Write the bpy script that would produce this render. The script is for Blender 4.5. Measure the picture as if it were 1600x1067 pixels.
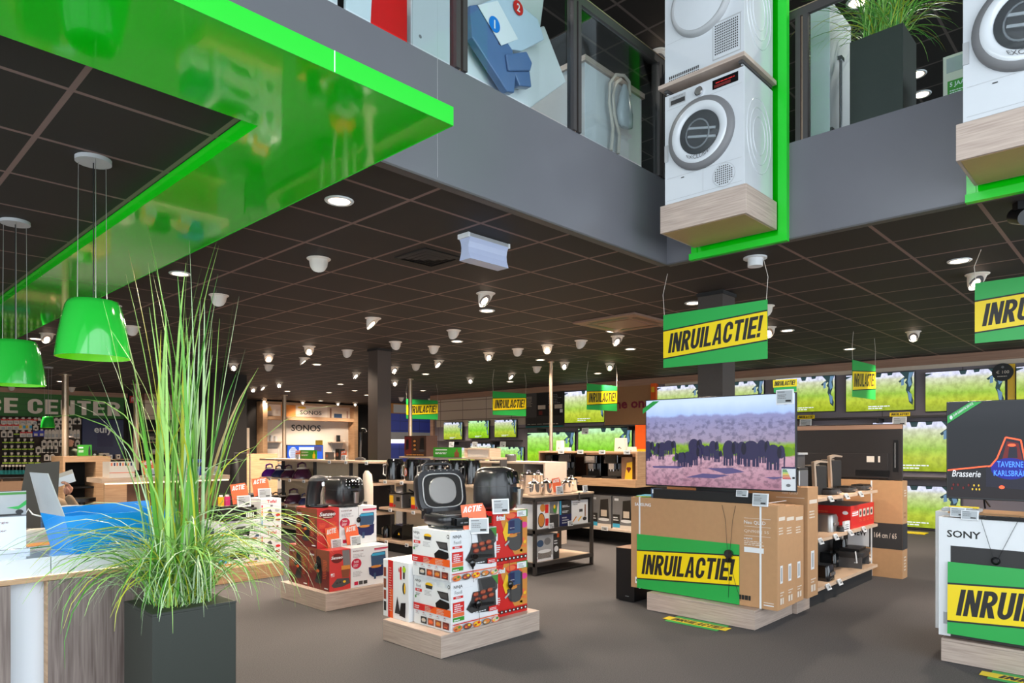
import bpy, math, random
from mathutils import Vector, Matrix
random.seed(7)
sc = bpy.context.scene
for o in list(bpy.data.objects): bpy.data.objects.remove(o)
COL = sc.collection
PI = math.pi
# ---------------------------------------------------------------- camera
FP, CX, HY, EYE = 1070.0, 800.0, 697.0, 1.47
AZ = math.radians(43.7)
fx, fy, rx, ry = math.cos(AZ), math.sin(AZ), math.sin(AZ), -math.cos(AZ)
cam = bpy.data.cameras.new('camera'); cam.sensor_width = 36; cam.lens = 36*FP/1600
cam.shift_y = (HY-533.5)/1600; cam.clip_end = 200
co = bpy.data.objects.new('camera', cam); COL.objects.link(co)
co.location = (0, 0, EYE); co.rotation_euler = (PI/2, 0, AZ-PI/2); sc.camera = co
# ---------------------------------------------------------------- world, exposure
sc.view_settings.view_transform = 'Standard'; sc.view_settings.look = 'None'
sc.view_settings.gamma = 1; sc.view_settings.use_curve_mapping = False
sc.view_settings.exposure = 0.3
w = bpy.data.worlds.new('daylight'); sc.world = w; w.use_nodes = True
w.node_tree.nodes['Background'].inputs[0].default_value = (.80, .90, 1.0, 1)
w.node_tree.nodes['Background'].inputs[1].default_value = 1.3
LAMP_W, SPOT_W = 130, 150
def area(name, loc, rot, sx, sy, e, col):
    l = bpy.data.lights.new(name, 'AREA'); l.shape = 'RECTANGLE'; l.size = sx; l.size_y = sy; l.energy = e; l.color = col
    o = bpy.data.objects.new(name, l); COL.objects.link(o); o.location = loc; o.rotation_euler = rot; return o
# daylight through the glazed front of the shop, behind the camera
area('daylight_west_front', (-3.6, 3.0, 3.2), (0, -PI/2, 0), 5.8, 12, 420, (.86, .94, 1))
area('daylight_south_front', (5.0, -3.6, 3.2), (PI/2, 0, 0), 16, 5.8, 480, (.86, .94, 1))
# ---------------------------------------------------------------- helpers
def ray(px):
    l = (px-CX)/FP; return fx+l*rx, fy+l*ry
def PZ(px, py, z):
    d = (z-EYE)*FP/(HY-py); a, b = ray(px); return a*d, b*d
def PX(px, py, x):
    a, b = ray(px); d = x/a; return b*d, EYE+(HY-py)*d/FP
def PY(px, py, y):
    a, b = ray(px); d = y/b; return a*d, EYE+(HY-py)*d/FP
def PD(px, py, d):
    a, b = ray(px); return a*d, b*d, EYE+(HY-py)*d/FP
def lin(c): return tuple((v/255/12.92 if v/255 <= .04045 else ((v/255+.055)/1.055)**2.4) for v in c)
MATS = {}
def mat(name, rgb=None, rough=.5, metal=0, emis=0, var=.06, scale=14, coat=0, alpha=None):
    if name in MATS: return MATS[name]
    m = bpy.data.materials.new(name); m.use_nodes = True; n = m.node_tree.nodes; L = m.node_tree.links
    b = n['Principled BSDF']; c = (*lin(rgb), 1)
    b.inputs['Roughness'].default_value = rough; b.inputs['Metallic'].default_value = metal
    b.inputs['Coat Weight'].default_value = coat
    if emis:
        b.inputs['Base Color'].default_value = (0, 0, 0, 1)
        b.inputs['Emission Color'].default_value = c; b.inputs['Emission Strength'].default_value = emis
    else:
        t = n.new('ShaderNodeTexCoord'); x = n.new('ShaderNodeTexNoise'); x.inputs['Scale'].default_value = scale
        L.new(t.outputs['Object'], x.inputs['Vector'])
        r = n.new('ShaderNodeMixRGB'); r.inputs[1].default_value = tuple(v*(1-var) for v in c[:3])+(1,)
        r.inputs[2].default_value = tuple(min(1, v*(1+var)) for v in c[:3])+(1,)
        L.new(x.outputs['Fac'], r.inputs[0]); L.new(r.outputs[0], b.inputs['Base Color'])
    MATS[name] = m; return m
def wood(name, a, b, sc3=(2, 2, 40), rough=.5):
    m = bpy.data.materials.new(name); m.use_nodes = True; n = m.node_tree.nodes; L = m.node_tree.links
    p = n['Principled BSDF']; p.inputs['Roughness'].default_value = rough
    t = n.new('ShaderNodeTexCoord'); mp = n.new('ShaderNodeMapping'); mp.inputs['Scale'].default_value = sc3
    x = n.new('ShaderNodeTexNoise'); x.inputs['Scale'].default_value = 1.6; x.inputs['Detail'].default_value = 6; x.inputs['Distortion'].default_value = .4
    r = n.new('ShaderNodeValToRGB'); r.color_ramp.elements[0].position = .32; r.color_ramp.elements[1].position = .68
    r.color_ramp.elements[0].color = (*lin(a), 1); r.color_ramp.elements[1].color = (*lin(b), 1)
    L.new(t.outputs['Object'], mp.inputs[0]); L.new(mp.outputs[0], x.inputs['Vector']); L.new(x.outputs['Fac'], r.inputs[0]); L.new(r.outputs[0], p.inputs['Base Color'])
    MATS[name] = m; return m
def gridmat(name, tile, bar, x0, dx, y0, dy, wd, rough=.7):
    """suspended ceiling: square tiles between slim metal bars"""
    m = bpy.data.materials.new(name); m.use_nodes = True; n = m.node_tree.nodes; L = m.node_tree.links
    p = n['Principled BSDF']; p.inputs['Roughness'].default_value = rough
    g = n.new('ShaderNodeNewGeometry'); s = n.new('ShaderNodeSeparateXYZ'); L.new(g.outputs['Position'], s.inputs[0])
    def line(out, o0, d):
        a = n.new('ShaderNodeMath'); a.operation = 'SUBTRACT'; L.new(out, a.inputs[0]); a.inputs[1].default_value = o0-wd/2
        b = n.new('ShaderNodeMath'); b.operation = 'DIVIDE'; L.new(a.outputs[0], b.inputs[0]); b.inputs[1].default_value = d
        c = n.new('ShaderNodeMath'); c.operation = 'FRACT'; L.new(b.outputs[0], c.inputs[0])
        e = n.new('ShaderNodeMath'); e.operation = 'LESS_THAN'; L.new(c.outputs[0], e.inputs[0]); e.inputs[1].default_value = wd/d
        return e
    a, b = line(s.outputs[0], x0, dx), line(s.outputs[1], y0, dy)
    mx = n.new('ShaderNodeMath'); mx.operation = 'MAXIMUM'; L.new(a.outputs[0], mx.inputs[0]); L.new(b.outputs[0], mx.inputs[1])
    x = n.new('ShaderNodeTexNoise'); x.inputs['Scale'].default_value = 260; L.new(g.outputs['Position'], x.inputs['Vector'])
    t1 = n.new('ShaderNodeMixRGB'); t1.inputs[1].default_value = (*[v*.72 for v in lin(tile)], 1); t1.inputs[2].default_value = (*[v*1.28 for v in lin(tile)], 1); L.new(x.outputs['Fac'], t1.inputs[0])
    c = n.new('ShaderNodeMixRGB'); L.new(t1.outputs[0], c.inputs[1]); c.inputs[2].default_value = (*lin(bar), 1); L.new(mx.outputs[0], c.inputs[0])
    L.new(c.outputs[0], p.inputs['Base Color'])
    MATS[name] = m; return m
def panelmat(name, base, seam, du, dv, wd, rough=.4, ax=1):
    """flat wall cladding with fine seams (ax = horizontal world axis)"""
    m = bpy.data.materials.new(name); m.use_nodes = True; n = m.node_tree.nodes; L = m.node_tree.links
    p = n['Principled BSDF']; p.inputs['Roughness'].default_value = rough
    g = n.new('ShaderNodeNewGeometry'); s = n.new('ShaderNodeSeparateXYZ'); L.new(g.outputs['Position'], s.inputs[0])
    prev = None
    for out, d in ((s.outputs[ax], du), (s.outputs[2], dv)):
        b = n.new('ShaderNodeMath'); b.operation = 'DIVIDE'; L.new(out, b.inputs[0]); b.inputs[1].default_value = d
        c = n.new('ShaderNodeMath'); c.operation = 'FRACT'; L.new(b.outputs[0], c.inputs[0])
        e = n.new('ShaderNodeMath'); e.operation = 'LESS_THAN'; L.new(c.outputs[0], e.inputs[0]); e.inputs[1].default_value = wd/d
        if prev:
            mx = n.new('ShaderNodeMath'); mx.operation = 'MAXIMUM'; L.new(prev.outputs[0], mx.inputs[0]); L.new(e.outputs[0], mx.inputs[1]); prev = mx
        else: prev = e
    c = n.new('ShaderNodeMixRGB'); c.inputs[1].default_value = (*lin(base), 1); c.inputs[2].default_value = (*lin(seam), 1); L.new(prev.outputs[0], c.inputs[0]); L.new(c.outputs[0], p.inputs['Base Color'])
    MATS[name] = m; return m
TXT = {}
def glyphs(s, bold, shear):
    k = (s, bold, shear)
    if k not in TXT:
        cu = bpy.data.curves.new('t', 'FONT'); cu.body = s; cu.resolution_u = 2; cu.offset = bold; cu.shear = shear; cu.fill_mode = 'FRONT'
        o = bpy.data.objects.new('t', cu); me = bpy.data.meshes.new_from_object(o)
        vs = [(v.co.x, v.co.y) for v in me.vertices]; fs = [list(p.vertices) for p in me.polygons]
        bpy.data.objects.remove(o); bpy.data.curves.remove(cu); bpy.data.meshes.remove(me)
        x0 = min(v[0] for v in vs); x1 = max(v[0] for v in vs); y0 = min(v[1] for v in vs); y1 = max(v[1] for v in vs)
        TXT[k] = ([((x-x0)/(x1-x0), (y-y0)/(y1-y0)) for x, y in vs], fs)
    return TXT[k]
class MB:
    def __init__(s): s.v, s.f, s.mi, s.sm, s.ms, s.M = [], [], [], [], [], None
    def m(s, name):
        if name not in s.ms: s.ms.append(name)
        return s.ms.index(name)
    def add(s, vs, fs, mt, smooth=False):
        k = len(s.v)
        if s.M is not None: vs = [tuple(s.M @ Vector(v)) for v in vs]
        s.v += [tuple(v) for v in vs]; i = s.m(mt)
        for f in fs: s.f.append([k+j for j in f]); s.mi.append(i); s.sm.append(smooth)
        return s
    def box(s, x0, x1, y0, y1, z0, z1, mt):
        vs = [(x, y, z) for z in (z0, z1) for y in (y0, y1) for x in (x0, x1)]
        return s.add(vs, [(0, 2, 3, 1), (4, 5, 7, 6), (0, 1, 5, 4), (2, 6, 7, 3), (0, 4, 6, 2), (1, 3, 7, 5)], mt)
    def loft(s, secs, mt, n=20, e=1.0, smooth=True):
        """secs: (cx,cy,z,rx,ry); e<1 squarer outline"""
        vs, fs = [], []
        for (cx, cy, z, a, b) in secs:
            for i in range(n):
                t = 2*PI*i/n+PI/n; c, q = math.cos(t), math.sin(t)
                vs.append((cx+a*math.copysign(abs(c)**e, c), cy+b*math.copysign(abs(q)**e, q), z))
        for k in range(len(secs)-1):
            for i in range(n):
                j = (i+1) % n; fs.append((k*n+i, k*n+j, (k+1)*n+j, (k+1)*n+i))
        s.add(vs, fs, mt, smooth)
        s.add(vs[:n], [tuple(range(n))[::-1]], mt); s.add(vs[-n:], [tuple(range(n))], mt); return s
    def cyl(s, x, y, z, r, h, mt, r2=None, n=16): return s.loft([(x, y, z, r, r), (x, y, z+h, r if r2 is None else r2, r if r2 is None else r2)], mt, n)
    def lathe(s, prof, mt, x=0, y=0, n=24):
        """open profile (r,z) revolved, no caps"""
        vs = [(x+r*math.cos(2*PI*i/n), y+r*math.sin(2*PI*i/n), z) for r, z in prof for i in range(n)]
        fs = [(k*n+i, k*n+(i+1) % n, (k+1)*n+(i+1) % n, (k+1)*n+i) for k in range(len(prof)-1) for i in range(n)]
        return s.add(vs, fs, mt, True)
    def tube(s, pts, r, mt, n=8, r2=None):
        P = [Vector(p) for p in pts]; vs, fs = [], []; up = Vector((.31, .17, .93)).normalized()
        for k, p in enumerate(P):
            d = (P[min(k+1, len(P)-1)]-P[max(k-1, 0)]).normalized(); a = d.cross(up)
            if a.length < .05: a = d.cross(Vector((1, 0, 0)))
            a.normalize(); b = d.cross(a); q = r if r2 is None else r+(r2-r)*k/(len(P)-1)
            for i in range(n): t = 2*PI*i/n; vs.append(tuple(p+a*q*math.cos(t)+b*q*math.sin(t)))
        for k in range(len(P)-1):
            for i in range(n): j = (i+1) % n; fs.append((k*n+i, k*n+j, (k+1)*n+j, (k+1)*n+i))
        s.add(vs, fs, mt, True); s.add(vs[:n], [tuple(range(n))[::-1]], mt); s.add(vs[-n:], [tuple(range(n))], mt); return s
    def ball(s, x, y, z, a, b, c, mt, n=16, k=10):
        secs = [(x, y, z-c*math.cos(PI*(i+.02)/(k+.04)), a*math.sin(PI*(i+.02)/(k+.04))+1e-4, b*math.sin(PI*(i+.02)/(k+.04))+1e-4) for i in range(k+1)]
        return s.loft(secs, mt, n)
    def prism(s, pts, y0, y1, mt):
        """outline in x,z extruded along y"""
        n = len(pts); vs = [(a, y0, b) for a, b in pts]+[(a, y1, b) for a, b in pts]
        return s.add(vs, [tuple(range(n)), tuple(range(2*n-1, n-1, -1))]+[(i, i+n, (i+1) % n+n, (i+1) % n) for i in range(n)], mt)
    def mesh(s, name):
        me = bpy.data.meshes.new(name); me.from_pydata(s.v, [], s.f); me.polygons.foreach_set('material_index', s.mi); me.polygons.foreach_set('use_smooth', s.sm)
        for x in s.ms: me.materials.append(MATS[x])
        me.validate(); me.update(); return me
    def build(s, name, parent=None, loc=None, rz=0, bevel=0):
        o = bpy.data.objects.new(name, s.mesh(name)); COL.objects.link(o)
        if parent: o.parent = parent
        if loc is not None: o.location = loc
        o.rotation_euler.z = rz
        if bevel: b = o.modifiers.new('bevel', 'BEVEL'); b.width = bevel; b.segments = 2; b.limit_method = 'ANGLE'; b.angle_limit = math.radians(50)
        return o
class Face:
    """printed artwork on a flat side: u,v run 0..1 from the lower left as seen from outside"""
    def __init__(s, mb, O, U, V, w, h): s.b, s.O, s.U, s.V, s.w, s.h = mb, Vector(O), Vector(U), Vector(V), w, h; s.N = s.U.cross(s.V); s.k = 0; s.step = .00035
    def p(s, u, v): return tuple(s.O+s.U*(u*s.w)+s.V*(v*s.h)+s.N*(.0006+s.k*s.step))
    def poly(s, pts, mt): s.k += 1; s.b.add([s.p(*q) for q in pts], [tuple(range(len(pts)))], mt); return s
    def rect(s, u0, v0, u1, v1, mt): return s.poly([(u0, v0), (u1, v0), (u1, v1), (u0, v1)], mt)
    def ell(s, u, v, a, b, mt, n=20): return s.poly([(u+a*math.cos(2*PI*i/n), v+b*math.sin(2*PI*i/n)) for i in range(n)], mt)
    def disc(s, u, v, r, mt, n=20): return s.ell(u, v, r/s.w, r/s.h, mt, n)
    def txt(s, t, u0, v0, u1, v1, mt, bold=0.0, shear=0.0):
        s.k += 1; vs, fs = glyphs(t, bold, shear); s.b.add([s.p(u0+(u1-u0)*x, v0+(v1-v0)*y) for x, y in vs], fs, mt); return s
    def lines(s, u0, v0, u1, v1, n, mt, fill=.45):
        """small print too fine to read"""
        s.k += 1; R = random.Random(int(u0*991+v0*77+n)); h = (v1-v0)/n
        for i in range(n):
            b = v0+i*h; e = u0+(u1-u0)*R.uniform(.6, 1); u = u0
            while u < e:
                q = min(e, u+(u1-u0)*R.uniform(.08, .22)); s.b.add([s.p(u, b), s.p(q, b), s.p(q, b+h*fill), s.p(u, b+h*fill)], [(0, 1, 2, 3)], mt); u = q+(u1-u0)*.03
        return s
def fX(mb, x, y0, y1, z0, z1): return Face(mb, (x, y1, z0), (0, -1, 0), (0, 0, 1), y1-y0, z1-z0)
def fY(mb, y, x0, x1, z0, z1): return Face(mb, (x0, y, z0), (1, 0, 0), (0, 0, 1), x1-x0, z1-z0)
def tag(o, label, cat, group=None, kind=None):
    o['label'] = label; o['category'] = cat
    if group: o['group'] = group
    if kind: o['kind'] = kind
    return o
def thing(name, label, cat, loc=(0, 0, 0), rz=0, group=None):
    o = bpy.data.objects.new(name, None); COL.objects.link(o); o.empty_display_size = .1; o.location = loc; o.rotation_euler = (0, 0, rz); return tag(o, label, cat, group)
def struct(mb, name, **k):
    o = mb.build(name, **k); o['kind'] = 'structure'; return o
def copy(o, loc, rz=None, label=None, scale=None):
    def rec(a, par):
        c = a.copy(); COL.objects.link(c)
        if par: c.parent = par
        for ch in a.children: rec(ch, c)
        return c
    r = rec(o, None); r.location = loc
    if rz is not None: r.rotation_euler.z = rz
    if label: r['label'] = label
    if scale: r.scale = scale
    return r

# heavy condensed capitals for the promotion and shop lettering, drawn from strokes
def _arc(cx, cy, ox, oy, ix, iy, a0, a1, n=14):
    A_ = [a0+(a1-a0)*i/n for i in range(n+1)]; o = [(cx+ox*math.cos(math.radians(a)), cy+oy*math.sin(math.radians(a))) for a in A_]; q = [(cx+ix*math.cos(math.radians(a)), cy+iy*math.sin(math.radians(a))) for a in A_]
    return [[o[i], o[i+1], q[i+1], q[i]] for i in range(n)]
def _r(a, b, c, d): return [[(a, b), (c, b), (c, d), (a, d)]]
def heavy_glyph(c, w=.56, s=.20, h=.17):
    H = w/2
    if c == 'I': return _r(0, 0, s, 1), s
    if c == '!': return [[(.02, .28), (s-.02, .28), (s+.01, 1), (-.01, 1)]]+_r(0, 0, s, .19), s
    if c == 'L': return _r(0, 0, s, 1)+_r(0, 0, w*.86, h), w*.86
    if c == 'T': return _r(H-s/2, 0, H+s/2, 1)+_r(0, 1-h, w, 1), w
    if c == 'E': return _r(0, 0, s, 1)+_r(0, 0, w*.9, h)+_r(0, .42, w*.84, .42+h*.95)+_r(0, 1-h, w*.9, 1), w*.9
    if c == 'N': return _r(0, 0, s*.9, 1)+_r(w-s*.9, 0, w, 1)+[[(0, 1), (s*1.02, 1), (w, 0), (w-s*1.02, 0)]], w
    if c == 'A': return [[(0, 0), (s, 0), (H+.02, .86), (H+.02, 1), (H-.10, 1)], [(w+.04, 0), (w+.04-s, 0), (H, .86), (H, 1), (H+.12, 1)]]+_r(.14, .2, w-.10, .2+h*.85), w+.04
    if c == 'V': return [[(0, 1), (s, 1), (H+.02, .14), (H+.02, 0), (H-.10, 0)], [(w+.04, 1), (w+.04-s, 1), (H, .14), (H, 0), (H+.12, 0)]], w+.04
    if c == 'U': return _r(0, .28, s, 1)+_r(w-s, .28, w, 1)+_arc(H, .28, H, .28, H-s, .28-h, 180, 360), w
    if c == 'C': return _arc(H, .70, H, .30, H-s, .30-h, 0, 180)+_r(0, .30, s, .70)+_arc(H, .30, H, .30, H-s, .30-h, 180, 360)+_r(w-s, .62, w, .70)+_r(w-s, .30, w, .38), w
    if c == 'S': return _arc(H, .72, H, .28, H-s, .28-h, 0, 180)+_arc(H, .72, H, .28, H-s, .28-h, 180, 262)+[[(.08, .50), (.22, .66), (w-.08, .50), (w-.22, .34)]]+_arc(H, .28, H, .28, H-s, .28-h, -82, 0)+_arc(H, .28, H, .28, H-s, .28-h, 180, 360), w
    if c == 'R': return _r(0, 0, s, 1)+_r(0, 1-h, H, 1)+_r(0, .42, H, .42+h*.9)+_arc(H-.02, .71, H+.01, .29, H-s+.01, .29-h, -90, 90)+[[(H-.10, .44), (H+.12, .44), (w+.02, 0), (w-s-.02, 0)]], w
    return [], .16
def heavy(f, txt, u0, v0, u1, v1, mt, shear=0.0, slope=0.0, gap=.07, cond=1.0):
    x = 0; P = []
    for c in txt:
        g_, w_ = heavy_glyph(c); P += [[(x+a, b) for a, b in q] for q in g_]; x += w_+gap
    x -= gap; f.k += 1
    for i_, q in enumerate(P): O_ = f.O; f.O = O_+f.N*(f.w*2e-6*i_); f.b.add([f.p(u0+(u1-u0)*(a+shear*b)/(x+abs(shear)), v0+(v1-v0)*b+slope*(u0+(u1-u0)*(a+shear*b)/(x+abs(shear)))) for a, b in q], [tuple(range(len(q)))], mt); f.O = O_
    return f
# ---------------------------------------------------------------- materials
gridmat('ceiling_tile', (34, 29, 27), (128, 104, 98), 2.695, .62, 4.12, .65, .026)
gridmat('ceiling_tile_upper', (40, 36, 34), (105, 95, 90), 0, .62, 0, .62, .03)
mat('carpet', (80, 77, 78), .95, var=.75, scale=130)
mat('fascia', (104, 104, 110), .26, var=.05, scale=3); mat('seam_light', (150, 150, 152), .5)
mat('green_gloss', (9, 210, 15), .06, var=.02, coat=.25); mat('green_edge', (30, 205, 45), .25, var=.02)
mat('black', (18, 18, 20), .35); mat('black_gloss', (14, 14, 16), .12, coat=.5); mat('black_matte', (30, 29, 29), .75)
mat('charcoal', (52, 50, 50), .6); mat('dark_wall', (40, 36, 34), .8); mat('grey', (120, 120, 122), .5); mat('grey_dark', (74, 72, 72), .5)
mat('grey_light', (176, 178, 180), .4); mat('white', (236, 238, 240), .4, var=.02); mat('white_gloss', (214, 218, 222), .12, var=.02, coat=.4)
mat('white_warm', (226, 216, 204), .6, var=.02); mat('cream', (212, 198, 180), .6); mat('silver', (200, 200, 202), .25, metal=.9); mat('chrome', (225, 225, 228), .08, metal=1)
mat('steel_brushed', (170, 168, 165), .32, metal=.85)
wood('oak_grey', (172, 152, 140), (200, 182, 168), (2.5, 2.5, 60)); wood('oak_warm', (176, 136, 100), (204, 166, 128), (2, 2, 50)); wood('oak_brown', (118, 84, 62), (150, 110, 82), (3, 40, 3))
wood('walnut_grey', (108, 92, 86), (150, 134, 126), (60, 60, 2.2)); wood('shelf_oak', (196, 166, 140), (216, 190, 164), (2, 2, 50)); wood('trim_oak', (150, 116, 96), (172, 136, 114), (1, 1, 30))
mat('card', (190, 146, 104), .8, var=.07, scale=20); mat('card_dark', (160, 118, 80), .8); mat('card_print', (226, 212, 196), .7)
mat('green_sign', (40, 172, 76), .4, var=.02); mat('yellow_sign', (255, 222, 8), .4, var=.02); mat('ink', (34, 32, 30), .5); mat('green_card', (60, 150, 40), .5)
mat('red', (214, 36, 34), .4); mat('crimson', (196, 20, 62), .4); mat('orange', (238, 96, 30), .4); mat('coral', (238, 110, 66), .45); mat('red_box', (206, 58, 56), .4); mat('maroon', (108, 30, 28), .4); mat('bronze', (136, 74, 50), .4)
mat('yellow', (246, 196, 40), .4); mat('blue', (24, 130, 220), .35, var=.03); mat('navy', (28, 34, 84), .45); mat('slate_blue', (58, 84, 116), .35); mat('blue_panel', (60, 70, 190), .45); mat('teal', (10, 128, 130), .4); mat('cyan', (60, 170, 210), .4)
mat('purple', (96, 30, 150), .2, coat=.5); mat('plum', (72, 32, 58), .2, coat=.5); mat('pink', (226, 60, 140), .4); mat('lime', (180, 220, 40), .4); mat('text_grey', (120, 120, 124), .5)
mat('skin', (206, 150, 124), .55); mat('hair', (40, 30, 26), .7); mat('olive', (58, 66, 44), .8); mat('tan_cloth', (140, 116, 92), .9)
mat('meat', (150, 74, 52), .5); mat('food', (214, 140, 60), .6); mat('leaf_print', (70, 140, 60), .5); mat('lcd', (176, 182, 186), .35)
mat('lamp_glow', (255, 224, 190), emis=9); mat('spot_glow', (255, 226, 196), emis=14); mat('led_strip', (255, 214, 168), emis=3.0); mat('white_lit', (240, 244, 250), emis=.75)
mat('film', (214, 222, 228), .15)
def glass(name, tint=(.93, .97, .97), refl=.10):
    m = bpy.data.materials.new(name); m.use_nodes = True; n = m.node_tree.nodes; L = m.node_tree.links; n.clear()
    o = n.new('ShaderNodeOutputMaterial'); t = n.new('ShaderNodeBsdfTransparent'); t.inputs[0].default_value = (*tint, 1)
    g = n.new('ShaderNodeBsdfGlossy'); g.inputs['Roughness'].default_value = .02; mx = n.new('ShaderNodeMixShader'); f = n.new('ShaderNodeLayerWeight'); f.inputs[0].default_value = .12
    nz = n.new('ShaderNodeTexNoise'); nz.inputs['Scale'].default_value = 3; a = n.new('ShaderNodeMath'); a.operation = 'MULTIPLY_ADD'; L.new(nz.outputs['Fac'], a.inputs[0]); a.inputs[1].default_value = .02; L.new(f.outputs['Fresnel'], a.inputs[2])
    L.new(a.outputs[0], mx.inputs[0]); L.new(t.outputs[0], mx.inputs[1]); L.new(g.outputs[0], mx.inputs[2]); L.new(mx.outputs[0], o.inputs[0]); MATS[name] = m
glass('glass')
# ---------------------------------------------------------------- the shell
ZC, ZU, ZT = 3.03, 3.72, 6.3           # lower ceiling, upper floor, upper ceiling
AX, AY = 5.13, 3.09                    # edges of the double-height void
XR, YB = 13.65, 22.3
b = MB(); b.box(-4, 19, -4, YB+.3, -.1, 0, 'carpet'); struct(b, 'floor')
b = MB(); b.box(-4, 19, AY+.02, YB+.3, ZC, ZC+.1, 'ceiling_tile'); b.box(AX+.02, 19, -4, AY+.02, ZC, ZC+.1, 'ceiling_tile'); struct(b, 'ceiling')
b = MB(); b.box(-4, 19, AY, YB+.3, ZC+.1, ZU, 'charcoal'); b.box(AX, 19, -4, AY, ZC+.1, ZU, 'charcoal'); struct(b, 'trim_1')
b = MB(); b.box(-4, 19, -4, YB+.3, ZT, ZT+.1, 'ceiling_tile_upper'); struct(b, 'ceiling')
b = MB()   # grey fascia along both edges of the void, with its two joints
b.box(-4, AX, AY-.03, AY, ZC-.02, ZU, 'fascia'); b.box(AX-.03, AX, -4, AY-.03, ZC-.02, ZU, 'fascia')
xs = PY(683, 200, AY-.03)[0]; b.box(xs, xs+.003, AY-.0315, AY-.03, ZC, ZU, 'seam_light')
b.box(-4, AX-.03, AY-.035, AY+.03, ZC-.03, ZC-.018, 'grey_dark'); b.box(AX-.035, AX+.03, -4, AY-.03, ZC-.03, ZC-.018, 'grey_dark'); struct(b, 'trim_2')
b = MB()   # green canopy band under the ceiling
z0, z1 = 2.947, ZC+.001
b.box(-3.5, 2.09, 2.38, 3.03, z0, z1, 'green_gloss'); b.box(1.475, 2.09, 3.03, 13.6, z0, z1, 'green_gloss'); b.box(-3.5, 1.475, 13.0, 13.6, z0, z1, 'green_gloss')
b.box(-3.5, 2.094, 2.374, 2.38, z0-.002, z1, 'green_edge'); b.box(2.09, 2.094, 2.38, 13.6, z0-.002, z1, 'green_edge')
for px in (523,): x = PY(px, 110, 2.37)[0]; b.box(x, x+.004, 2.3725, 2.374, z0, z1, 'white')
struct(b, 'trim_3')
b = MB(); b.box(XR, XR+.2, -4, 16.4, 0, ZC, 'grey_wall' if 0 else 'charcoal'); struct(b, 'wall_right')
b = MB(); b.box(-4, 19, YB, YB+.2, 0, ZC, 'dark_wall'); struct(b, 'wall_back')
b = MB(); b.box(18.8, 19, 16.4, YB, 0, ZC, 'dark_wall'); struct(b, 'wall_far_right')
b = MB(); b.box(-4.2, -4, 5, YB+.2, 0, ZC, 'dark_wall'); struct(b, 'wall_left')
b = MB(); b.box(-4, 19, 19.5, 19.7, ZU, ZT, 'charcoal'); struct(b, 'wall_upper_back')
b = MB(); b.box(18.8, 19, -4, 19.5, ZU, ZT, 'charcoal'); struct(b, 'wall_upper_right')
b = MB(); b.box(-4.2, -4, 5, 19.5, ZU, ZT, 'charcoal'); struct(b, 'wall_upper_left')
# ---------------------------------------------------------------- columns and poles
def column(px, py, s, label):
    x, y = PZ(px, py, ZC); t = thing('column', label, 'column', (x, y, 0))
    b = MB(); b.box(0, s, 0, s, 0, ZC, 'col_dark'); b.build('shaft', t)
    b = MB(); b.box(-.012, s+.012, -.012, s+.012, ZC-.04, ZC-.005, 'black_matte'); b.build('ceiling_collar', t)
mat('col_dark', (70, 62, 58), .55, var=.1, scale=60)
column(1129, 452, .27, 'dark square column behind the big television with elephants')
column(590, 543, .26, 'dark square column between the two small appliance shelves')
b = MB(); b.box(0, .75, 0, 1.2, 0, ZC, 'dark_wall'); o = b.build('column', loc=(6.1, 14.6, 0)); tag(o, 'wide dark pillar behind the tall grass, left of the speaker display', 'column')
def pole(px, py, r, label, z0=0.0):
    x, y = PZ(px, py, ZC); t = thing('display_pole', label, 'pole', (x, y, 0))
    b = MB(); b.cyl(0, 0, z0, r, ZC-z0-.02, 'champagne', n=14); b.build('tube', t)
    b = MB(); b.cyl(0, 0, ZC-.02, r*1.8, .02, 'champagne', n=14); b.build('ceiling_flange', t); b = MB(); b.cyl(0, 0, z0, r*2, .012, 'champagne'); b.build('floor_flange', t)
mat('champagne', (205, 180, 155), .3, metal=.7)
pole(861, 565, .034, 'thin metal ceiling pole right of the middle hanging sign')
pole(641, 592, .045, 'thin metal ceiling pole beside the dark column and the leftmost hanging sign')
pole(444, 617, .06, 'thin metal pole in front of the white speaker wall')
pole(102, 585, .065, 'thin metal ceiling pole in front of the white lettering on the green band')
pole(213, 600, .06, 'thin metal ceiling pole half hidden by the tall grass')
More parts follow.
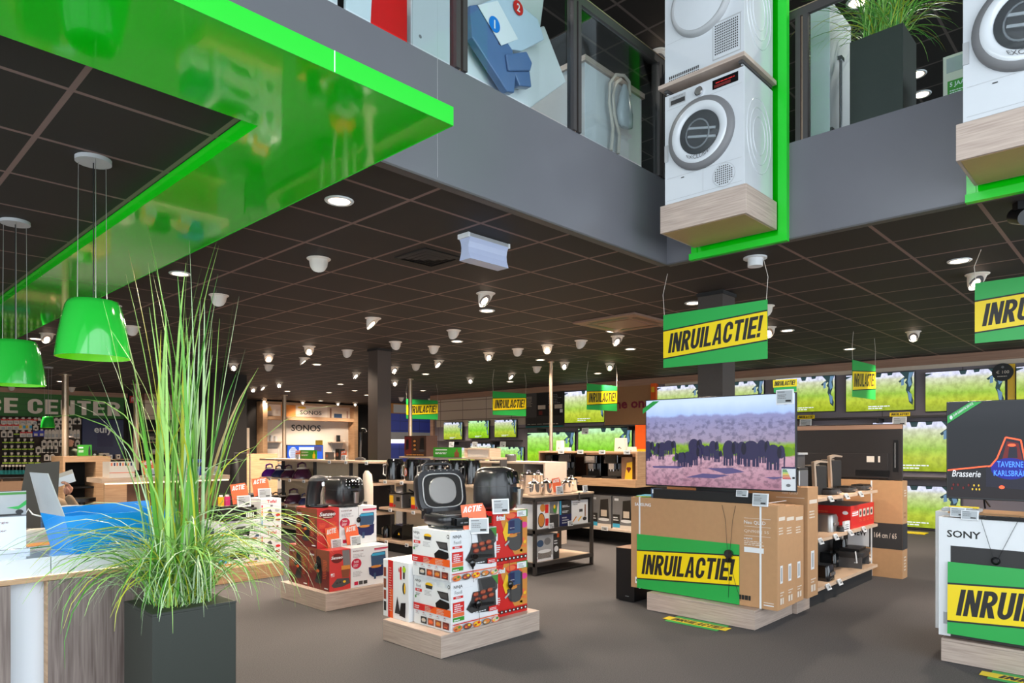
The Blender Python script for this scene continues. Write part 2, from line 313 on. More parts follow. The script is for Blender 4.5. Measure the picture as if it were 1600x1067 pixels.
# ---------------------------------------------------------------- lamps in the ceiling
def light(kind, name, loc, e, col=(1, .83, .66), size=2.2, rot=(0, 0, 0), blend=.6):
    l = bpy.data.lights.new(name, 'SPOT'); l.energy = e; l.color = col; l.spot_size = size; l.spot_blend = blend; l.shadow_soft_size = .06
    o = bpy.data.objects.new(name, l); COL.objects.link(o); o.location = loc; o.rotation_euler = rot; return o
def make_downlight():
    t = thing('ceiling_downlight', '', 'ceiling light', (0, 0, ZC), group='round recessed downlights')
    b = MB(); b.lathe([(.066, -.001), (.068, -.008), (.085, -.010), (.092, -.003), (.092, 0)], 'white', n=20); b.build('ring', t)
    b = MB(); b.lathe([(.0005, -.005), (.066, -.005)], 'lamp_glow', n=20); b.build('lens', t); return t
def make_spot():
    t = thing('ceiling_spotlight', '', 'ceiling light', (0, 0, ZC), group='swivelling ceiling spotlights')
    b = MB(); b.lathe([(.062, -.014), (.088, -.012), (.098, -.004), (.098, 0)], 'white_warm', n=20); b.build('ring', t)
    n = 18; b = MB(); vs = []
    for k, (r, q) in enumerate(((.078, 0), (.076, .35), (.070, .8), (.060, 1))):
        vs += [(r*math.cos(2*PI*i/n)+.006*k, r*math.sin(2*PI*i/n), -.008-.125*q*(.12+.88*(1+math.cos(2*PI*i/n))/2)) for i in range(n)]
    b.add(vs, [(k*n+i, k*n+(i+1) % n, (k+1)*n+(i+1) % n, (k+1)*n+i) for k in range(3) for i in range(n)], 'white_warm', True); b.build('housing', t)
    b = MB(); b.add(vs[-n:], [tuple(range(n))], 'silver'); b.build('reflector', t)
    c = sum((Vector(v) for v in vs[-n:]), Vector())/n; q = Vector((-.56, 0, -.83))*.002; b = MB(); b.add([c+(Vector(v)-c)*.55+q for v in vs[-n:]], [tuple(range(n))], 'spot_glow'); b.build('lens', t); return t
DL, SP = make_downlight(), make_spot()
used = {'d': 0, 's': 0}
GL = [0]
def put_down(px, py, label, e=None):
    x, y = PZ(px, py, ZC); loc = (x, y, ZC-.001)
    if used['d'] == 0: DL.location = loc; DL['label'] = label
    else: copy(DL, loc, label=label)
    used['d'] = 1; light('d', 'downlight_beam', (x, y, ZC-.03), (LAMP_W if e is None else e)*(1.7 if y > 14 else 1))
def put_spot(px, py, ang, label, e=None):
    """ang: direction the lens looks to, degrees, 0 = towards the camera"""
    x, y = PZ(px, py, ZC); a = math.atan2(-y, -x)+math.radians(ang); loc = (x, y, ZC-.001)
    if used['s'] == 0: SP.location = loc; SP.rotation_euler.z = a+PI; SP['label'] = label
    else: copy(SP, loc, rz=a+PI, label=label)
    used['s'] = 1
    light('s', 'spotlight_beam', (x+.05*math.cos(a), y+.05*math.sin(a), ZC-.11), (SPOT_W if e is None else e)*(1.7 if y > 14 else 1), size=1.7, rot=(0, math.radians(-38), a+PI))
for q in ((530, 313, 'large round downlight below the green band, nearest to the grey balcony'), (281, 427, 'round downlight just right of the green band above the tall grass'),
          (1499, 407, 'round downlight at the right above the cropped hanging sign'), (1083, 473, 'round downlight above the large hanging sign by the column'),
          (761, 485, 'round downlight straight below the white emergency lamp'), (714, 533, 'round downlight between the emergency lamp and the dark column'),
          (985, 545, 'round downlight under the ceiling cassette'), (1230, 516, 'round downlight right of the large hanging sign'),
          (957, 517, 'round downlight left of the ceiling cassette corner'), (934, 583, 'round downlight above the hanging sign near the wall televisions'),
          (495, 569, 'round downlight left of the dark column'), (665, 584, 'round downlight right of the dark column'), (844, 562, 'round downlight just left of the metal pole'),
          (176, 477, 'round downlight behind the green pendant lamp'), (1327, 545, 'round downlight above the small tilted hanging sign')): put_down(*q)
far = 'small round downlight in the far rows above the speaker display'
for q in ((532, 600), (449, 611), (554, 610), (514, 613), (661, 610), (573, 617), (501, 626), (381, 619), (361, 609)): put_down(*q, far, e=LAMP_W*1.2)
put_down(797, 596, 'small round downlight above the middle hanging sign'); put_down(56, 529, 'round downlight between the two green pendant lamps')
for q in ((498, 404, 178, 'large unlit white spotlight under the green band, facing away'), (342, 461, 175, 'white spotlight facing away, above the tall grass'), (759, 458, 40, 'white spotlight between emergency lamp and vent, lens on its left'),
          (709, 516, 165, 'white spotlight facing away, left of the emergency lamp and lower'), (543, 547, 170, 'white spotlight facing away just left of the dark column'), (583, 497, 60, 'spotlight with glowing lens straight above the dark column'),
          (618, 534, 185, 'white spotlight facing away just right of the dark column top'), (678, 541, 170, 'white spotlight facing away above a glowing one'), (650, 569, 175, 'small white spotlight facing away near the metal pole'),
          (686, 563, 45, 'spotlight with glowing slanted lens, third right of the column'), (617, 573, 20, 'spotlight glowing close to the right side of the column'), (617, 594, 0, 'bright star-like spotlight low beside the column'),
          (735, 590, 5, 'bright spotlight above the middle hanging sign'), (764, 551, 10, 'bright spotlight below the round downlight at mid ceiling'), (809, 545, 175, 'white spotlight facing away left of the metal pole'),
          (839, 573, 170, 'small white spotlight facing away at the foot of the metal pole top'), (800, 583, 45, 'spotlight with glowing lens left of the metal pole'), (855, 539, 0, 'bright spotlight directly above the metal pole'),
          (908, 532, 160, 'white spotlight facing away under the ceiling cassette'), (953, 568, 0, 'bright star-like spotlight above the second hanging sign'), (965, 525, 30, 'bright spotlight beside the ceiling cassette'),
          (882, 566, 10, 'bright spotlight just right of the metal pole'), (483, 541, 0, 'bright spotlight left of the dark column, highest of its row'), (420, 553, 5, 'bright spotlight above the far speaker display, second row'),
          (420, 570, 170, 'small white spotlight facing away under a bright one'), (476, 559, 90, 'small white spotlight seen from its side'), (436, 597, 0, 'bright spotlight straight above the speaker display'),
          (557, 582, 40, 'small spotlight with glowing slanted lens left of the column'), (1201, 511, 0, 'bright spotlight at the right edge of the large hanging sign'), (1527, 428, 35, 'spotlight with glowing lens touching the cropped sign at the right edge'),
          (1427, 518, 0, 'bright spotlight above the wall televisions at right'), (74, 521, 20, 'bright spotlight between the pendant lamps'), (207, 510, 175, 'white spotlight facing away behind the grass tips'),
          (365, 568, 0, 'bright spotlight right above the grass'), (396, 605, 10, 'small bright spotlight left of the speaker display'), (375, 607, 170, 'small white spotlight facing away near the wide pillar'),
          (412, 602, 60, 'small spotlight with slanted lens left of the speaker display'), (1196, 478, 178, 'white spotlight facing away behind the large hanging sign')): put_spot(*q)
for q in ((413, 624), (473, 626), (528, 628), (555, 629)): put_spot(*q, 0, 'tiny white wall washer above the speaker display', e=30)
for q, s_ in (((18, 603), 'left'), ((112, 605), 'right')): put_spot(*q, 180, s_+' white spotlight above the white lettering on the green band', e=150)
put_spot(673, 623, 180, 'tiny white spotlight over the blue display'); put_spot(627, 621, 180, 'tiny white spotlight over the leftmost hanging sign')
# added service zone downlights, unseen ones, to brighten the desks and accessory wall
for x, y in ((.9, 8.2), (.2, 10.8), (.9, 11.6), (3.1, 16.5), (4.4, 19.2), (1.0, 19.0)):
    copy(DL, (x, y, ZC-.001), label='round downlight added to brighten the service zone'); light('d', 'downlight_beam', (x, y, ZC-.03), LAMP_W*(5 if y > 15 else 1.6))
# cylinder surface spotlight near the big sign
x, y = PZ(1180, 402, ZC); t = thing('surface_spotlight', 'white cylindrical spotlight beside the cord of the large hanging sign', 'ceiling light', (x, y, ZC-.001))
b = MB(); b.cyl(0, 0, -.012, .095, .012, 'white'); b.build('ring', t); b = MB(); b.cyl(0, 0, -.075, .06, .063, 'white', n=24); b.build('housing', t, bevel=.008)
x, y = PZ(1594, 316, ZC); t = thing('surface_spotlight', 'black spotlight with glass lens cropped at the right edge below the tower', 'ceiling light', (x, y, ZC-.001), 2.2)
b = MB(); b.box(-.03, .03, -.03, .03, -.05, 0, 'black'); b.build('mount', t); b = MB(); b.M = Matrix.Translation((0, 0, -.09)) @ Matrix.Rotation(1.2, 4, 'X'); b.cyl(0, 0, -.07, .05, .13, 'black', n=20); b.lathe([(.05, .06), (.03, .03), (.001, .025)], 'chrome'); b.build('housing', t)
# ceiling cassette and vent and emergency lamp
x, y = PZ(975, 503, ZC); t = thing('air_cassette', 'square ceiling air conditioning cassette with slots behind the large sign', 'air conditioner', (x, y, ZC-.001))
b = MB(); b.box(-.46, .46, -.46, .46, -.025, 0, 'cassette'); b.box(-.24, .24, -.24, .24, -.032, -.025, 'cassette'); mat('cassette', (140, 112, 96), .5); b.build('frame', t, bevel=.006)
for i in range(4):
    b = MB(); b.M = Matrix.Rotation(i*PI/2, 4, 'Z'); b.box(-.28, .28, .30, .37, -.027, -.0252, 'black'); b.build('air_slot', t)
x, y = PZ(670, 402, ZC); t = thing('air_vent', 'small dark square air vent in the ceiling left of the emergency lamp', 'air vent', (x, y, ZC-.001))
b = MB()
for k in range(4): q = .19-.045*k; b.lathe([(q*1.38, -.006-.004*k), (q*1.38-.03, -.016-.004*k)], 'charcoal', n=4)
b.M = Matrix.Rotation(PI/4, 4, 'Z'); b.build('louvre', t, rz=PI/4); b = MB(); b.box(-.2, .2, -.2, .2, -.006, 0, 'black_matte'); b.build('frame', t)
A = PY(719, 383, 2.95); B_ = PY(795, 395, 2.95); xm = (A[0]+B_[0])/2
t = thing('emergency_lamp', 'white translucent emergency lamp with curved sides hanging below the ceiling', 'emergency light', (PZ(757, 374, ZC)[0], PZ(757, 374, ZC)[1], ZC-.001))
mat('prism', (196, 206, 236), .25, var=.03); L_ = .20
b = MB(); b.box(-L_, L_, -.055, .055, -.03, 0, 'grey_light'); b.box(-L_-.02, -L_, -.06, .06, -.035, 0, 'white'); b.box(L_, L_+.02, -.06, .06, -.035, 0, 'white'); b.build('housing', t, bevel=.003)
pr = [(-.06, -.03), (-.045, -.06), (-.038, -.10), (-.042, -.14), (-.06, -.19), (.06, -.19), (.042, -.14), (.038, -.10), (.045, -.06), (.06, -.03)]
b = MB(); vs = [(sx*L_, y_, z_) for sx in (-1, 1) for y_, z_ in pr]; n = len(pr)
b.add(vs, [tuple(range(n)), tuple(range(2*n-1, n-1, -1))]+[(i, i+n, (i+1) % n+n, (i+1) % n) for i in range(n)], 'prism'); b.build('diffuser', t)
b = MB(); b.box(-L_, L_, -.012, .012, -.033, -.03, 'white_lit'); b.build('led_tube', t)
# pendants
mat('pendant_green', (40, 190, 60), .12, coat=.8, var=.02); mat('pendant_inner', (110, 215, 10), .4, var=.02)
def pendant(px, py, d, label, r=.18, zb=None):
    x, y, zt = PD(px, py, d); t = thing('pendant_lamp', label, 'pendant lamp', (x, y, 0))
    b = MB(); b.cyl(0, 0, ZC-.022, .088, .022, 'grey_light', n=24); b.build('canopy', t)
    h = r*1.72; pr = [(r*.52, zt), (r*.66, zt-.004), (r*.74, zt-h*.10), (r*.84, zt-h*.35), (r*.94, zt-h*.68), (r, zt-h)]
    b = MB(); b.lathe([(.001, zt+.001)]+pr, 'pendant_green', n=32); b.lathe([(q-.004, z) for q, z in reversed(pr)]+[(.001, zt-.006)], 'pendant_inner', n=32); b.lathe([(r, zt-h), (r-.004, zt-h)], 'pendant_green', n=32); b.build('shade', t)
    for i in range(3):
        a = i*2*PI/3+.4; b = MB(); b.tube([(.075*math.cos(a), .075*math.sin(a), ZC-.02), (.1*r/.18*math.cos(a)*.8, .1*r/.18*math.sin(a)*.8, zt)], .0018, 'steel_brushed', 6); b.build('cable', t)
    b = MB(); b.tube([(0, 0, ZC-.02), (0, 0, zt)], .003, 'black', 6); b.build('cord', t)
    b = MB(); b.ball(0, 0, zt-h*.55, .035, .035, .05, 'lamp_glow'); b.build('bulb', t)
pendant(146, 470, 3.72, 'glossy green bell-shaped pendant lamp, the nearest and largest')
pendant(24, 532, 4.75, 'glossy green pendant lamp cropped at the left edge')
pendant(75, 651, 13.5, 'dark green pendant lamp hanging far away in front of the accessory wall', r=.125)
# ---------------------------------------------------------------- hanging promotion signs
mat('band_line', (30, 40, 36), .5)
def promo(f, txt='INRUILACTIE!', cut=None, g='green_sign', y='yellow_sign'):
    f.rect(0, 0, 1, 1, g); f.poly([(0, .16), (1, .30), (1, .83), (0, .71)], 'band_line'); f.poly([(0, .185), (1, .325), (1, .805), (0, .685)], y)
    heavy(f, txt, .05, .262, .965, .625, 'ink', .20, .128)
def hsign(A, B_, h, label, cord=True, name='promotion_sign'):
    """A,B: (x,y,z of the top corner) left and right as seen"""
    dx, dy = B_[0]-A[0], B_[1]-A[1]; w_ = math.hypot(dx, dy); rz = math.atan2(dy, dx)
    t = thing(name, label, 'sign', (A[0], A[1], A[2]-h), rz, 'yellow and green trade-in signs hanging from the ceiling' if cord else None)
    b = MB(); b.box(0, w_, 0, .005, 0, h, 'green_sign'); promo(fY(b, 0, 0, w_, 0, h)); promo(Face(b, (w_, .005, 0), (-1, 0, 0), (0, 0, 1), w_, h)); b.build('board', t)
    if cord:
        for u, s_ in ((.01, -1), (w_-.01, 1)):
            b = MB(); b.tube([(u, .002, h-.008), (u+.015*s_, .002, h+(ZC-A[2])*.5), (u+.04*s_*-.8, .002, h+ZC-A[2])], .0022, 'white_warm', 6); b.build('cord', t)
def sgn(px1, py1, d1, px2, d2, h, label):
    A = PD(px1, py1, d1); B_ = PD(px2, 0, d2); hsign(A, (B_[0], B_[1], A[2]), h, label)
y1, z1_ = PX(1036.5, 492, 5.45); y2, _ = PX(1199, 470, 5.45); hsign((5.45, y1, 2.66), (5.45, y2, 2.66), .48, 'large yellow and green trade-in sign hanging before the column')
sgn(770, 611, 13.9, 822, 14.6, .48, 'trade-in sign hanging left of the tall pole, over the three small televisions')
sgn(917, 599, 12.6, 964, 13.2, .48, 'trade-in sign hanging right of the tall pole in front of a wall television')
sgn(635, 623, 16.6, 684, 17.3, .48, 'trade-in sign hanging leftmost, in front of the pole by the blue display')
sgn(1332, 562, 9.3, 1368, 9.95, .50, 'small trade-in sign seen at a slant above the television seen from behind')
hsign((6.5, 1.105, 2.77), (6.5, .14, 2.77), .48, 'trade-in sign cropped by the right edge above the night-scene television')
# ---------------------------------------------------------------- machines on the balcony towers
def washer(name, label, cat, loc, rz, dryer=False, txt='EXCLUSIV'):
    t = thing(name, label, cat, loc, rz); W, H, D = .63, .83, .475
    b = MB(); b.box(0, W, 0, D, .01, H, 'white_gloss')
    for k in (.20, .15, .10):   # pressed swirls in the side
        b.tube([(W+.001, D*.5+k*math.cos(i*PI/12), H*.5+1.35*k*math.sin(i*PI/12)) for i in range(25)], .004, 'white_gloss', 6)
    for k in range(5): b.box(W, W+.002, .07+.03*k, .09+.03*k, H*.78, H*.95, 'white_gloss') if dryer else 0
    f = fY(b, 0, 0, W, 0, H)
    if not dryer:
        f.rect(.03, .865, .97, .868, 'grey_light'); f.rect(.03, .04, .97, .043, 'grey_light'); f.rect(.50, .04, .503, .24, 'grey_light'); f.rect(.03, .24, .97, .243, 'grey_light')
        f.rect(.06, .89, .28, .975, 'grey_light'); f.rect(.08, .90, .27, .94, 'charcoal'); f.txt('BOSCH' if 0 else 'B O S C H', .12, .955, .24, .968, 'grey_dark'); f.rect(.22, .215, .26, .222, 'black')
        f.disc(.76, .135, .085, 'grey_light', 30); f.disc(.76, .135, .082, 'white_gloss', 30)
        for k in range(9):
            for i in range(9):
                q = .0155
                if math.hypot(k-4, i-4) < 4.6: f.k = 20; f.disc(.76+(k-4)*q/W, .135+(i-4)*q/H, .005, 'grey_dark', 8)
    else:
        f.rect(.03, .38, .97, .383, 'grey_light'); f.rect(.62, .06, .96, .38, 'grey_light'); f.rect(.63, .07, .95, .37, 'white_gloss')
        for k in range(13):
            for i in range(12): f.k = 5; f.rect(.65+.022*k, .10+.022*i, .663+.022*k, .113+.022*i, 'black')
        for k in range(16):
            f.k = 5; f.rect(.06+.025*k, .02, .075+.025*k, .045, 'charcoal'); f.rect(.06+.025*k, .055, .075+.025*k, .08, 'charcoal')
    b.build('cabinet', t, bevel=.008)
    if not dryer:
        b = MB(); f = fY(b, 0, 0, W, 0, H); f.k = 3; f.rect(.62, .895, .93, .975, 'black_gloss'); f.rect(.64, .905, .84, .93, 'maroon'); f.lines(.66, .94, .9, .96, 1, 'red'); b.build('display', t)
        b = MB(); b.M = Matrix.Translation((W*.46, 0, H*.925)) @ Matrix.Rotation(PI/2, 4, 'X'); b.cyl(0, 0, 0, .032, .02, 'chrome', n=24); b.cyl(0, 0, .02, .026, .008, 'steel_brushed', n=24); b.build('knob', t)
        b = MB(); b.box(.0, .03, -.006, -.001, H*.40, H*.55, 'grey_light'); b.build('door_hinge', t)
    cz = H*.555 if not dryer else H*.62; cx_ = W*.48
    M = Matrix.Translation((cx_, 0, cz)) @ Matrix.Rotation(PI/2, 4, 'X')
    d = MB(); d.M = M; R = .26 if not dryer else .235
    if not dryer:
        d.lathe([(R, 0), (R, .02), (R*.97, .034), (R*.84, .040)], 'grey', n=48); d.lathe([(R*.84, .040), (R*.80, .046), (R*.66, .044), (R*.60, .030)], 'white_gloss', n=48); d.lathe([(R*.60, .030), (R*.60, -.03+.032), (.001, .002)], 'charcoal', n=40)
        d.M = None; f = Face(d, (cx_-R, -.0485, cz-R), (1, 0, 0), (0, 0, 1), 2*R, 2*R)
        vs, fs = glyphs(txt, 0, 0)
        f.b.add([f.p(.5+.365*math.sin((a-.5)*1.0)+(c-.5)*.05*math.sin((a-.5)*1.0), .5-(.365-.055*c)*math.cos((a-.5)*1.0)-.005) for a, c in vs], fs, 'grey_dark')
        o = d.build('door', t)
        g = MB(); g.M = M; g.lathe([(R*.60, .036), (R*.5, .05), (R*.3, .058), (.001, .060)], 'door_glass', n=40); g.build('door_glass', o)
        k_ = MB()
        for q in (-.03, .03): k_.M = Matrix.Translation((cx_+.01, -.008, cz+q)) @ Matrix.Rotation(.25, 4, 'Y'); k_.box(-.11, .11, -.006, .006, -.008, .008, 'white')
        k_.M = None; k_.tube([(cx_+.09*math.cos(a*PI/12)-.02, -.012, cz+.1*math.sin(a*PI/12)) for a in range(25)], .006, 'grey_light', 6); k_.build('drum_detail', o)
    else:
        d.lathe([(R*1.02, 0), (R, .03), (R*.92, .045), (R*.86, .038)], 'grey_light', n=48); d.lathe([(R*.86, .038), (R*.5, .05), (.001, .054)], 'white_gloss', n=48); d.build('door', t)
    return t
g = bpy.data.materials.new('door_glass'); g.use_nodes = True; q = g.node_tree.nodes['Principled BSDF']; q.inputs['Base Color'].default_value = (.5, .55, .58, 1); q.inputs['Transmission Weight'].default_value = .9; q.inputs['Roughness'].default_value = .03; q.inputs['IOR'].default_value = 1.2; MATS['door_glass'] = g
def tower(yl, n, where):
    """two-machine display tower fixed to the balcony: yl = its left (far) side"""
    xf = 4.53
    t = thing('display_plinth', 'grey oak wall plinth under the white '+('dryer' if n == 0 else 'washing machine')+' '+where, 'plinth', (xf, yl, 3.08), -PI/2)
    b = MB(); b.box(0, .68, 0, .515, 0, .205, 'oak_grey'); b.build('box', t, bevel=.002); b = MB(); b.box(.02, .66, .02, .50, -.002, 0, 'underside'); b.build('underside', t)
    bt = thing('backing_frame', 'bright green backing frame behind the machines '+where, 'backing panel', (5.10, yl+.05, 2.99), -PI/2)
    b = MB(); b.box(0, .80, -.002, .0, 0, 3.2, 'green_gloss'); b.build('panel', bt)
    b = MB(); b.box(.735, .80, -.05, -.002, .0, 3.2, 'green_edge'); b.box(.70, .735, -.012, -.002, .0, 3.2, 'green_gloss'); b.build('side_rail', bt)
    b = MB(); b.box(0, .7349, -.05, -.002, 0, .05, 'green_edge'); b.box(0, .05, -.012, -.002, .05, 3.2, 'green_gloss'); b.build('bottom_rail', bt)
mat('underside', (172, 142, 96), .35)
tower(2.775, 0, 'nearest the balcony corner'); tower(.86, 1, 'at the right edge')
washer('tumble_dryer', 'white front-loading machine with round grey-ringed door on the left balcony plinth', 'washing machine', (4.56, 2.752, 3.287), -PI/2)
washer('washing_machine', 'white front-loading machine cropped by the right edge on its own plinth', 'washing machine', (4.56, .832, 3.287), -PI/2)
t = thing('machine_shelf', 'thin oak shelf between the two stacked white machines', 'shelf', (4.50, 2.775, 4.155), -PI/2)
b = MB(); b.box(0, .68, 0, .54, 0, .03, 'oak_grey'); b.build('board', t, bevel=.002)
for u in (.03, .62): b = MB(); b.box(u, u+.03, .04, .53, -.02, 0, 'grey_dark'); b.box(u+.008, u+.02, .06, .5, -.03, -.02, 'grey_light'); b.build('bracket', t)
washer('tumble_dryer', 'upper white dryer with plain round door on the thin shelf above the other machine', 'dryer', (4.56, 2.752, 4.188), -PI/2, dryer=True)
# ---------------------------------------------------------------- display islands: helpers
def podium(x0, x1, y0, y1, label, h=.16, m='oak_grey'):
    t = thing('display_podium', label, 'podium', (x0, y0, 0)); dx, dy = x1-x0, y1-y0
    b = MB(); b.box(0, dx, 0, dy, .004, h-.019, m); b.build('plinth', t)
    b = MB(); b.box(0, dx, 0, dy, h-.018, h, m); b.build('top_panel', t, bevel=.0015); return t
def carton(x0, x1, y0, y1, z0, z1, label, m, ax, ay, name='product_box', cat='box', group=None, bevel=.002, top=None):
    b = MB(); dx, dy, dz = x1-x0, y1-y0, z1-z0-.002; b.box(0, dx, 0, dy, 0, dz, m)
    if ax: ax(fX(b, 0, 0, dy, 0, dz))
    if ay: ay(fY(b, 0, 0, dx, 0, dz))
    if top: top(Face(b, (0, 0, dz), (1, 0, 0), (0, 1, 0), dx, dy))
    o = b.build(name, loc=(x0, y0, z0+.001), bevel=bevel); return tag(o, label, cat, group)
def esl(loc, rz, label, w=.13, h=.105, actie=0, tilt=.12, group=None, sheet=False):
    """electronic price tag facing local -Y, optionally with an orange ACTIE card behind"""
    t = thing('price_tag', label, 'price tag', loc, rz, group); t.rotation_euler = (-tilt, 0, rz)
    b = MB(); b.box(-w/2, w/2, -.012, 0, 0, h, 'white'); b.build('frame', t, bevel=.002)
    b = MB(); f = fY(b, -.0122, -w/2, w/2, 0, h); f.rect(.07, .10, .93, .92, 'lcd'); f.rect(.10, .80, .5, .86, 'text_grey'); f.lines(.12, .4, .6, .72, 3, 'grey'); f.rect(.55, .18, .86, .30, 'ink'); b.build('display', t)
    if actie:
        a = actie; b = MB(); b.M = Matrix.Translation((-w*.15, .006, h*.35)) @ Matrix.Rotation(-.10, 4, 'Y')
        b.prism([(-w*.62, 0), (w*.62, 0), (w*.62, a*.72), (w*.5, a*.98), (-w*.62, a)], -.0015, .0015, 'coral')
        f = fY(b, -.0017, -w*.62, w*.62, a*.66, a*.96); heavy(f, 'ACTIE', .06, .05, .88, .85, 'white', .25); b.build('action_card', t)
    else:
        b = MB(); b.box(-.01, .01, -.006, .02, -.001, .01, 'grey_light'); b.build('clip', t)
    return t
# ---- printed box fronts
def art_grill(f):          # photo side: steaks on an open grill
    f.rect(0, .84, .45, .841, 'grey_light'); f.txt('NINJA', .05, .84, .23, .92, 'ink', .01); f.txt('Foodi', .07, .74, .22, .81, 'text_grey'); f.rect(.04, .65, .24, .70, 'red'); f.txt('MAX', .09, .66, .19, .69, 'white', .02)
    f.rect(.03, .38, .26, .58, 'red'); f.lines(.06, .40, .23, .56, 4, 'white', .5); f.rect(.03, .29, .26, .37, 'coral'); f.rect(.03, .20, .26, .28, 'green_card'); f.lines(.05, .215, .24, .265, 1, 'white')
    f.poly([(.55, .98), (.97, .98), (.98, .70), (.92, .64), (.62, .66), (.58, .72)], 'grey_dark'); f.poly([(.60, .95), (.93, .95), (.93, .74), (.66, .74)], 'charcoal'); f.poly([(.84, .99), (.99, .99), (.99, .78)], 'leaf_print')
    f.poly([(.30, .40), (.40, .30), (.88, .24), (.95, .36), (.93, .72), (.44, .72), (.40, .56)], 'charcoal'); f.poly([(.36, .42), (.9, .38), (.9, .44), (.40, .50)], 'black')
    for i in range(3):
        for j in range(2):
            u, v = .50+.145*i+.03*j, .66-.11*j+.02*i; f.ell(u, v, .07, .05, 'maroon', 12); f.ell(u+.006, v+.012, .06, .038, 'meat', 12)
            for q in range(3): f.rect(u-.03+.025*q, v-.015, u-.022+.025*q, v+.03, 'coral')
    f.ell(.5, .44, .06, .05, 'black_gloss'); f.lines(.42, .30, .84, .34, 1, 'white'); f.rect(.76, .26, .98, .36, 'red'); f.lines(.78, .28, .96, .34, 2, 'white')
    f.rect(0, .145, 1, .165, 'red'); f.rect(.5, .145, 1, .165, 'orange')
    for i in range(5):
        f.ell(.10+.2*i, .07, .09, .062, 'charcoal' if i % 2 else 'orange', 14); f.ell(.10+.2*i, .075, .075, .05, ('food', 'meat', 'yellow', 'food', 'cream')[i], 14); f.ell(.13+.2*i, .09, .03, .025, ('leaf_print', 'yellow', 'red', 'coral', 'leaf_print')[i], 8); f.ell(.06+.2*i, .06, .03, .02, ('meat', 'coral', 'meat', 'cream', 'yellow')[i], 8)
def art_grill_side(f):
    f.txt('NINJA', .03, .86, .20, .93, 'ink', .01); f.txt('Foodi', .06, .77, .19, .83, 'text_grey'); f.rect(.04, .68, .22, .74, 'red'); f.txt('MAX', .08, .69, .17, .73, 'white', .02); f.lines(.05, .60, .2, .66, 2, 'text_grey')
    f.ell(.42, .86, .10, .045, 'yellow'); f.poly([(.32, .85), (.52, .85), (.50, .78), (.34, .78)], 'charcoal'); f.lines(.30, .64, .5, .75, 4, 'grey_light'); f.ell(.95, .90, .03, .04, 'charcoal'); f.ell(.95, .9, .018, .025, 'white')
    f.poly([(.64, .78), (.93, .78), (.95, .62), (.74, .64)], 'charcoal'); f.poly([(.60, .52), (.72, .62), (.96, .58), (.97, .48), (.84, .40), (.62, .44)], 'black'); f.poly([(.67, .75), (.90, .75), (.92, .66), (.74, .67)], 'grey_dark'); f.ell(.06, .57, .02, .03, 'leaf_print')
    f.rect(0, .30, 1, .44, 'red'); f.poly([(.35, .30), (1, .30), (1, .44), (.6, .44)], 'orange'); f.lines(.03, .33, .22, .41, 2, 'white'); f.lines(.32, .31, .52, .43, 4, 'cream'); f.lines(.64, .31, .85, .43, 4, 'cream')
    for i in range(5): f.lines(.06+.19*i, .22, .17+.19*i, .28, 2, 'grey_light'); f.ell(.10+.19*i, .265, .012, .012, 'red', 8)
    for i, c in enumerate(('charcoal', 'meat', 'bronze', 'maroon')): f.rect(.22+.2*i, .05, .38+.2*i, .19, c); f.ell(.3+.2*i, .12, .06, .04, ('cream', 'coral', 'food', 'meat')[i], 12); f.rect(.25+.2*i, .08, .34+.2*i, .10, ('grey_light', 'orange', 'orange', 'coral')[i])
def art_fritel(f):
    f.rect(0, 0, 1, 1, 'red'); f.poly([(.30, 1), (1, 1), (1, .14), (.62, .14), (.36, .5), (.22, .80)], 'food')
    Q = random.Random(3)
    for i in range(46):
        u, v = Q.uniform(.34, .95), Q.uniform(.18, .92)
        if v > 1.15-1.6*u+.1: f.k = 3+i % 5; f.ell(min(u, .95), v, Q.uniform(.03, .05), Q.uniform(.02, .045), Q.choice(('orange', 'food', 'yellow', 'coral', 'food', 'meat')), 9)
    f.k = 9; f.ell(.56, .88, .20, .085, 'red'); f.ell(.50, .90, .14, .05, 'coral'); f.poly([(.66, 1), (1, 1), (1, .86), (.80, .86)], 'leaf_print'); f.poly([(.26, .60), (.36, .80), (.50, .70), (.46, .48), (.34, .42)], 'yellow')
    f.ell(.90, .70, .09, .06, 'pink'); f.rect(.68, .87, .96, .985, 'white'); f.lines(.72, .89, .93, .97, 3, 'grey'); f.txt('fritel', .07, .83, .32, .93, 'white', .06)
    f.poly([(.40, .56), (.42, .80), (.50, .84), (.72, .84), (.80, .80), (.82, .56)], 'slate_blue'); f.poly([(.43, .62), (.44, .80), (.60, .81), (.60, .62)], 'navy'); f.poly([(.38, .50), (.83, .56), (.84, .36), (.76, .24), (.62, .22), (.48, .26), (.40, .36)], 'grey_dark'); f.poly([(.78, .26), (.84, .36), (.83, .8), (.78, .78)], 'charcoal'); f.ell(.55, .515, .13, .03, 'food'); f.poly([(.30, .36), (.44, .44), (.44, .40), (.33, .33)], 'grey_light')
    for i in range(4): f.rect(.46+.035*i, .66, .475+.035*i, .675, 'white')
    f.lines(.05, .24, .20, .40, 4, 'white', .5); f.rect(.0, .46, .10, .60, 'white')
    for i in range(8): f.rect(.06+.115*i, .06, .145+.115*i, .12, 'ink'); f.ell(.10+.115*i, .09, .022, .017, 'white', 8)
def art_fritel_side(f): f.rect(0, 0, 1, 1, 'red'); f.lines(.2, .3, .8, .7, 6, 'coral')
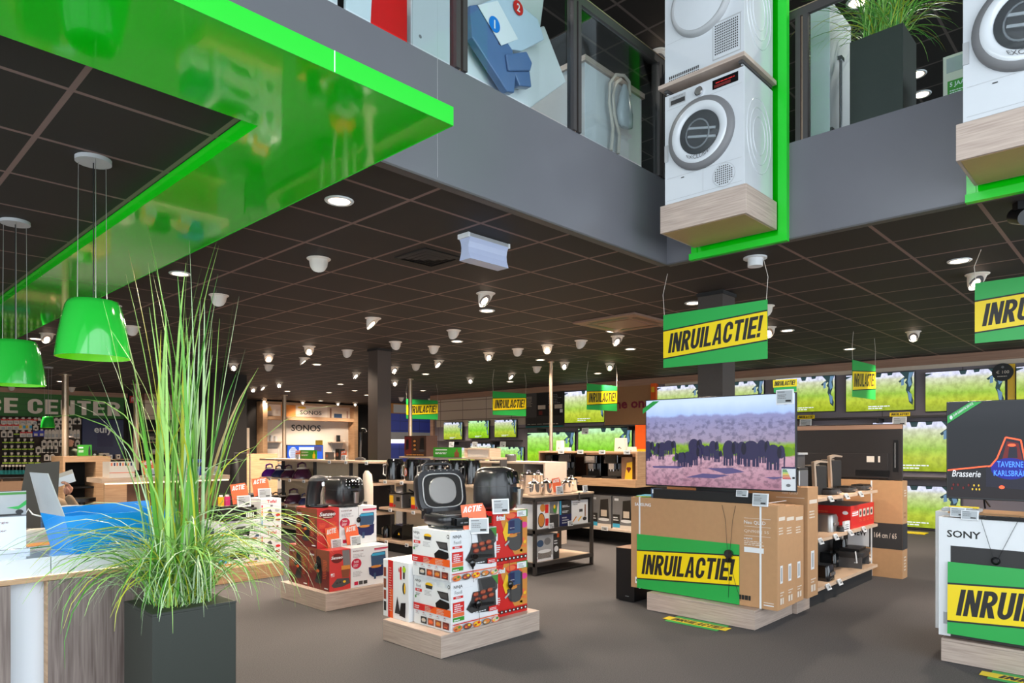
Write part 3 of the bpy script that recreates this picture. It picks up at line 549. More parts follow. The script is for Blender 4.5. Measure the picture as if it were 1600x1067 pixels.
def art_senseo(f):
    f.rect(0, 0, 1, 1, 'bronze'); f.rect(0, 0, 1, .34, 'maroon'); f.poly([(0, .34), (1, .34), (1, .5), (0, .42)], 'maroon'); f.ell(.16, .84, .13, .11, 'maroon'); f.txt('Senseo', .05, .81, .28, .88, 'white', .02, .2)
    f.poly([(.40, .80), (.48, .84), (.60, .78), (.66, .45), (.64, .22), (.44, .20), (.34, .25), (.40, .36), (.46, .42), (.38, .62)], 'black'); f.ell(.46, .46, .08, .04, 'orange', 12); f.ell(.36, .52, .08, .055, 'black_gloss'); f.ell(.48, .2, .18, .05, 'charcoal'); f.lines(.72, .30, .92, .78, 12, 'coral', .3); f.lines(.08, .5, .28, .6, 3, 'coral', .4); f.rect(.78, .05, .95, .075, 'white')
def art_senseo_front(f):
    f.rect(0, 0, 1, 1, 'red_box'); f.ell(.48, .84, .36, .12, 'maroon'); f.txt('Senseo', .10, .80, .84, .90, 'white', .03, .2); f.rect(.28, .755, .7, .775, 'cream'); f.lines(.1, .5, .42, .64, 4, 'coral'); f.lines(.55, .5, .9, .66, 5, 'coral')
def art_senseo_front2(f):
    f.rect(0, 0, 1, 1, 'red_box'); f.ell(.36, .80, .28, .12, 'maroon'); f.txt('Senseo', .08, .78, .62, .86, 'white', .03, .2); f.poly([(.60, .98), (.95, .98), (.98, .60), (.66, .56)], 'grey'); f.rect(.56, .50, .98, .60, 'food'); f.poly([(.55, .50), (.97, .5), (.92, .30), (.60, .3)], 'bronze')
    f.poly([(.08, .14), (.35, .30), (.92, .28), (.98, .14), (.6, .08), (.2, .08)], 'grey_dark'); f.ell(.7, .2, .07, .03, 'yellow'); f.ell(.5, .2, .05, .02, 'charcoal'); f.ell(.35, .19, .05, .02, 'charcoal'); f.lines(.06, .36, .3, .46, 3, 'white', .4); f.ell(.1, .42, .05, .02, 'white')
def art_inventum(f):
    f.txt('INVENTUM', .05, .90, .32, .935, 'maroon', .01); f.rect(.62, .90, 1, .935, 'crimson'); f.rect(.62, .88, .95, .893, 'pink'); f.ell(.14, .60, .13, .13, 'crimson', 28)
    f.txt('360', .07, .62, .2, .68, 'white', .01); f.lines(.06, .52, .22, .60, 3, 'white'); f.lines(.05, .28, .3, .42, 4, 'grey_light'); f.lines(.05, .76, .4, .86, 3, 'grey_light')
    f.poly([(.52, .76), (.58, .82), (.92, .83), (.93, .62), (.9, .5), (.54, .48)], 'slate_blue'); f.poly([(.54, .80), (.9, .81), (.9, .74), (.55, .74)], 'cyan'); f.poly([(.46, .46), (.93, .5), (.92, .26), (.84, .2), (.58, .2), (.48, .28)], 'navy'); f.ell(.66, .46, .15, .035, 'food'); f.rect(.6, .14, .66, .3, 'slate_blue')
    for i, c in enumerate(('crimson', 'grey_dark', 'charcoal')): f.rect(.08+.12*i, .06, .18+.12*i, .15, c)
def art_epson(f):
    f.txt('EPSON', .04, .82, .28, .92, 'navy', .02); f.rect(.50, 0, .503, 1, 'grey_light'); f.lines(.6, .86, .96, .95, 2, 'text_grey'); f.rect(.02, .12, .26, .60, 'grey_light'); f.rect(.04, .16, .22, .55, 'cyan'); f.rect(.05, .3, .2, .4, 'coral')
    f.poly([(.28, .22), (.72, .22), (.76, .62), (.30, .60)], 'black'); f.rect(.34, .26, .66, .40, 'charcoal'); f.poly([(.40, .60), (.66, .61), (.62, .72), (.44, .70)], 'grey_dark'); f.poly([(.34, .18), (.70, .18), (.66, .28), (.38, .28)], 'white'); f.rect(.04, .04, .92, .10, 'food'); f.rect(.77, .56, .81, .74, 'charcoal'); f.lines(.84, .3, .97, .74, 5, 'grey'); f.poly([(.84, .14), (.96, .14), (.96, .26), (.90, .26)], 'slate_blue')
def art_tefal(f):
    f.txt('Tefal', .30, .86, .76, .96, 'red', .02); f.rect(.46, .74, .58, .80, 'grey'); f.poly([(.18, .42), (.45, .58), (.68, .38), (.60, .28), (.35, .26)], 'charcoal'); f.poly([(.22, .44), (.44, .54), (.60, .38), (.42, .32)], 'grey'); f.poly([(.30, .60), (.46, .66), (.56, .55), (.42, .5)], 'grey_dark')
    f.ell(.84, .46, .12, .045, 'red'); f.ell(.83, .30, .12, .045, 'meat'); f.ell(.80, .62, .12, .05, 'grey_light')
    for i in range(8): f.rect(.02, .10+.09*i, .08, .17+.09*i, ('red', 'coral', 'orange', 'yellow', 'leaf_print', 'cyan', 'blue', 'grey')[7-i])
    for i in range(4): f.ell(.20+.2*i, .10, .06, .03, ('food', 'charcoal', 'meat', 'bronze')[i], 10)
# ---------------------------------------------------------------- island 1: grills and air fryer
podium(3.075, 4.10, 3.615, 4.29, 'grey oak podium in front, under the white grill cartons')
carton(3.176, 3.64, 3.625, 4.04, .16, .515, 'white grill carton with steak picture, standing on the front podium', 'white', art_grill_side, art_grill)
carton(3.168, 3.625, 3.625, 4.05, .515, .87, 'white grill carton with steak picture, stacked on its twin under the open grill', 'white', art_grill_side, art_grill)
def art_side_up(f):
    f.rect(.20, 0, .40, 1, 'red'); f.rect(.28, 0, .40, .5, 'orange'); f.lines(.24, .12, .36, .9, 18, 'cream', .3)
    for i, c in enumerate(('charcoal', 'meat', 'bronze', 'meat')): f.rect(.03, .10+.2*i, .13, .26+.2*i, c)
    f.txt('MAX', .62, .82, .70, .9, 'red', .02); f.rect(.68, .70, .74, .92, 'red'); f.rect(.80, .72, .86, .94, 'ink'); f.ell(.84, .88, .06, .05, 'lime'); f.poly([(.48, .1), (.58, .4), (.62, .3), (.7, .1)], 'charcoal'); f.poly([(.66, .08), (.72, .3), (.9, .32), (.88, .06)], 'black'); f.ell(.84, .56, .06, .10, 'charcoal'); f.ell(.87, .56, .03, .09, 'yellow')
carton(3.145, 3.5, 4.065, 4.385, .16, .60, 'white grill carton turned on its side at the left end of the front podium', 'white', art_side_up, None)
carton(3.655, 4.035, 3.69, 3.95, .16, .563, 'red air fryer carton with food photo, lower of the two on the front podium', 'red', art_fritel_side, art_fritel)
carton(3.655, 4.035, 3.69, 3.95, .563, .97, 'red air fryer carton with food photo, upper one under the black air fryer', 'red', art_fritel_side, art_fritel)
# open contact grill
t = thing('contact_grill', 'black contact grill with its lid open on the white cartons', 'grill', (3.42, 3.85, .872), -.12); t.scale = (1.08, 1, 1)
mat('grill_black', (34, 34, 38), .3, coat=.3); mat('grill_plate', (150, 148, 146), .4, metal=.5)
b = MB(); b.loft([(0, 0, .012, .17, .14), (0, 0, .03, .20, .165), (0, 0, .075, .205, .17), (0, 0, .095, .195, .16)], 'grill_black', 32, .45); b.box(-.14, .14, -.20, -.15, .03, .085, 'black_gloss'); 
for sx in (-.15, .15):
    for sy in (-.11, .11): b.cyl(sx, sy, 0, .012, .014, 'black_matte', n=10)
base = b.build('base', t); b = MB(); b.loft([(0, 0, .096, .165, .13), (0, 0, .100, .165, .13)], 'grill_plate', 28, .5)
for k in range(9): b.box(-.14, .14, -.11+.026*k, -.10+.026*k, .100, .106, 'charcoal')
b.build('grill_plate', t)
b = MB(); b.box(-.13, .16, -.215, -.19, .028, .08, 'black_gloss'); f = fY(b, -.2155, -.13, .16, .028, .08); f.lines(.1, .3, .9, .7, 1, 'grey'); b.build('control_panel', t)
b = MB(); b.M = Matrix.Translation((0, .15, .10)) @ Matrix.Rotation(math.radians(-100), 4, 'X') @ Matrix.Translation((0, -.16, 0))
b.loft([(0, 0, .0, .20, .165), (0, 0, .03, .205, .17), (0, 0, .085, .19, .15), (0, 0, .115, .15, .11)], 'grill_black', 32, .45); b.loft([(0, 0, -.003, .17, .135), (0, 0, .001, .17, .135)], 'black_matte', 32, .5)
for i in range(7): b.cyl(-.16+.053*i, -.155, -.004, .004, .004, 'steel_brushed', n=8)
lid = b.build('lid', t); b2 = MB(); b2.M = b.M; b2.tube([(.165*math.copysign(abs(math.cos(a*PI/16))**.5, math.cos(a*PI/16)), .13*math.copysign(abs(math.sin(a*PI/16))**.5, math.sin(a*PI/16)), -.006) for a in range(33)], .005, 'grey_light', 6); b2.build('lid_rim', lid)
b2 = MB(); b2.M = b.M; b2.loft([(0, 0, -.009, .11, .10), (0, 0, -.003, .115, .105)], 'grill_plate', 28, .8); b2.build('splatter_shield', lid)
b2 = MB(); b2.M = b.M; b2.tube([(-.12, -.16, .05), (-.12, -.20, .05), (-.09, -.215, .05), (.09, -.215, .05), (.12, -.20, .05), (.12, -.16, .05)], .014, 'grill_black', 10); b2.build('handle', lid)
b = MB(); b.box(-.17, -.12, .12, .19, .05, .13, 'grill_black'); b.box(.12, .17, .12, .19, .05, .13, 'grill_black'); b.build('hinge', t)
def airfryer(loc, rz, label, r=.165, h=.32, square=.8, m='fryer_black', panel='black_gloss'):
    t = thing('air_fryer', label, 'air fryer', loc, rz)
    b = MB(); b.loft([(0, 0, .008, r*.80, r*.85), (0, 0, .02, r*.93, r*.97), (0, 0, h*.25, r, r*1.03), (0, 0, h*.6, r*.99, r*1.0), (0, 0, h*.86, r*.92, r*.93), (0, .0, h*.95, r*.80, r*.82), (0, 0, h, r*.5, r*.5)], m, 36, square)
    for i in range(3): b.cyl(.09*math.cos(i*2.1), .09*math.sin(i*2.1), 0, .015, .012, 'black_matte', n=8)
    b.build('body', t); b = MB(); b.loft([(0, 0, h*.555, r*1.003, r*1.013), (0, 0, h*.565, r*1.003, r*1.013)], 'grey_dark', 36, square); b.build('drawer_seam', t)
    b = MB(); b.M = Matrix.Translation((0, -r*.90, h*.76)) @ Matrix.Rotation(-.16, 4, 'X'); b.loft([(0, 0, -h*.16, r*.42, .035), (0, 0, h*.12, r*.46, .03), (0, .02, h*.17, r*.4, .03)], panel, 20, .5); b.build('control_panel', t)
    b = MB(); b.box(-r*.17, r*.17, -r-.045, -r+.0, h*.42, h*.54, 'black_gloss'); b.loft([(0, -r-.05, h*.14, r*.15, .014), (0, -r-.055, h*.5, r*.17, .018)], 'steel_brushed', 14, .5); b.build('handle', t)
    return t
mat('fryer_black', (40, 40, 42), .28, var=.05, coat=.2)
airfryer((3.82, 3.835, .971), .30, 'round black air fryer standing on the red cartons', r=.165, h=.335, square=.88)
esl((3.42, 3.60, .835), -.55, 'price tag with orange action card leaning against the open grill', .145, .115, .18)
esl((3.70, 3.655, .955), -.35, 'price tag without card at the foot of the round air fryer', .14, .115)
for (x, y, z, lab) in ((3.36, 3.60, .63, 'black cord lock hanging on the upper grill carton'), (3.42, 3.60, .33, 'black cord lock hanging on the lower grill carton'), (3.82, 3.665, .40, 'black cord lock hanging on the lower red carton')):
    t = thing('cord_lock', lab, 'security tag', (x, y, z)); b = MB(); b.ball(0, 0, 0, .026, .014, .03, 'black_gloss'); b.cyl(0, 0, -.04, .008, .03, 'black', n=8); b.build('lock', t); b = MB(); b.tube([(0, 0, .02), (-.01, .005, .2), (-.015, .015, (.235 if z > .5 else .17))], .0015, 'black', 5); b.tube([(0, 0, -.03), (.01, .005, -.1), (.02, .012, -.14)], .0015, 'black', 5); b.build('cord', t)
# ---------------------------------------------------------------- island 2: coffee machine cartons
podium(3.245, 4.05, 5.385, 6.20, 'grey oak podium under the red coffee machine cartons')
carton(3.31, 3.53, 5.43, 5.785, .16, .528, 'red brown coffee machine carton at the front corner of the second podium', 'red_box', art_senseo, art_senseo_front2)
carton(3.31, 3.53, 5.795, 6.15, .16, .528, 'red brown coffee machine carton at the far left of the second podium', 'red_box', art_senseo, art_senseo_front2)
carton(3.535, 3.95, 5.43, 5.78, .16, .528, 'white air fryer carton with red disc, lower one on the second podium', 'white', None, art_inventum)
carton(3.31, 3.54, 5.64, 6.02, .528, .895, 'red brown coffee machine carton on the upper layer under the pad machine', 'red_box', art_senseo, art_senseo_front)
carton(3.545, 3.965, 5.64, 5.98, .528, .885, 'white air fryer carton with red disc, upper one', 'white', None, art_inventum)
t = thing('coffee_pad_machine', 'slim black coffee pad machine on the red brown carton', 'coffee machine', (3.40, 5.80, .897), .25)
b = MB(); b.loft([(0, 0, 0, .085, .12), (0, 0, .012, .09, .125), (0, 0, .02, .085, .12)], 'black_gloss', 28); b.loft([(0, -.085, .02, .06, .06), (0, -.085, .028, .06, .06)], 'grey_dark', 20); b.build('drip_tray', t)
b = MB(); b.loft([(0, .05, .018, .07, .07), (0, .045, .12, .068, .065), (0, .02, .2, .07, .075), (0, -.01, .245, .072, .095)], 'fryer_black', 28); b.build('tower', t)
b = MB(); b.loft([(0, -.02, .245, .072, .10), (0, -.03, .27, .068, .098), (0, -.03, .29, .05, .07), (0, -.02, .30, .02, .03)], 'grey_dark', 28); b.build('lid', t)
b = MB(); b.tube([(0, -.08, .245), (0, -.085, .20)], .018, 'chrome', 12); b.build('spout', t)
t = airfryer((3.70, 5.80, .887), .0, 'large square black digital air fryer on the white carton', r=.155, h=.29, square=.38)
b = MB(); f = fY(b, -.172, -.11, .11, .19, .27)
for i in range(6):
    for j in range(2): f.k = 1; f.disc(.1+.16*i, .3+.4*j, .006, 'white', 8)
b.build('button_icons', t)
esl((3.49, 5.60, .49), .15, 'price tag with orange action card on the red coffee carton', .12, .115, .19); esl((3.70, 5.60, .50), .05, 'price tag with orange action card on the white air fryer carton', .12, .115, .18)
t = thing('cord_lock', 'black cord lock on the upper white air fryer carton', 'security tag', (3.745, 5.62, .76)); b = MB(); b.ball(0, 0, 0, .024, .013, .028, 'black_gloss'); b.build('lock', t); b = MB(); b.tube([(0, 0, .02), (.005, .01, .125)], .0014, 'black', 5); b.build('cord', t)
t = thing('cord_lock', 'black cord lock on the front corner coffee carton', 'security tag', (3.29, 5.62, .37)); b = MB(); b.ball(0, 0, 0, .013, .026, .028, 'black_gloss'); b.build('lock', t); b = MB(); b.tube([(0, 0, .02), (.005, .0, .155)], .0014, 'black', 5); b.build('cord', t)
# ---------------------------------------------------------------- island 3: printers and sandwich makers
podium(2.95, 3.83, 7.25, 8.05, 'oak podium behind the tall grass under the printer cartons', m='oak_warm')
carton(3.635, 3.88, 7.4, 7.75, .16, .515, 'white sandwich maker carton with colour strip, lower one', 'white', None, art_tefal)
carton(3.635, 3.88, 7.4, 7.75, .515, .872, 'white sandwich maker carton with colour strip, upper one', 'white', None, art_tefal)
carton(3.13, 3.62, 7.38, 7.75, .16, .42, 'white printer carton with printer picture, lower one behind the grass', 'white', None, art_epson)
carton(3.15, 3.63, 7.40, 7.75, .42, .648, 'white printer carton with printer picture, upper one under the printer', 'white', None, art_epson)
t = thing('printer', 'black inkjet printer on top of the printer cartons', 'printer', (3.18, 7.42, .65))
b = MB(); b.box(0, .42, 0, .3, 0, .13, 'black'); b.box(.02, .40, .02, .28, .13, .16, 'black_gloss'); b.build('body', t, bevel=.008); b = MB(); b.box(.04, .30, -.08, .01, .015, .03, 'charcoal'); b.build('paper_tray', t)
b = MB(); f = fY(b, -.001, .02, .40, 0, .14); f.rect(.1, .3, .6, .7, 'black_matte')
for i in range(5): f.rect(.72+.05*i, .15, .75+.05*i, .55, 'white')
b.build('ink_window', t)
esl((3.42, 7.36, .80), .1, 'price tag with orange action card on the inkjet printer', .16, .125, .22); esl((3.69, 7.42, .874), .05, 'price tag with orange action card on top of the sandwich maker carton', .16, .115, .20)
for i, (c, n) in enumerate((('yellow', 'yellow'), ('pink', 'pink'))):
    b = MB(); b.box(0, .05, 0, .04, 0, .10, c); b.box(.012, .038, 0, .04, .10, .12, 'white'); o = b.build('ink_pack', loc=(3.21+.07*i, 7.5, .812)); tag(o, n+' ink pack on the inkjet printer', 'ink cartridge')
b = MB(); b.box(0, .25, 0, .3, 0, .2, 'navy'); b.box(.02, .23, -.002, 0, .04, .1, 'slate_blue'); tag(b.build('product_box', loc=(2.9, 7.5, .38)), 'dark blue carton left of the printer cartons behind the grass', 'box')
b = MB(); b.box(0, .2, 0, .3, 0, .22, 'white'); b.box(.02, .18, -.002, 0, .04, .1, 'grey_light'); tag(b.build('product_box', loc=(2.9, 7.5, .16)), 'plain white carton left of the printer cartons behind the grass', 'box')
# ---------------------------------------------------------------- island 4: elephants television
podium(5.28, 6.04, 2.37, 3.37, 'grey oak podium under the stack of brown television cartons'); podium(6.045, 6.34, 2.335, 3.3, 'narrow grey oak podium behind the brown television cartons', h=.15)
def art_tvbox(f, main=True):
    f.txt('SAMSUNG', .03, .905, .155, .94, 'white', .02)
    for v in (.86, .78, .69): f.rect(.80, v+.0, .96, v+.004, 'card_print')
    f.txt('Neo QLED', .80, .80, .93, .84, 'white'); f.txt('QN90B | 55', .80, .715, .95, .75, 'card_print'); f.txt('HDMI', .80, .655, .85, .67, 'white', .02); f.lines(.80, .60, .93, .65, 3, 'card_print'); f.rect(.80, .53, .92, .58, 'white'); f.lines(.76, .06, .87, .11, 1, 'ink', .9)
    f.rect(.035, .05, .065, .12, 'white'); f.disc(.05, .085, .012, 'grey', 12); f.rect(.92, .035, .98, .045, 'white'); f.rect(.92, .06, .98, .068, 'card_print')
def art_tvside(f):
    f.rect(.15, .85, .9, .885, 'card_print'); f.lines(.15, .72, .8, .80, 3, 'card_print'); f.rect(.3, .25, .62, .42, 'white'); f.rect(.38, .27, .55, .40, 'grey_light'); f.lines(.3, .13, .8, .18, 2, 'card_print'); f.rect(.3, .05, .5, .11, 'card_print'); f.rect(.56, .05, .72, .11, 'card_print')
tvn = ('foremost brown television carton bearing the yellow trade-in poster', 'second brown television carton behind the foremost one', 'third brown television carton, narrow side showing')
for i, (a, c) in enumerate(((5.37, 5.53), (5.535, 5.73), (5.735, 5.935))): carton(a, c, 2.225+.005*i, 3.60, .162, 1.0-.015*i, tvn[i], 'card', art_tvbox if i == 0 else None, art_tvside, name='television_carton', cat='carton')
carton(6.0, 6.24, 2.225, 3.6, .16, 1.115, 'taller brown television carton at the back of the stack', 'card', lambda f: (f.txt('Neo QLED', .84, .93, .94, .96, 'card_print'), f.rect(.8, .90, .98, .905, 'card_print')), art_tvside, name='television_carton', cat='carton')
for px in (999, 1188):
    y, _ = PX(px, 850, 5.365); b = MB(); b.box(-.0015, 0, -.008, .008, 0, .845, 'white'); b.box(0, .5, -.008, .008, .842, .844, 'white'); tag(b.build('packing_strap', loc=(5.369, y, .16)), 'white packing strap round the foremost brown carton, '+('left one near the lettering' if px < 1100 else 'right one'), 'strap')
ya, yb = 3.53, 2.54
t = thing('promotion_poster', 'yellow and green trade-in poster on the front of the brown carton', 'sign', (5.362, ya, .166), -PI/2); b = MB(); b.box(0, ya-yb, 0, .003, 0, .495, 'green_sign'); promo(fY(b, 0, 0, ya-yb, 0, .495)); b.build('sheet', t)
yh, zh = PX(1139, 868, 5.35)
t = thing('cord_lock', 'black cord lock hanging on the yellow poster of the brown carton', 'security tag', (5.345, yh, zh)); b = MB(); b.loft([(0, 0, -.055, .01, .022), (0, 0, -.02, .012, .026)], 'black_gloss', 14, .6); b.M = Matrix.Rotation(PI/2, 4, 'Y'); b.cyl(-.015, 0, -.012, .036, .024, 'black_gloss', n=20); b.build('lock', t)
b = MB(); b.tube([(0, .01, .02), (.01, .035, .3), (.02, .07, .415)], .0016, 'black', 5); b.tube([(0, -.01, .02), (.01, -.03, .3), (.02, -.05, .415)], .0016, 'black', 5); b.tube([(0, .01, -.05), (.01, .0, -.2), (.014, .01, -.35)], .0016, 'black', 5); b.tube([(0, -.01, -.05), (.01, -.06, -.25), (.014, -.1, -.36)], .0016, 'black', 5); b.build('cord', t)
# --- televisions
def scr(name, build):
    m = bpy.data.materials.new(name); m.use_nodes = True; n = m.node_tree.nodes; L = m.node_tree.links; p = n['Principled BSDF']
    p.inputs['Base Color'].default_value = (.01, .01, .01, 1); p.inputs['Roughness'].default_value = .06; p.inputs['Specular IOR Level'].default_value = .15
    g = n.new('ShaderNodeTexCoord'); s = n.new('ShaderNodeSeparateXYZ'); L.new(g.outputs['Generated'], s.inputs[0]); c = build(n, L, g, s); L.new(c, p.inputs['Emission Color']); p.inputs['Emission Strength'].default_value = SCR; MATS[name] = m
SCR = .95
def ramp(n, L, src, stops):
    r = n.new('ShaderNodeValToRGB'); e = r.color_ramp.elements
    while len(e) < len(stops): e.new(.5)
    for k, (p_, c) in zip(range(len(stops)), stops): e[k].position = p_; e[k].color = (*lin(c), 1)
    L.new(src, r.inputs[0]); return r.outputs[0]
def nz(n, L, g, sc_, det=4, scl=(1, 1, 1)):
    mp = n.new('ShaderNodeMapping'); mp.inputs['Scale'].default_value = scl; L.new(g.outputs['Generated'], mp.inputs[0]); x = n.new('ShaderNodeTexNoise'); x.inputs['Scale'].default_value = sc_; x.inputs['Detail'].default_value = det; L.new(mp.outputs[0], x.inputs['Vector']); return x.outputs['Fac']
def madd(n, L, a, k, b_):
    m = n.new('ShaderNodeMath'); m.operation = 'MULTIPLY_ADD'; L.new(a, m.inputs[0]); m.inputs[1].default_value = k; L.new(b_, m.inputs[2]); return m.outputs[0]
def mixc(n, L, f, a, b_, t='MIX'):
    m = n.new('ShaderNodeMixRGB'); m.blend_type = t; L.new(f, m.inputs[0]) if not isinstance(f, float) else setattr(m.inputs[0], 'default_value', f); L.new(a, m.inputs[1]); L.new(b_, m.inputs[2]); return m.outputs[0]
def meadow(tint):
    def bd(n, L, g, s):
        q = nz(n, L, g, 5, 5, (1.5, 1, 1)); z = madd(n, L, q, .05, s.outputs[2])
        c1 = ramp(n, L, z, [(.10, (160, 185, 40)), (.30, (185, 208, 60)), (.48, (160, 205, 70)), (.68, (190, 218, 125)), (.86, (215, 228, 180)), (.955, (228, 240, 248))])
        c2 = ramp(n, L, nz(n, L, g, 9, 8, (2, 1, 1)), [(.35, (120, 120, 60)), (.6, (255, 255, 255))])
        o = mixc(n, L, .36, c1, c2, 'MULTIPLY'); v = n.new('ShaderNodeRGB'); v.outputs[0].default_value = (*tint, 1); return mixc(n, L, 1.0, o, v.outputs[0], 'MULTIPLY')
    return bd
scr('screen_meadow', meadow((1.0, .92, 1.15))); scr('screen_meadow_green', meadow((.72, 1.05, .55))); scr('screen_meadow_pale', meadow((1.1, 1.0, 1.25)))
def savanna(n, L, g, s):
    z = madd(n, L, nz(n, L, g, 6, 7, (2.2, 1, 1)), .10, s.outputs[2])
    c = ramp(n, L, z, [(.05, (168, 122, 140)), (.39, (200, 160, 176)), (.41, (116, 150, 30)), (.52, (130, 168, 40)), (.56, (156, 142, 166)), (.84, (138, 140, 186)), (.87, (170, 195, 245)), (1.0, (200, 220, 252))])
    d = ramp(n, L, nz(n, L, g, 17, 9, (2.2, 1, 1.6)), [(.38, (70, 80, 110)), (.54, (255, 255, 255))])
    m = ramp(n, L, s.outputs[2], [(.73, (255, 255, 255)), (.78, (0, 0, 0))]); return mixc(n, L, m, c, mixc(n, L, .45, c, d, 'MULTIPLY'))
scr('screen_savanna', savanna)
scr('screen_night', lambda n, L, g, s: ramp(n, L, madd(n, L, nz(n, L, g, 4, 3), .15, s.outputs[2]), [(.1, (24, 10, 14)), (.4, (20, 18, 24)), (.8, (26, 28, 34)), (1.1, (40, 42, 48))]))
for nm, c, e in (('px_eleph', (44, 40, 74), 1), ('px_eleph_dark', (26, 24, 44), 1), ('px_green', (96, 140, 30), 1), ('px_shade', (84, 76, 120), 1), ('px_trunk', (40, 62, 66), 1), ('px_bark', (96, 130, 160), 1), ('px_white', (226, 232, 240), 1), ('px_neon_red', (255, 90, 50), 1.6), ('px_neon_blue', (70, 130, 255), 1.8), ('px_glow_blue', (16, 24, 150), 1), ('px_red_dark', (110, 20, 20), 1), ('px_yellow', (240, 200, 60), 1), ('px_blue', (40, 90, 200), 1.2), ('px_beige', (190, 170, 140), .6)): mat(nm, c, emis=e)
SCR_D = .002
def tv(x, yl, yr, z0, z1, label, screen='screen_meadow', draw=None, name='television', th=.045, group=None, rz=-PI/2, feet=False, loc=None):
    W, H = yl-yr, z1-z0; t = thing(name, label, 'television', loc or (x, yl, z0), rz, group)
    b = MB(); b.box(0, W, 0, th, 0, H, 'black'); b.box(W*.2, W*.8, th, th+.03, H*.08, H*.6, 'black_matte'); b.build('housing', t, bevel=.003)
    b = MB(); b.add([(.008, -.0008, .012), (W-.008, -.0008, .012), (W-.008, -.0008, H-.008), (.008, -.0008, H-.008)], [(0, 1, 2, 3)], screen); s_ = b.build('screen', t)
    if draw:
        b = MB(); f = Face(b, (.008, -.0012, .012), (1, 0, 0), (0, 0, 1), W-.016, H-.02); draw(f); b.build('screen_picture', s_)
    if feet:
        for u in (.18, .82): b = MB(); b.tube([(W*u, .02, .01), (W*u+.02, -.06, -.05), ], .006, 'black', 6); b.tube([(W*u, .02, .01), (W*u+.02, .11, -.05)], .006, 'black', 6); b.build('foot', t)
    return t
def d_meadow(f):
    f.poly([(0, .97), (0, .90), (.10, .97)], 'px_trunk'); f.poly([(.80, 1), (1, 1), (.97, .86), (.98, .70), (.94, .50), (.99, .25), (.98, .12), (.93, .2), (.91, .42), (.885, .52), (.90, .66), (.87, .72), (.90, .8)], 'px_trunk')
    f.poly([(.93, .98), (.99, .98), (.95, .82), (.97, .66), (.93, .60), (.91, .74)], 'px_bark'); f.poly([(.91, .50), (.97, .40), (.96, .20), (.93, .24)], 'px_bark'); f.poly([(.84, .84), (.92, .92), (.92, .86), (.80, .72), (.78, .76)], 'px_trunk'); f.poly([(.82, .80), (.86, .84), (.86, .66), (.82, .64)], 'px_bark')
    f.poly([(.44, 1), (.54, 1), (.52, .90), (.46, .90)], 'px_trunk'); f.poly([(.62, 1), (.70, 1), (.69, .94), (.63, .93)], 'px_trunk'); f.lines(.34, .05, .66, .16, 2, 'px_white')
def elephant(f, u, v, sx, sy, flip=1, m='px_eleph'):
    P = lambda a, c: (min(1, max(0, u+a*sx*flip)), v+c*sy)
    for a in (-.40, -.18, .14, .36): f.poly([P(a-.09, 0), P(a+.09, 0), P(a+.10, .5), P(a-.10, .5)], m)
    f.poly([P(math.cos(i*PI/9)*.56, .60+.36*math.sin(i*PI/9)) for i in range(18)], m)
    f.poly([P(.60+.26*math.cos(i*PI/7), .68+.25*math.sin(i*PI/7)) for i in range(14)], m); f.poly([P(.46+.17*math.cos(i*PI/6), .66+.23*math.sin(i*PI/6)) for i in range(12)], 'px_eleph_dark'); f.poly([P(.74, .8), P(.90, .6), P(.86, .06), P(.77, .06), P(.77, .5), P(.66, .5)], m)
def d_eleph(f):
    for u, v, a, c in ((.33, .37, .05, .05), (.28, .39, .03, .03), (.62, .40, .05, .04), (.95, .40, .05, .05), (.06, .42, .06, .04), (.22, .31, .02, .03), (.87, .30, .02, .03)): f.ell(u, v, a, c, 'px_green', 12)
    f.poly([(.30, .10), (.42, .15), (.60, .14), (.50, .10)], 'px_shade'); f.poly([(.45, .21), (.62, .22), (.70, .18), (.58, .15)], 'px_shade'); f.poly([(.82, .13), (.95, .14), (.88, .11)], 'px_shade'); f.poly([(.05, .22), (.30, .23), (.25, .20), (.06, .20)], 'px_shade')
    for u, v, a, c, fl in ((.015, .34, .05, .17, 1), (.02, .29, .03, .10, 1), (.085, .36, .035, .10, -1), (.13, .37, .05, .13, -1), (.18, .37, .055, .15, 1), (.125, .31, .04, .12, -1), (.365, .33, .06, .20, 1), (.425, .33, .035, .14, -1), (.46, .31, .04, .15, 1), (.50, .34, .04, .17, 1), (.53, .29, .035, .12, 1), (.37, .25, .055, .20, 1), (.33, .23, .05, .16, -1), (.28, .23, .045, .15, -1), (.61, .255, .06, .25, 1), (.70, .27, .045, .22, -1), (.82, .29, .05, .22, 1), (.755, .25, .085, .25, -1), (.89, .22, .07, .24, 1)): elephant(f, u, v-.01, a*1.15, c*1.15, fl)
    f.poly([(0, .90), (0, .84), (.13, .985), (.08, .985)], 'green_lit')
mat('green_lit', (40, 170, 70), .4)
yl, z0 = PX(1008.7, 760, 5.45); yr, z1 = PX(1243, 613, 5.45)
t = tv(5.45, 3.494, 2.112, 1.105, 1.897, 'large television showing a herd of elephants, on the brown cartons', 'screen_savanna', d_eleph, th=.03)
b = MB(); b.box(.5, .9, .03, .10, -.1, .1, 'black'); b.box(.42, .98, .002, .2, -.102, -.09, 'black'); b.build('stand', t)
b = MB(); f = fY(b, -.0035, 1.27, 1.382, .012, .20); f.rect(0, 0, 1, 1, 'white'); f.rect(0, .93, 1, 1, 'navy')
for i, c in enumerate(('green_card', 'leaf_print', 'lime', 'yellow', 'food', 'orange', 'red')): f.rect(.08, .84-.06*i, .38+.05*i, .885-.06*i, c)
f.rect(.78, .50, .95, .58, 'ink'); f.ell(.5, .22, .16, .07, 'grey'); b.build('energy_label', t)
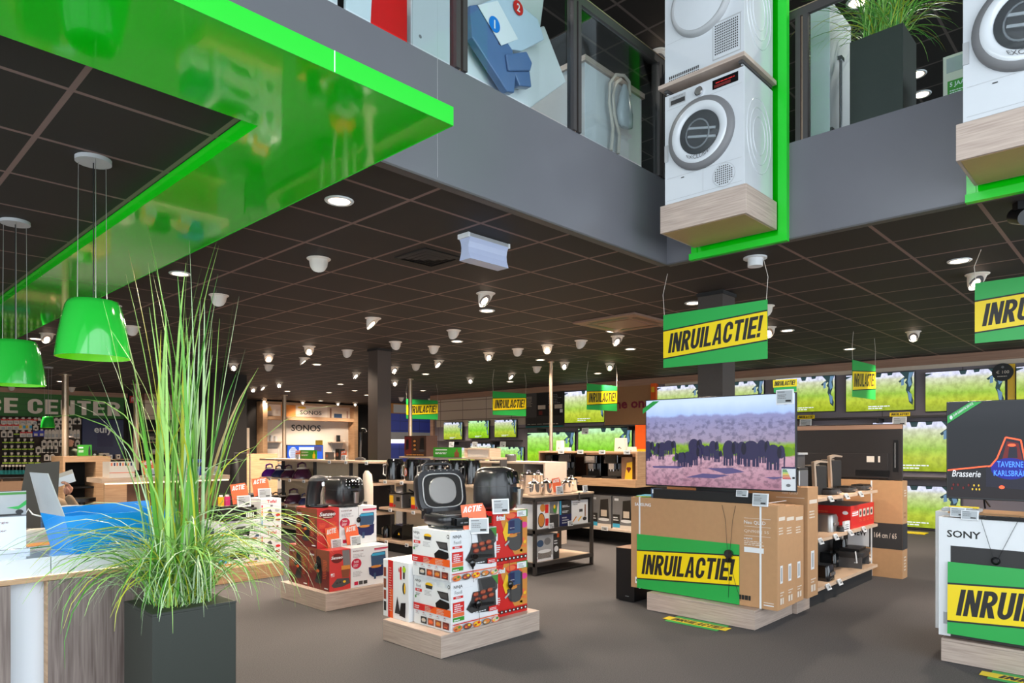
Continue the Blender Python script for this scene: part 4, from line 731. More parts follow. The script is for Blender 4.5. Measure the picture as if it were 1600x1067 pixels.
t = thing('soundbar', 'long black soundbar in front of the elephants television', 'soundbar', (5.385, 3.38, .998), -PI/2); b = MB(); b.box(0, 1.02, 0, .06, 0, .085, 'black_matte'); b.build('body', t, bevel=.006)
t = thing('subwoofer', 'black subwoofer box on the floor left of the brown cartons', 'subwoofer', (5.43, 3.605, 0)); b = MB(); b.box(0, .33, 0, .205, .01, .50, 'black'); b.box(0, .33, 0, .205, .50, .505, 'oak_brown'); b.box(-.002, 0, .06, .1, .05, .056, 'grey'); b.build('cabinet', t, bevel=.004)  # brown top sheet is a reflection on the black cabinet, put in as colour
for a in (.02, .29): b = MB(); b.box(a, a+.03, .02, .18, 0, .01, 'black_matte'); b.build('foot', t)
y_, _ = PX(1179, 765, 5.36); esl((5.375, 2.52, .998+.055), -PI/2, 'small price tag behind, on the soundbar under the elephants television', .10, .055)
esl((5.36, 2.36, .985), -PI/2, 'larger price tag at the right end of the soundbar', .13, .105)
t = esl((5.435, 2.19, 1.80), -PI/2, 'price tag with small yellow trade-in header on the corner of the elephants television', .14, .12, 0, 0)
b = MB(); b.box(-.09, .09, -.006, -.002, .10, .20, 'green_sign'); b.box(-.095, .095, -.0085, -.0065, .14, .20, 'yellow_sign'); f = fY(b, -.009, -.095, .095, .14, .20); heavy(f, 'INRUILACTIE!', .06, .2, .94, .8, 'ink', .2); b.build('header_card', t)
b = MB(); b.M = Matrix.Rotation(.15, 4, 'Z')
for i, c in enumerate(('green_sign', 'yellow_sign', 'cyan')): b.box(.01*i, .22, -.02*i, .14, .004*i, .004*i+.003, c)
tag(b.build('leaflet_stack', loc=(5.40, 3.42, 1.001)), 'green and yellow leaflets lying on the left end of the brown cartons', 'leaflets')
t = thing('card_holder', 'small acrylic holder with photo cards left of the soundbar', 'card holder', (5.38, 3.39, 1.0), -PI/2+.3); b = MB(); b.box(0, .10, 0, .004, .0, .085, 'slate_blue'); f = fY(b, 0, 0, .1, 0, .085); f.rect(.1, .5, .6, .9, 'white'); f.ell(.6, .4, .2, .2, 'coral'); b.build('card', t); b = MB(); b.box(0, .10, .0, .05, 0, .01, 'grey_light'); b.build('foot', t)
def sticker(x0, x1, y0, y1, label):
    b = MB(); W = y1-y0; b.M = Matrix.Translation((x0, y1, .0045)) @ Matrix.Rotation(-PI/2, 4, 'Z'); D = x1-x0
    b.box(0, W, -.0, D, -.0025, -.0005, 'green_sign'); b.box(-.05, W+.05, D*.22, D*.72, -.0005, .0, 'yellow_sign'); f = Face(b, (-.05, D*.22, 0), (1, 0, 0), (0, 1, 0), W+.1, D*.5); heavy(f, 'INRUILACTIE!', .12, .14, .92, .86, 'ink', .2); b.M = None
    tag(b.build('floor_sticker'), label, 'floor sticker')
sticker(5.05, 5.265, 2.58, 3.05, 'yellow trade-in floor sticker before the podium of brown cartons')
# ---------------------------------------------------------------- island 5: night-scene television
podium(5.42, 6.5, -.6, 1.115, 'grey oak podium cropped by the right edge under the white carton')
def art_sony(f):
    f.txt('SONY', .035, .835, .17, .895, 'ink', .02); f.rect(.050, 0, .99, .765, 'charcoal'); f.rect(.42, .0, .99, .74, 'grey_dark'); f.rect(.02, .10, .045, .2, 'grey_light')
carton(5.43, 5.60, -.3, 1.133, .176, .985, 'white television carton bearing the right-hand trade-in poster', 'white', art_sony, None, name='television_carton', cat='carton')
carton(5.61, 5.80, -.3, 1.19, .176, 1.01, 'second white television carton behind the one bearing the poster', 'white', None, None, name='television_carton', cat='carton')
t = thing('promotion_poster', 'yellow and green trade-in poster leaning at the white carton', 'sign', (5.40, 1.075, .20), -PI/2); t.rotation_euler = (-.03, 0, -PI/2); b = MB(); b.box(0, .98, 0, .003, 0, .485, 'green_sign'); f = fY(b, 0, 0, .98, 0, .485)
promo(f); b.build('sheet', t)
yh, zh = PX(1555, 877, 5.40); t = thing('cord_lock', 'black cord loop hanging on the white carton above the poster', 'security tag', (5.415, yh, zh)); b = MB(); b.M = Matrix.Rotation(PI/2, 4, 'Y'); b.lathe([(.018, -.008), (.026, 0), (.018, .008), (.014, 0), (.018, -.008)], 'black_gloss'); b.build('lock', t)
b = MB(); b.tube([(0, .01, .01), (.005, .09, .30)], .0014, 'black', 5); b.tube([(0, -.01, .01), (.005, -.13, .30)], .0014, 'black', 5); b.build('cord', t)
def d_night(f0):
    f = Face(f0.b, f0.O, f0.U, f0.V, .44, f0.h)
    f.poly([(0, .29), (0, .275), (.52, .325), (.52, .34)], 'px_neon_red')
    P = [(.52, .33), (.56, .335), (.64, .415), (.746, .63), (.93, .60), (1.0, .31)]
    f.poly([(.50, .32), (.64, .41), (.75, .62), (.93, .59), (1.02, .30), (1.0, .10), (.5, .12)], 'px_eleph_dark'); f.poly([(.70, .40), (.76, .59), (.90, .57), (.95, .40)], 'px_red_dark'); f.poly([(.77, .42), (.79, .54), (.88, .53), (.89, .42)], 'px_eleph_dark'); f.ell(.82, .55, .05, .015, 'px_neon_red'); f.ell(.80, .31, .24, .11, 'px_glow_blue')
    for (a, c), (d, e) in zip(P[:-1], P[1:]):
        L_ = math.hypot(d-a, e-c); n_ = (-(e-c)/L_*.010, (d-a)/L_*.008); f.poly([(a-n_[0], c-n_[1]), (d-n_[0], e-n_[1]), (d+n_[0], e+n_[1]), (a+n_[0], c+n_[1])], 'px_neon_red')
    f.txt('Brasserie', .06, .215, .435, .285, 'px_white', .01, .2); f.txt('TAVERNE', .64, .325, .96, .385, 'px_neon_blue', .008); f.txt('KARLSBR\u00c4U', .60, .235, 1.0, .305, 'px_neon_blue', .008)
    for u, v in ((.08, .13), (.06, .09), (.14, .13), (.21, .10), (.28, .13)): f.ell(u, v, .012, .014, 'px_red_dark')
    for u, v in ((.35, .13), (.41, .13), (.33, .09), (.38, .09), (.42, .09)): f.ell(u, v, .010, .012, 'px_yellow')
    f.ell(.70, .12, .035, .018, 'px_neon_red')
    f.poly([(0, .86), (0, .78), (.45, 1.0), (.30, 1.0)], 'green_lit'); f.ell(.05, .845, .02, .022, 'white'); f.k += 1
    vs, fs = glyphs('JAAR GARANTIE SERVICE', .01, 0); f.b.add([f.p(.09+.26*a-.02*c, .845+.127*a+.028*c) for a, c in vs], fs, 'white')
tv(5.5, 1.10, -.08, 1.11, 1.775, 'television showing a night scene with neon lettering, at the right edge', 'screen_night', d_night, feet=True)
tv5 = thing('carton_top_board', 'brown cardboard sheet with black soundbar under the night-scene television', 'cardboard', (5.44, 1.08, 1.012), -PI/2); b = MB(); b.box(0, 1.3, .0, .34, 0, .012, 'card'); b.build('sheet', tv5); b = MB(); b.box(.16, 1.2, -.01, .0, -.0, .01, 'card_dark'); b.build('front_edge', tv5)
t = thing('soundbar', 'black soundbar in front of the night-scene television', 'soundbar', (5.432, .86, .988), -PI/2); b = MB(); b.box(0, .9, -.02, .0, 0, .02, 'black_matte'); b.build('body', t)
esl((5.44, 1.02, .99), -PI/2, 'left price tag of the pair on the white carton', .09, .065); esl((5.425, .95, .975), -PI/2, 'right price tag of the pair on the white carton', .10, .065)
t = thing('leaflet_tray', 'flat tray with yellow-edged leaflets left of the night-scene television', 'tray', (5.45, 1.12, 1.026), -PI/2); b = MB(); b.box(0, .22, 0, .12, 0, .02, 'grey_light'); b.build('tray', t, bevel=.004); b = MB(); b.box(.03, .2, .08, .115, .021, .03, 'yellow_sign'); b.box(.01, .17, .01, .09, .021, .024, 'white'); b.build('leaflet', t)
sticker(5.20, 5.41, .1, .82, 'yellow trade-in floor sticker cropped at the lower right corner')
# ---------------------------------------------------------------- right wall with televisions
mat('panel_red', (120, 20, 50), .4)
panelmat('wall_cladding', (132, 124, 132), (70, 62, 62), 1.24, 10, .012); mat('ledge', (44, 40, 42), .5)
b = MB(); b.box(XR-.03, XR-.001, -4, 16.4, 0, ZC-.14, 'wall_cladding'); struct(b, 'wall_right_cladding')
b = MB(); b.box(XR-.10, XR-.001, -4, 16.45, ZC-.15, ZC-.002, 'trim_oak'); b.box(XR-.10, XR-.001, 16.3, 16.45, 0, ZC-.15, 'trim_oak'); b.box(XR-.06, XR-.031, -4, 8.2, ZC-.22, ZC-.15, 'cream'); struct(b, 'trim_4')
def wtv(yl, yr, z0, z1, label, s_='screen_meadow', draw=None, x=13.55, th=.05, group='wall televisions with the meadow picture'): return tv(x, yl, yr, z0, z1, label, s_, draw or d_meadow, th=th, group=group)
wtv(8.38, 7.24, 2.13, 2.82, 'wall television with meadow picture left of the square column'); wtv(7.03, 5.89, 2.12, 2.81, 'wall television with meadow picture just right of the square column')
wtv(5.66, 4.52, 2.125, 2.815, 'wall television with meadow picture right above the elephants television'); wtv(4.33, 3.19, 2.10, 2.79, 'wall television behind the small slanted trade-in sign')
wtv(3.03, 1.885, 2.06, 2.75, 'wall television above the night-scene television'); wtv(1.75, .61, 2.06, 2.75, 'wall television cropped by the right edge under the round sticker')
wtv(3.87, 2.5, 1.02, 1.90, 'larger wall television of the middle row beside the night-scene television'); wtv(3.87, 2.5, .04, .78, 'wall television of the bottom row standing near the floor')
wtv(11.10, 9.85, 2.05, 2.85, 'pale wall television behind the right one of two distant trade-in signs', 'screen_meadow_pale'); wtv(12.38, 10.76, 1.0, 1.83, 'wall television with greener picture crossed by the tall pole', 'screen_meadow_green'); wtv(10.66, 9.06, .98, 1.91, 'wall television behind the white carton on the coffee machine shelf', 'screen_meadow_green')
small = ((15.75, 14.92, 1.66, 2.18, 'leftmost of three small wall televisions', 'screen_meadow'), (14.66, 13.80, 1.69, 2.20, 'middle of three small wall televisions, greener picture', 'screen_meadow_green'), (13.58, 12.74, 1.71, 2.20, 'rightmost of three small wall televisions below the hanging sign', 'screen_meadow'))
for a in small: wtv(*a[:5], a[5], x=13.50)
for px1, px2, py, lab in ((700, 732, 699, 'left low television half hidden behind the green card'), (735, 773, 693, 'low wall television with pale picture behind the wooden box'), (776, 818, 698, 'low wall television with green picture above the round air fryer')):
    a, z = PX(px1, py, 13.5); c, _ = PX(px2, py, 13.5); wtv(a, c, z-.62, z, lab, 'screen_meadow_green' if px1 == 776 else 'screen_meadow_pale', x=13.5)
def ledge(yl, yr, z, label, d=.35):
    t = thing('wall_ledge', label, 'shelf', (13.27+.35-d, yl, z), -PI/2); b = MB(); b.box(0, yl-yr, 0, d-.0, 0, .03, 'ledge'); b.build('board', t)
    n = max(2, int((yl-yr)/1.2))
    for i in range(n): u = (i+.5)*(yl-yr)/n; b = MB(); b.box(u-.02, u+.02, .03, d, -.09, 0, 'ledge'); b.build('bracket', t)
ledge(8.5, .3, 1.965, 'long dark ledge under the upper row of wall televisions at right'); ledge(4.2, 1.0, .90, 'dark ledge under the middle wall television'); ledge(16.1, 12.6, 1.60, 'dark ledge under the three small televisions')
ledge(12.5, 8.3, 1.93, 'dark ledge under the pale wall television and the brown lettered panel')
for i, y in enumerate((7.6, 6.3, 4.95, 3.35, 2.2)):
    e = esl((13.24, y, 1.82), -PI/2, 'small price tag with yellow header hanging from the ledge of the upper television row', .22, .16, group='price tags of the upper television row'); b = MB(); b.box(-.16, .16, -.004, 0, .17, .24, 'yellow_sign'); f = fY(b, -.004, -.16, .16, .17, .24); heavy(f, 'INRUILACTIE!', .06, .2, .94, .8, 'ink', .2); b.build('header_card', e)
for y, z in ((15.1, 1.5), (14.1, 1.5), (13.0, 1.5), (10.2, 1.82)): esl((13.24, y, z-.06), -PI/2, 'small grey price tag under the distant wall televisions', .2, .15, group='price tags of the far television row')
for k, (y, z) in enumerate(((3.55, 0.0), (3.0, .0))): pass
b = MB(); b.box(12.95, 13.2, 2.9, 3.6, .0, .012, 'yellow_sign'); tag(b.build('floor_sticker'), 'yellow floor strip under the bottom row wall television', 'floor sticker')
t = thing('brown_panel', 'brown wall panel with dark red lettering the one', 'wall panel', (13.56, 9.85, 1.98), -PI/2); b = MB(); b.box(0, 1.42, 0, .03, 0, .90, 'panel_brown' if 0 else 'card_dark'); f = fY(b, 0, 0, 1.42, 0, .90); f.txt('the one', .12, .42, .92, .68, 'panel_red', .03); b.build('panel', t)

t = thing('info_poster', 'dark information poster with white and red blocks left of the pale wall television', 'poster', (13.56, 12.45, 2.0), -PI/2); b = MB(); b.box(0, 1.30, 0, .02, 0, .88, 'charcoal'); b.box(0, 1.30, -.002, .0, -.05, .0, 'teal'); f = fY(b, 0, 0, 1.3, 0, .88)
f.rect(0, .26, .30, 1, 'grey_dark'); f.lines(.03, .6, .2, .92, 8, 'cream', .3); f.rect(.31, .3, .98, .98, 'black_matte'); f.rect(.34, .5, .54, .62, 'cream'); f.rect(.36, .33, .46, .45, 'maroon'); f.rect(.78, .5, .98, .62, 'cream'); f.rect(.62, .5, .74, .6, 'maroon'); f.rect(.92, .38, .99, .48, 'white'); f.lines(.62, .66, .96, .95, 6, 'grey'); f.lines(.05, .05, .9, .09, 1, 'cream'); b.build('sheet', t)
panelmat('panel_white', (200, 186, 168), (120, 104, 92), 1.0, .28, .02)
b = MB(); b.box(XR-.05, XR-.03, 12.5, 16.2, 2.05, ZC-.16, 'panel_white'); struct(b, 'trim_5')
t = thing('colour_column', 'orange and yellow printed column right of the coffee machine shelf', 'display column', (13.2, 8.74, 0), -PI/2); b = MB(); b.box(0, .31, 0, .3, 0, 1.95, 'orange'); f = fY(b, 0, 0, .31, 0, 1.95); f.rect(0, .60, 1, .72, 'yellow'); f.rect(0, .3, 1, .58, 'food'); b.build('body', t)
t = thing('colour_banner', 'narrow yellow banner between two wall televisions at the right edge', 'banner', (13.57, 1.86, 2.05), -PI/2); b = MB(); b.box(0, .1, 0, .01, 0, .75, 'yellow'); b.build('sheet', t)
t = thing('round_sticker', 'round dark discount sticker with white amount hanging at the right edge', 'sticker', (13.536, 1.92, 2.62), -PI/2); b = MB(); b.M = Matrix.Rotation(PI/2, 4, 'X'); b.cyl(0, .05, 0, .145, .01, 'black', n=28); b.M = None; f = Face(b, (-.145, -.0102, -.095), (1, 0, 0), (0, 0, 1), .29, .29); f.txt('\u20ac 100', .2, .42, .8, .6, 'cream', .01); f.lines(.25, .25, .75, .33, 1, 'cream'); f.disc(.5, .78, .02, 'grey'); b.build('disc', t)
t = thing('colour_box', 'small orange red box on top of the brown lettered panel edge', 'box', (13.5, 8.52, 2.4), -PI/2); b = MB(); b.box(0, .14, 0, .1, 0, .5, 'orange'); b.box(.02, .1, -.002, 0, .3, .42, 'yellow'); b.build('body', t)
# ---------------------------------------------------------------- foreground counter
mat('counter_white', (240, 243, 248), .10, coat=.6, var=.01); mat('panel_white_lit', (232, 236, 242), .3, var=.01)
yc = 3.80; t = thing('service_counter', 'white topped counter with upright wood panels in the left foreground', 'counter', (0, yc, 0))
b = MB(); b.box(-.9, .831, 0, .72, .865, .95, 'counter_white'); b.box(.834, 1.37, 0, .72, .865, .95, 'counter_white'); b.build('worktop', t, bevel=.002)
b = MB(); b.box(-.9, 1.36, .02, .70, .05, .865, 'panel_white_lit'); b.build('body', t)
b = MB(); b.box(-.9, 1.36, -.045, .02, .845, .862, 'oak_warm'); b.build('ledge', t)
x0, x1 = PY(75, 908, yc-.05)[0], PY(192, 908, yc-.05)[0]; xw = PY(17, 920, yc-.05)[0]
for a, c in ((x0, x1+.25), (-.9, xw)): b = MB(); b.box(a, c, -.045, .015, .03, .842, 'walnut_grey'); b.box(a-.003, a, -.045, .015, .03, .842, 'oak_warm'); b.build('wood_panel', t)
b = MB(); b.box(-.88, 1.34, .004, .016, .852, .864, 'led_strip'); b.build('light_strip', t)
# blue tray box
A = Vector((*PZ(117, 866, .951), .951)); Dv = Vector((*PZ(80, 857, .951), .951)); Bv = A+Vector((.45, .03, 0)); Cv = Dv+(Bv-A)
zt_ = .185; A2 = Vector((A.x-.045, A.y-.005, A.z+zt_)); D2 = Vector((Dv.x-.045, Dv.y+.01, Dv.z+zt_)); B2 = Bv+Vector((.03, -.005, zt_+.0)); C2 = Cv+Vector((.03, .02, zt_))
mat('blue_box', (0, 150, 235), .3, var=.02); t = thing('display_box', 'bright blue slanted cardboard tray with raised grey flap on the counter', 'box', tuple(A)); V = lambda p: p-A
def thick(mb, q, mt, th=.005):
    n = (q[1]-q[0]).cross(q[2]-q[0]).normalized()*th; k = len(q); mb.add([tuple(p) for p in q]+[tuple(p-n) for p in q], [tuple(range(k)), tuple(range(2*k-1, k-1, -1))]+[(i, i+k, (i+1) % k+k, (i+1) % k) for i in range(k)], mt)
b = MB(); q = [V(A), V(Bv), V(B2), V(A2)]; thick(b, q, 'blue_box'); f = Face(b, tuple(V(A)), tuple((Bv-A).normalized()), tuple((B2-Bv).normalized()), (Bv-A).length, (B2-Bv).length)
f.txt('Electriciteitswinkel, mooie merken', .32, .15, .86, .22, 'white', .0); b.build('front', t)
b = MB(); thick(b, [V(Dv), V(A), V(A2), V(D2)], 'blue_box'); b.build('side', t); b = MB(); thick(b, [V(Cv), V(Dv), V(D2)+Vector((0, 0, .02)), V(C2)+Vector((0, 0, .03))], 'blue_box'); b.build('back', t); b = MB(); thick(b, [V(Bv), V(Cv), V(C2), V(B2)], 'blue_box'); b.build('side', t); b = MB(); thick(b, [V(A), V(Dv), V(Cv), V(Bv)], 'blue_box'); b.build('bottom', t)
F0 = Vector(PD(46, 738, 3.45)); F1 = A2+(F0-D2)*1.0+(D2-A2)*.22
b = MB(); thick(b, [V(D2), V(A2)+Vector((0, .0, 0)), V(F1), V(F0)], 'grey_light', .004); b.build('flap', t)
# brochure stand
t = thing('brochure_stand', 'white brochure stand with a tap picture at the left edge of the counter', 'brochure stand', (*PZ(41, 862, .951), .951), -.02); b = MB(); b.box(-.40, .0, 0, .002, .02, .30, 'white'); f = fY(b, 0, -.40, 0, .02, .30)
f.rect(.35, .56, 1, 1, 'grey_light'); f.rect(.35, .94, 1, .98, 'leaf_print'); f.rect(.3, .56, 1, .59, 'grey'); f.ell(.62, .74, .12, .14, 'grey_light'); f.poly([(.80, .72), (.92, .74), (1, .84), (1, .76), (.92, .68)], 'green_sign'); f.rect(.52, .60, .545, .8, 'steel_brushed'); f.poly([(.52, .8), (.58, .88), (.68, .88), (.72, .8), (.70, .8), (.66, .86), (.60, .86), (.545, .8)], 'steel_brushed'); f.rect(.5, .58, .95, .61, 'charcoal'); f.ell(.93, .64, .04, .04, 'charcoal')
f.txt('Bespaar energie', .42, .44, .82, .485, 'panel_red'); f.txt('en water', .50, .37, .72, .415, 'panel_red'); f.txt('met Quooker', .45, .30, .80, .345, 'panel_red'); f.rect(.58, .14, .70, .20, 'grey_light'); f.rect(.6, .145, .68, .192, 'white'); f.lines(.52, .06, .74, .08, 1, 'panel_red'); b.build('sheet', t)
b = MB(); b.box(-.41, .012, -.02, .05, 0, .018, 'white_gloss'); b.build('foot', t)
b = MB()
for i, c in enumerate(('leaf_print', 'white', 'food')): b.box(0, .14, .0, .12, .004*i, .004*i+.003, c)
tag(b.build('leaflet_stack', loc=(*PZ(44, 857, .952), .951), rz=.2), 'thin stack of leaflets between the brochure stand and the blue box', 'leaflets')
# lower desk and screen behind the counter
t = thing('service_desk', 'dark low desk behind the white counter', 'desk', (.2, 4.75, 0)); b = MB(); b.box(0, 1.6, 0, 1.6, .70, .74, 'black_matte'); b.build('top', t); 
for u in (.02, 1.55): b = MB(); b.box(u, u+.04, .05, 1.55, 0, .70, 'charcoal'); b.build('leg', t)
x, y, z = PD(66, 760, 5.2); t = thing('computer_monitor', 'dark monitor seen from behind on the desk behind the counter', 'monitor', (x, y, .741), -.15)
mat('monitor_back', (70, 64, 56), .6); b = MB(); b.prism([(-.17, .12), (.09, .10), (.11, z-.741+.19), (-.10, z-.741+.17)], -.015, .015, 'monitor_back'); b.build('housing', t); b = MB(); b.tube([(0, 0, .0), (0, .0, .3)], .02, 'slate_blue', 8); b.box(-.1, .1, -.07, .07, 0, .012, 'black'); b.build('stand', t)
b = MB(); b.loft([(0, 0, 0, .11, .08), (0, 0, .10, .12, .09), (0, 0, .13, .06, .05)], 'white_warm', 20, .7); tag(b.build('paper_roll_bag', loc=(*PZ(60, 850, .76), .741)), 'pale bag lying on the desk behind the blue box', 'bag')
t = thing('cable', 'white curved cable behind the blue tray box', 'cable', PD(58, 803, 3.68)); b = MB(); b.tube([(-.06, .0, -.152), (-.055, .0, .0), (-.04, 0, .03), (-.02, 0, .0), (.02, 0, -.015), (.05, 0, -.016)], .004, 'white', 6); b.build('wire', t)
# ---------------------------------------------------------------- grasses
for nm, c in (('blade_mid', (104, 172, 62)), ('blade_light', (162, 208, 106)), ('blade_pale', (200, 226, 178)), ('blade_deep', (70, 134, 44)), ('blade_yellow', (190, 196, 60)), ('blade_dry', (196, 164, 120))): mat(nm, c, .42, var=.12, scale=8)
def blades(mb, R, n, sx, sy, L, t0, bend, wd, mts, z=0, powr=1.6, azs=None):
    for _ in range(n):
        bx, by = R.uniform(-sx, sx), R.uniform(-sy, sy); az = R.uniform(0, 2*PI) if azs is None else R.choice(azs)+R.uniform(-.5, .5)
        l = R.uniform(*L); th0 = R.uniform(*t0); bd = R.uniform(*bend); w0 = R.uniform(*wd); k = 9; P = Vector((bx, by, z)); side = Vector((-math.sin(az), math.cos(az), 0)); vs = []; tw = R.uniform(-.5, .5)
        for i in range(k+1):
            s_ = i/k; th = th0+bd*s_**powr; d = Vector((math.cos(az)*math.sin(th), math.sin(az)*math.sin(th), math.cos(th))); n_ = side.cross(d)
            w_ = w0*(1-.10*(1-s_)-s_**3)*(.7+.6*s_ if s_ < .5 else 1)+.0004; sd = side*math.cos(tw*s_*2)+n_*math.sin(tw*s_*2)
            vs += [tuple(P-sd*w_+n_*w_*.35), tuple(P), tuple(P+sd*w_+n_*w_*.35)]; P = P+d*(l/k)
        mb.add(vs, [f_ for i in range(k) for f_ in ((3*i, 3*i+1, 3*i+4, 3*i+3), (3*i+1, 3*i+2, 3*i+5, 3*i+4))], R.choice(mts), True)
R = random.Random(11)
t = thing('potted_grass', 'tall ornamental grass in a dark square planter in the left foreground', 'plant', (1.11, 3.30, 0)); mat('planter', (52, 56, 50), .45, var=.25, scale=220)
b = MB(); b.box(0, .385, 0, .385, 0, .70, 'planter'); 
b.build('planter', t, bevel=.004); b = MB(); b.box(.0, .385, .0, .385, .701, .712, 'planter'); b.box(.01, .375, .01, .375, .70, .7125, 'olive'); b.build('rim', t)
b = MB(); b.M = Matrix.Translation((.19, .19, 0)); M5 = ['blade_mid', 'blade_light', 'blade_light', 'blade_pale', 'blade_deep', 'blade_mid', 'blade_light', 'blade_pale', 'blade_yellow']
blades(b, R, 40, .10, .10, (1.25, 1.86), (.0, .13), (.0, .32), (.0065, .0125), M5, .70, 2.0)
blades(b, R, 24, .11, .11, (.8, 1.4), (.03, .25), (.05, .55), (.005, .010), M5+['blade_dry'], .70, 2.2)
blades(b, R, 14, .10, .10, (.9, 1.35), (.05, .3), (1.0, 2.2), (.004, .006), ['blade_pale', 'blade_light', 'blade_yellow'], .70, 2.4)
b.build('tall_leaves', t)
b = MB(); b.M = Matrix.Translation((.19, .19, 0)); M6 = ['blade_pale', 'blade_light', 'blade_light', 'blade_pale', 'blade_mid', 'blade_deep', 'blade_yellow']
blades(b, R, 320, .12, .12, (.48, 1.0), (.12, .65), (1.9, 2.95), (.0026, .0052), M6, .70, 1.3); blades(b, R, 120, .14, .14, (.25, .5), (.1, .9), (.6, 1.7), (.002, .004), M6+['blade_deep'], .70, 1.3); b.build('drooping_leaves', t)
t = thing('potted_grass', 'drooping grass in a tall dark planter behind the balcony glass', 'plant', (5.47, 1.36, ZU)); b = MB(); b.box(0, .36, 0, .36, 0, .78, 'planter'); b.build('planter', t, bevel=.004)
b = MB(); b.M = Matrix.Translation((.18, .18, 0)); blades(b, R, 190, .12, .12, (.40, .75), (.15, .8), (1.2, 2.3), (.003, .005), ['blade_mid', 'blade_light', 'blade_mid', 'blade_deep', 'blade_yellow'], .77, 1.3); blades(b, R, 60, .1, .1, (.5, .9), (0, .3), (.1, .6), (.003, .005), ['blade_mid', 'blade_light', 'blade_deep'], .77); b.build('leaves', t)
# ---------------------------------------------------------------- balcony: glass, posts, rail and goods
def balus(o, w_, n_posts, label, rz):
    t = thing('glass_balustrade', label, 'balustrade', o, rz); ps = n_posts
    b = MB(); b.box(-.0, w_, -.015, .015, .94, 1.0, 'rail'); b.box(0, w_, -.02, .02, 1.0, 1.006, 'champagne'); b.build('handrail', t)
    for p_ in ps: b = MB(); b.box(p_-.045, p_-.01, -.03, .03, .0, .94, 'rail'); b.box(p_+.01, p_+.045, -.03, .03, 0, .94, 'rail'); b.box(p_-.01, p_+.01, -.006, .006, 0, .94, 'champagne'); b.build('post', t)
    e = [0]+list(ps)+[w_]
    for a, c in zip(e[:-1], e[1:]):
        if c-a > .12: b = MB(); b.box(a+.05, c-.05, -.005, .005, .02, .93, 'glass'); b.build('glass_pane', t)
mat('rail', (64, 60, 60), .4)
balus((-1.6, 3.07, ZU), 6.66, [2.98-.02, 4.35, 5.46, 6.6], 'glass balustrade with dark posts along the left balcony edge', 0)
balus((5.165, 3.02, ZU), 5.0, [.02, 1.07, 2.5, 3.9], 'glass balustrade along the right balcony edge behind the machine towers', -PI/2)
def upbox(x0, x1, y0, z1, label, cat, m='white_gloss', dep=.6, extra=None):
    t = thing('appliance', label, cat, (x0, y0, ZU)); b = MB(); b.box(0, x1-x0, 0, dep, .01, z1-ZU, m); b.build('cabinet', t, bevel=.006)
    if extra: extra(t, x1-x0, z1-ZU)
    return t
def ex_a(t, W, H): b = MB(); f = fY(b, 0, 0, W, 0, H); f.rect(.02, .22, .60, .72, 'grey_light'); f.rect(.03, .23, .595, .715, 'white_gloss'); f.disc(.2, .32, .012, 'grey', 12); b.build('back_cover', t)
upbox(2.665, 3.02, 3.42, 4.80, 'white appliance back behind the glass between red panel and post', 'appliance', extra=ex_a); upbox(1.35, 2.14, 3.42, 4.85, 'white appliance wrapped in film at the far left behind the glass', 'appliance', extra=None)
def ex_r(t, W, H): b = MB(); f = fY(b, 0, 0, W, 0, H); f.rect(.22, .5, .45, .98, 'crimson'); b.build('front_print', t)
mat('red_bright', (222, 26, 26), .3)
upbox(2.32, 2.62, 3.40, 4.7, 'bright red display panel behind the balcony glass', 'display panel', 'red_bright', .05, ex_r)

b = MB(); b.prism([(0, .0), (.16, 0), (.19, .5), (.17, 1.0), (.02, .95)], 0, .02, 'film'); tag(b.build('plastic_film', loc=(2.16, 3.38, ZU)), 'loose clear film hanging left of the red panel', 'plastic film')
pl = lambda pts, y: [(PY(a, c, y)[0], PY(a, c, y)[1]) for a, c in pts]
t = thing('packing_board', 'white packing board leaning behind the blue transport device', 'board', (0, 3.42, 0)); b = MB(); b.prism(pl([(733, 72), (851, 40), (885, 128), (830, 168), (745, 190), (720, 110)], 3.42), 0, .04, 'white'); b.prism(pl([(724, -20), (860, -20), (850, 60), (733, 75)], 3.42), .05, .4, 'white_gloss'); b.build('board', t, bevel=.01)
t = thing('transport_device', 'long blue grey plastic device with round labels 1 and 2 behind the glass', 'device', (0, 3.30, 0)); mat('device_blue', (92, 120, 165), .3, coat=.3); mat('device_pale', (196, 212, 226), .3)
b = MB(); b.prism(pl([(734, 8), (752, 6), (802, 78), (800, 108), (828, 110), (831, 136), (812, 134), (806, 118), (804, 145), (793, 143), (738, 58)], 3.30), .0, .06, 'device_blue'); b.prism(pl([(788, 86), (820, 82), (829, 100), (826, 112), (792, 112)], 3.30), -.02, .0, 'device_blue'); b.build('housing', t, bevel=.008)
b = MB(); b.prism(pl([(752, 6), (790, -10), (840, 30), (850, 62), (815, 80), (800, 78)], 3.30), -.005, .05, 'device_pale'); b.build('cover', t, bevel=.006)
b = MB(); b.prism(pl([(745, 9), (776, 2), (808, 62), (782, 72)], 3.30), -.010, -.006, 'white'); b.build('label_sheet', t)
def rl(px, py, r, m, tx):
    x, z = PY(px, py, 3.285); b = MB(); b.M = Matrix.Translation((x, -.014, z)) @ Matrix.Rotation(PI/2, 4, 'X'); b.cyl(0, 0, 0, r, .001, m, n=28); b.M = None; f = Face(b, (x-r, -.0155, z-r), (1, 0, 0), (0, 0, 1), 2*r, 2*r); f.txt(tx, *((.43, .22, .55, .78) if tx == '1' else (.34, .22, .66, .78)), 'white', .02); b.build('round_label', t)
rl(773, 38, .052, 'blue', '1'); rl(810, 12, .05, 'red', '2')
b = MB(); b.prism(pl([(781, 65), (807, 60), (808, 64), (782, 69)], 3.285), 0, .002, 'red'); b.prism(pl([(811, 38), (832, 33), (833, 37), (812, 42)], 3.285), 0, .002, 'red'); b.build('red_stripe', t)
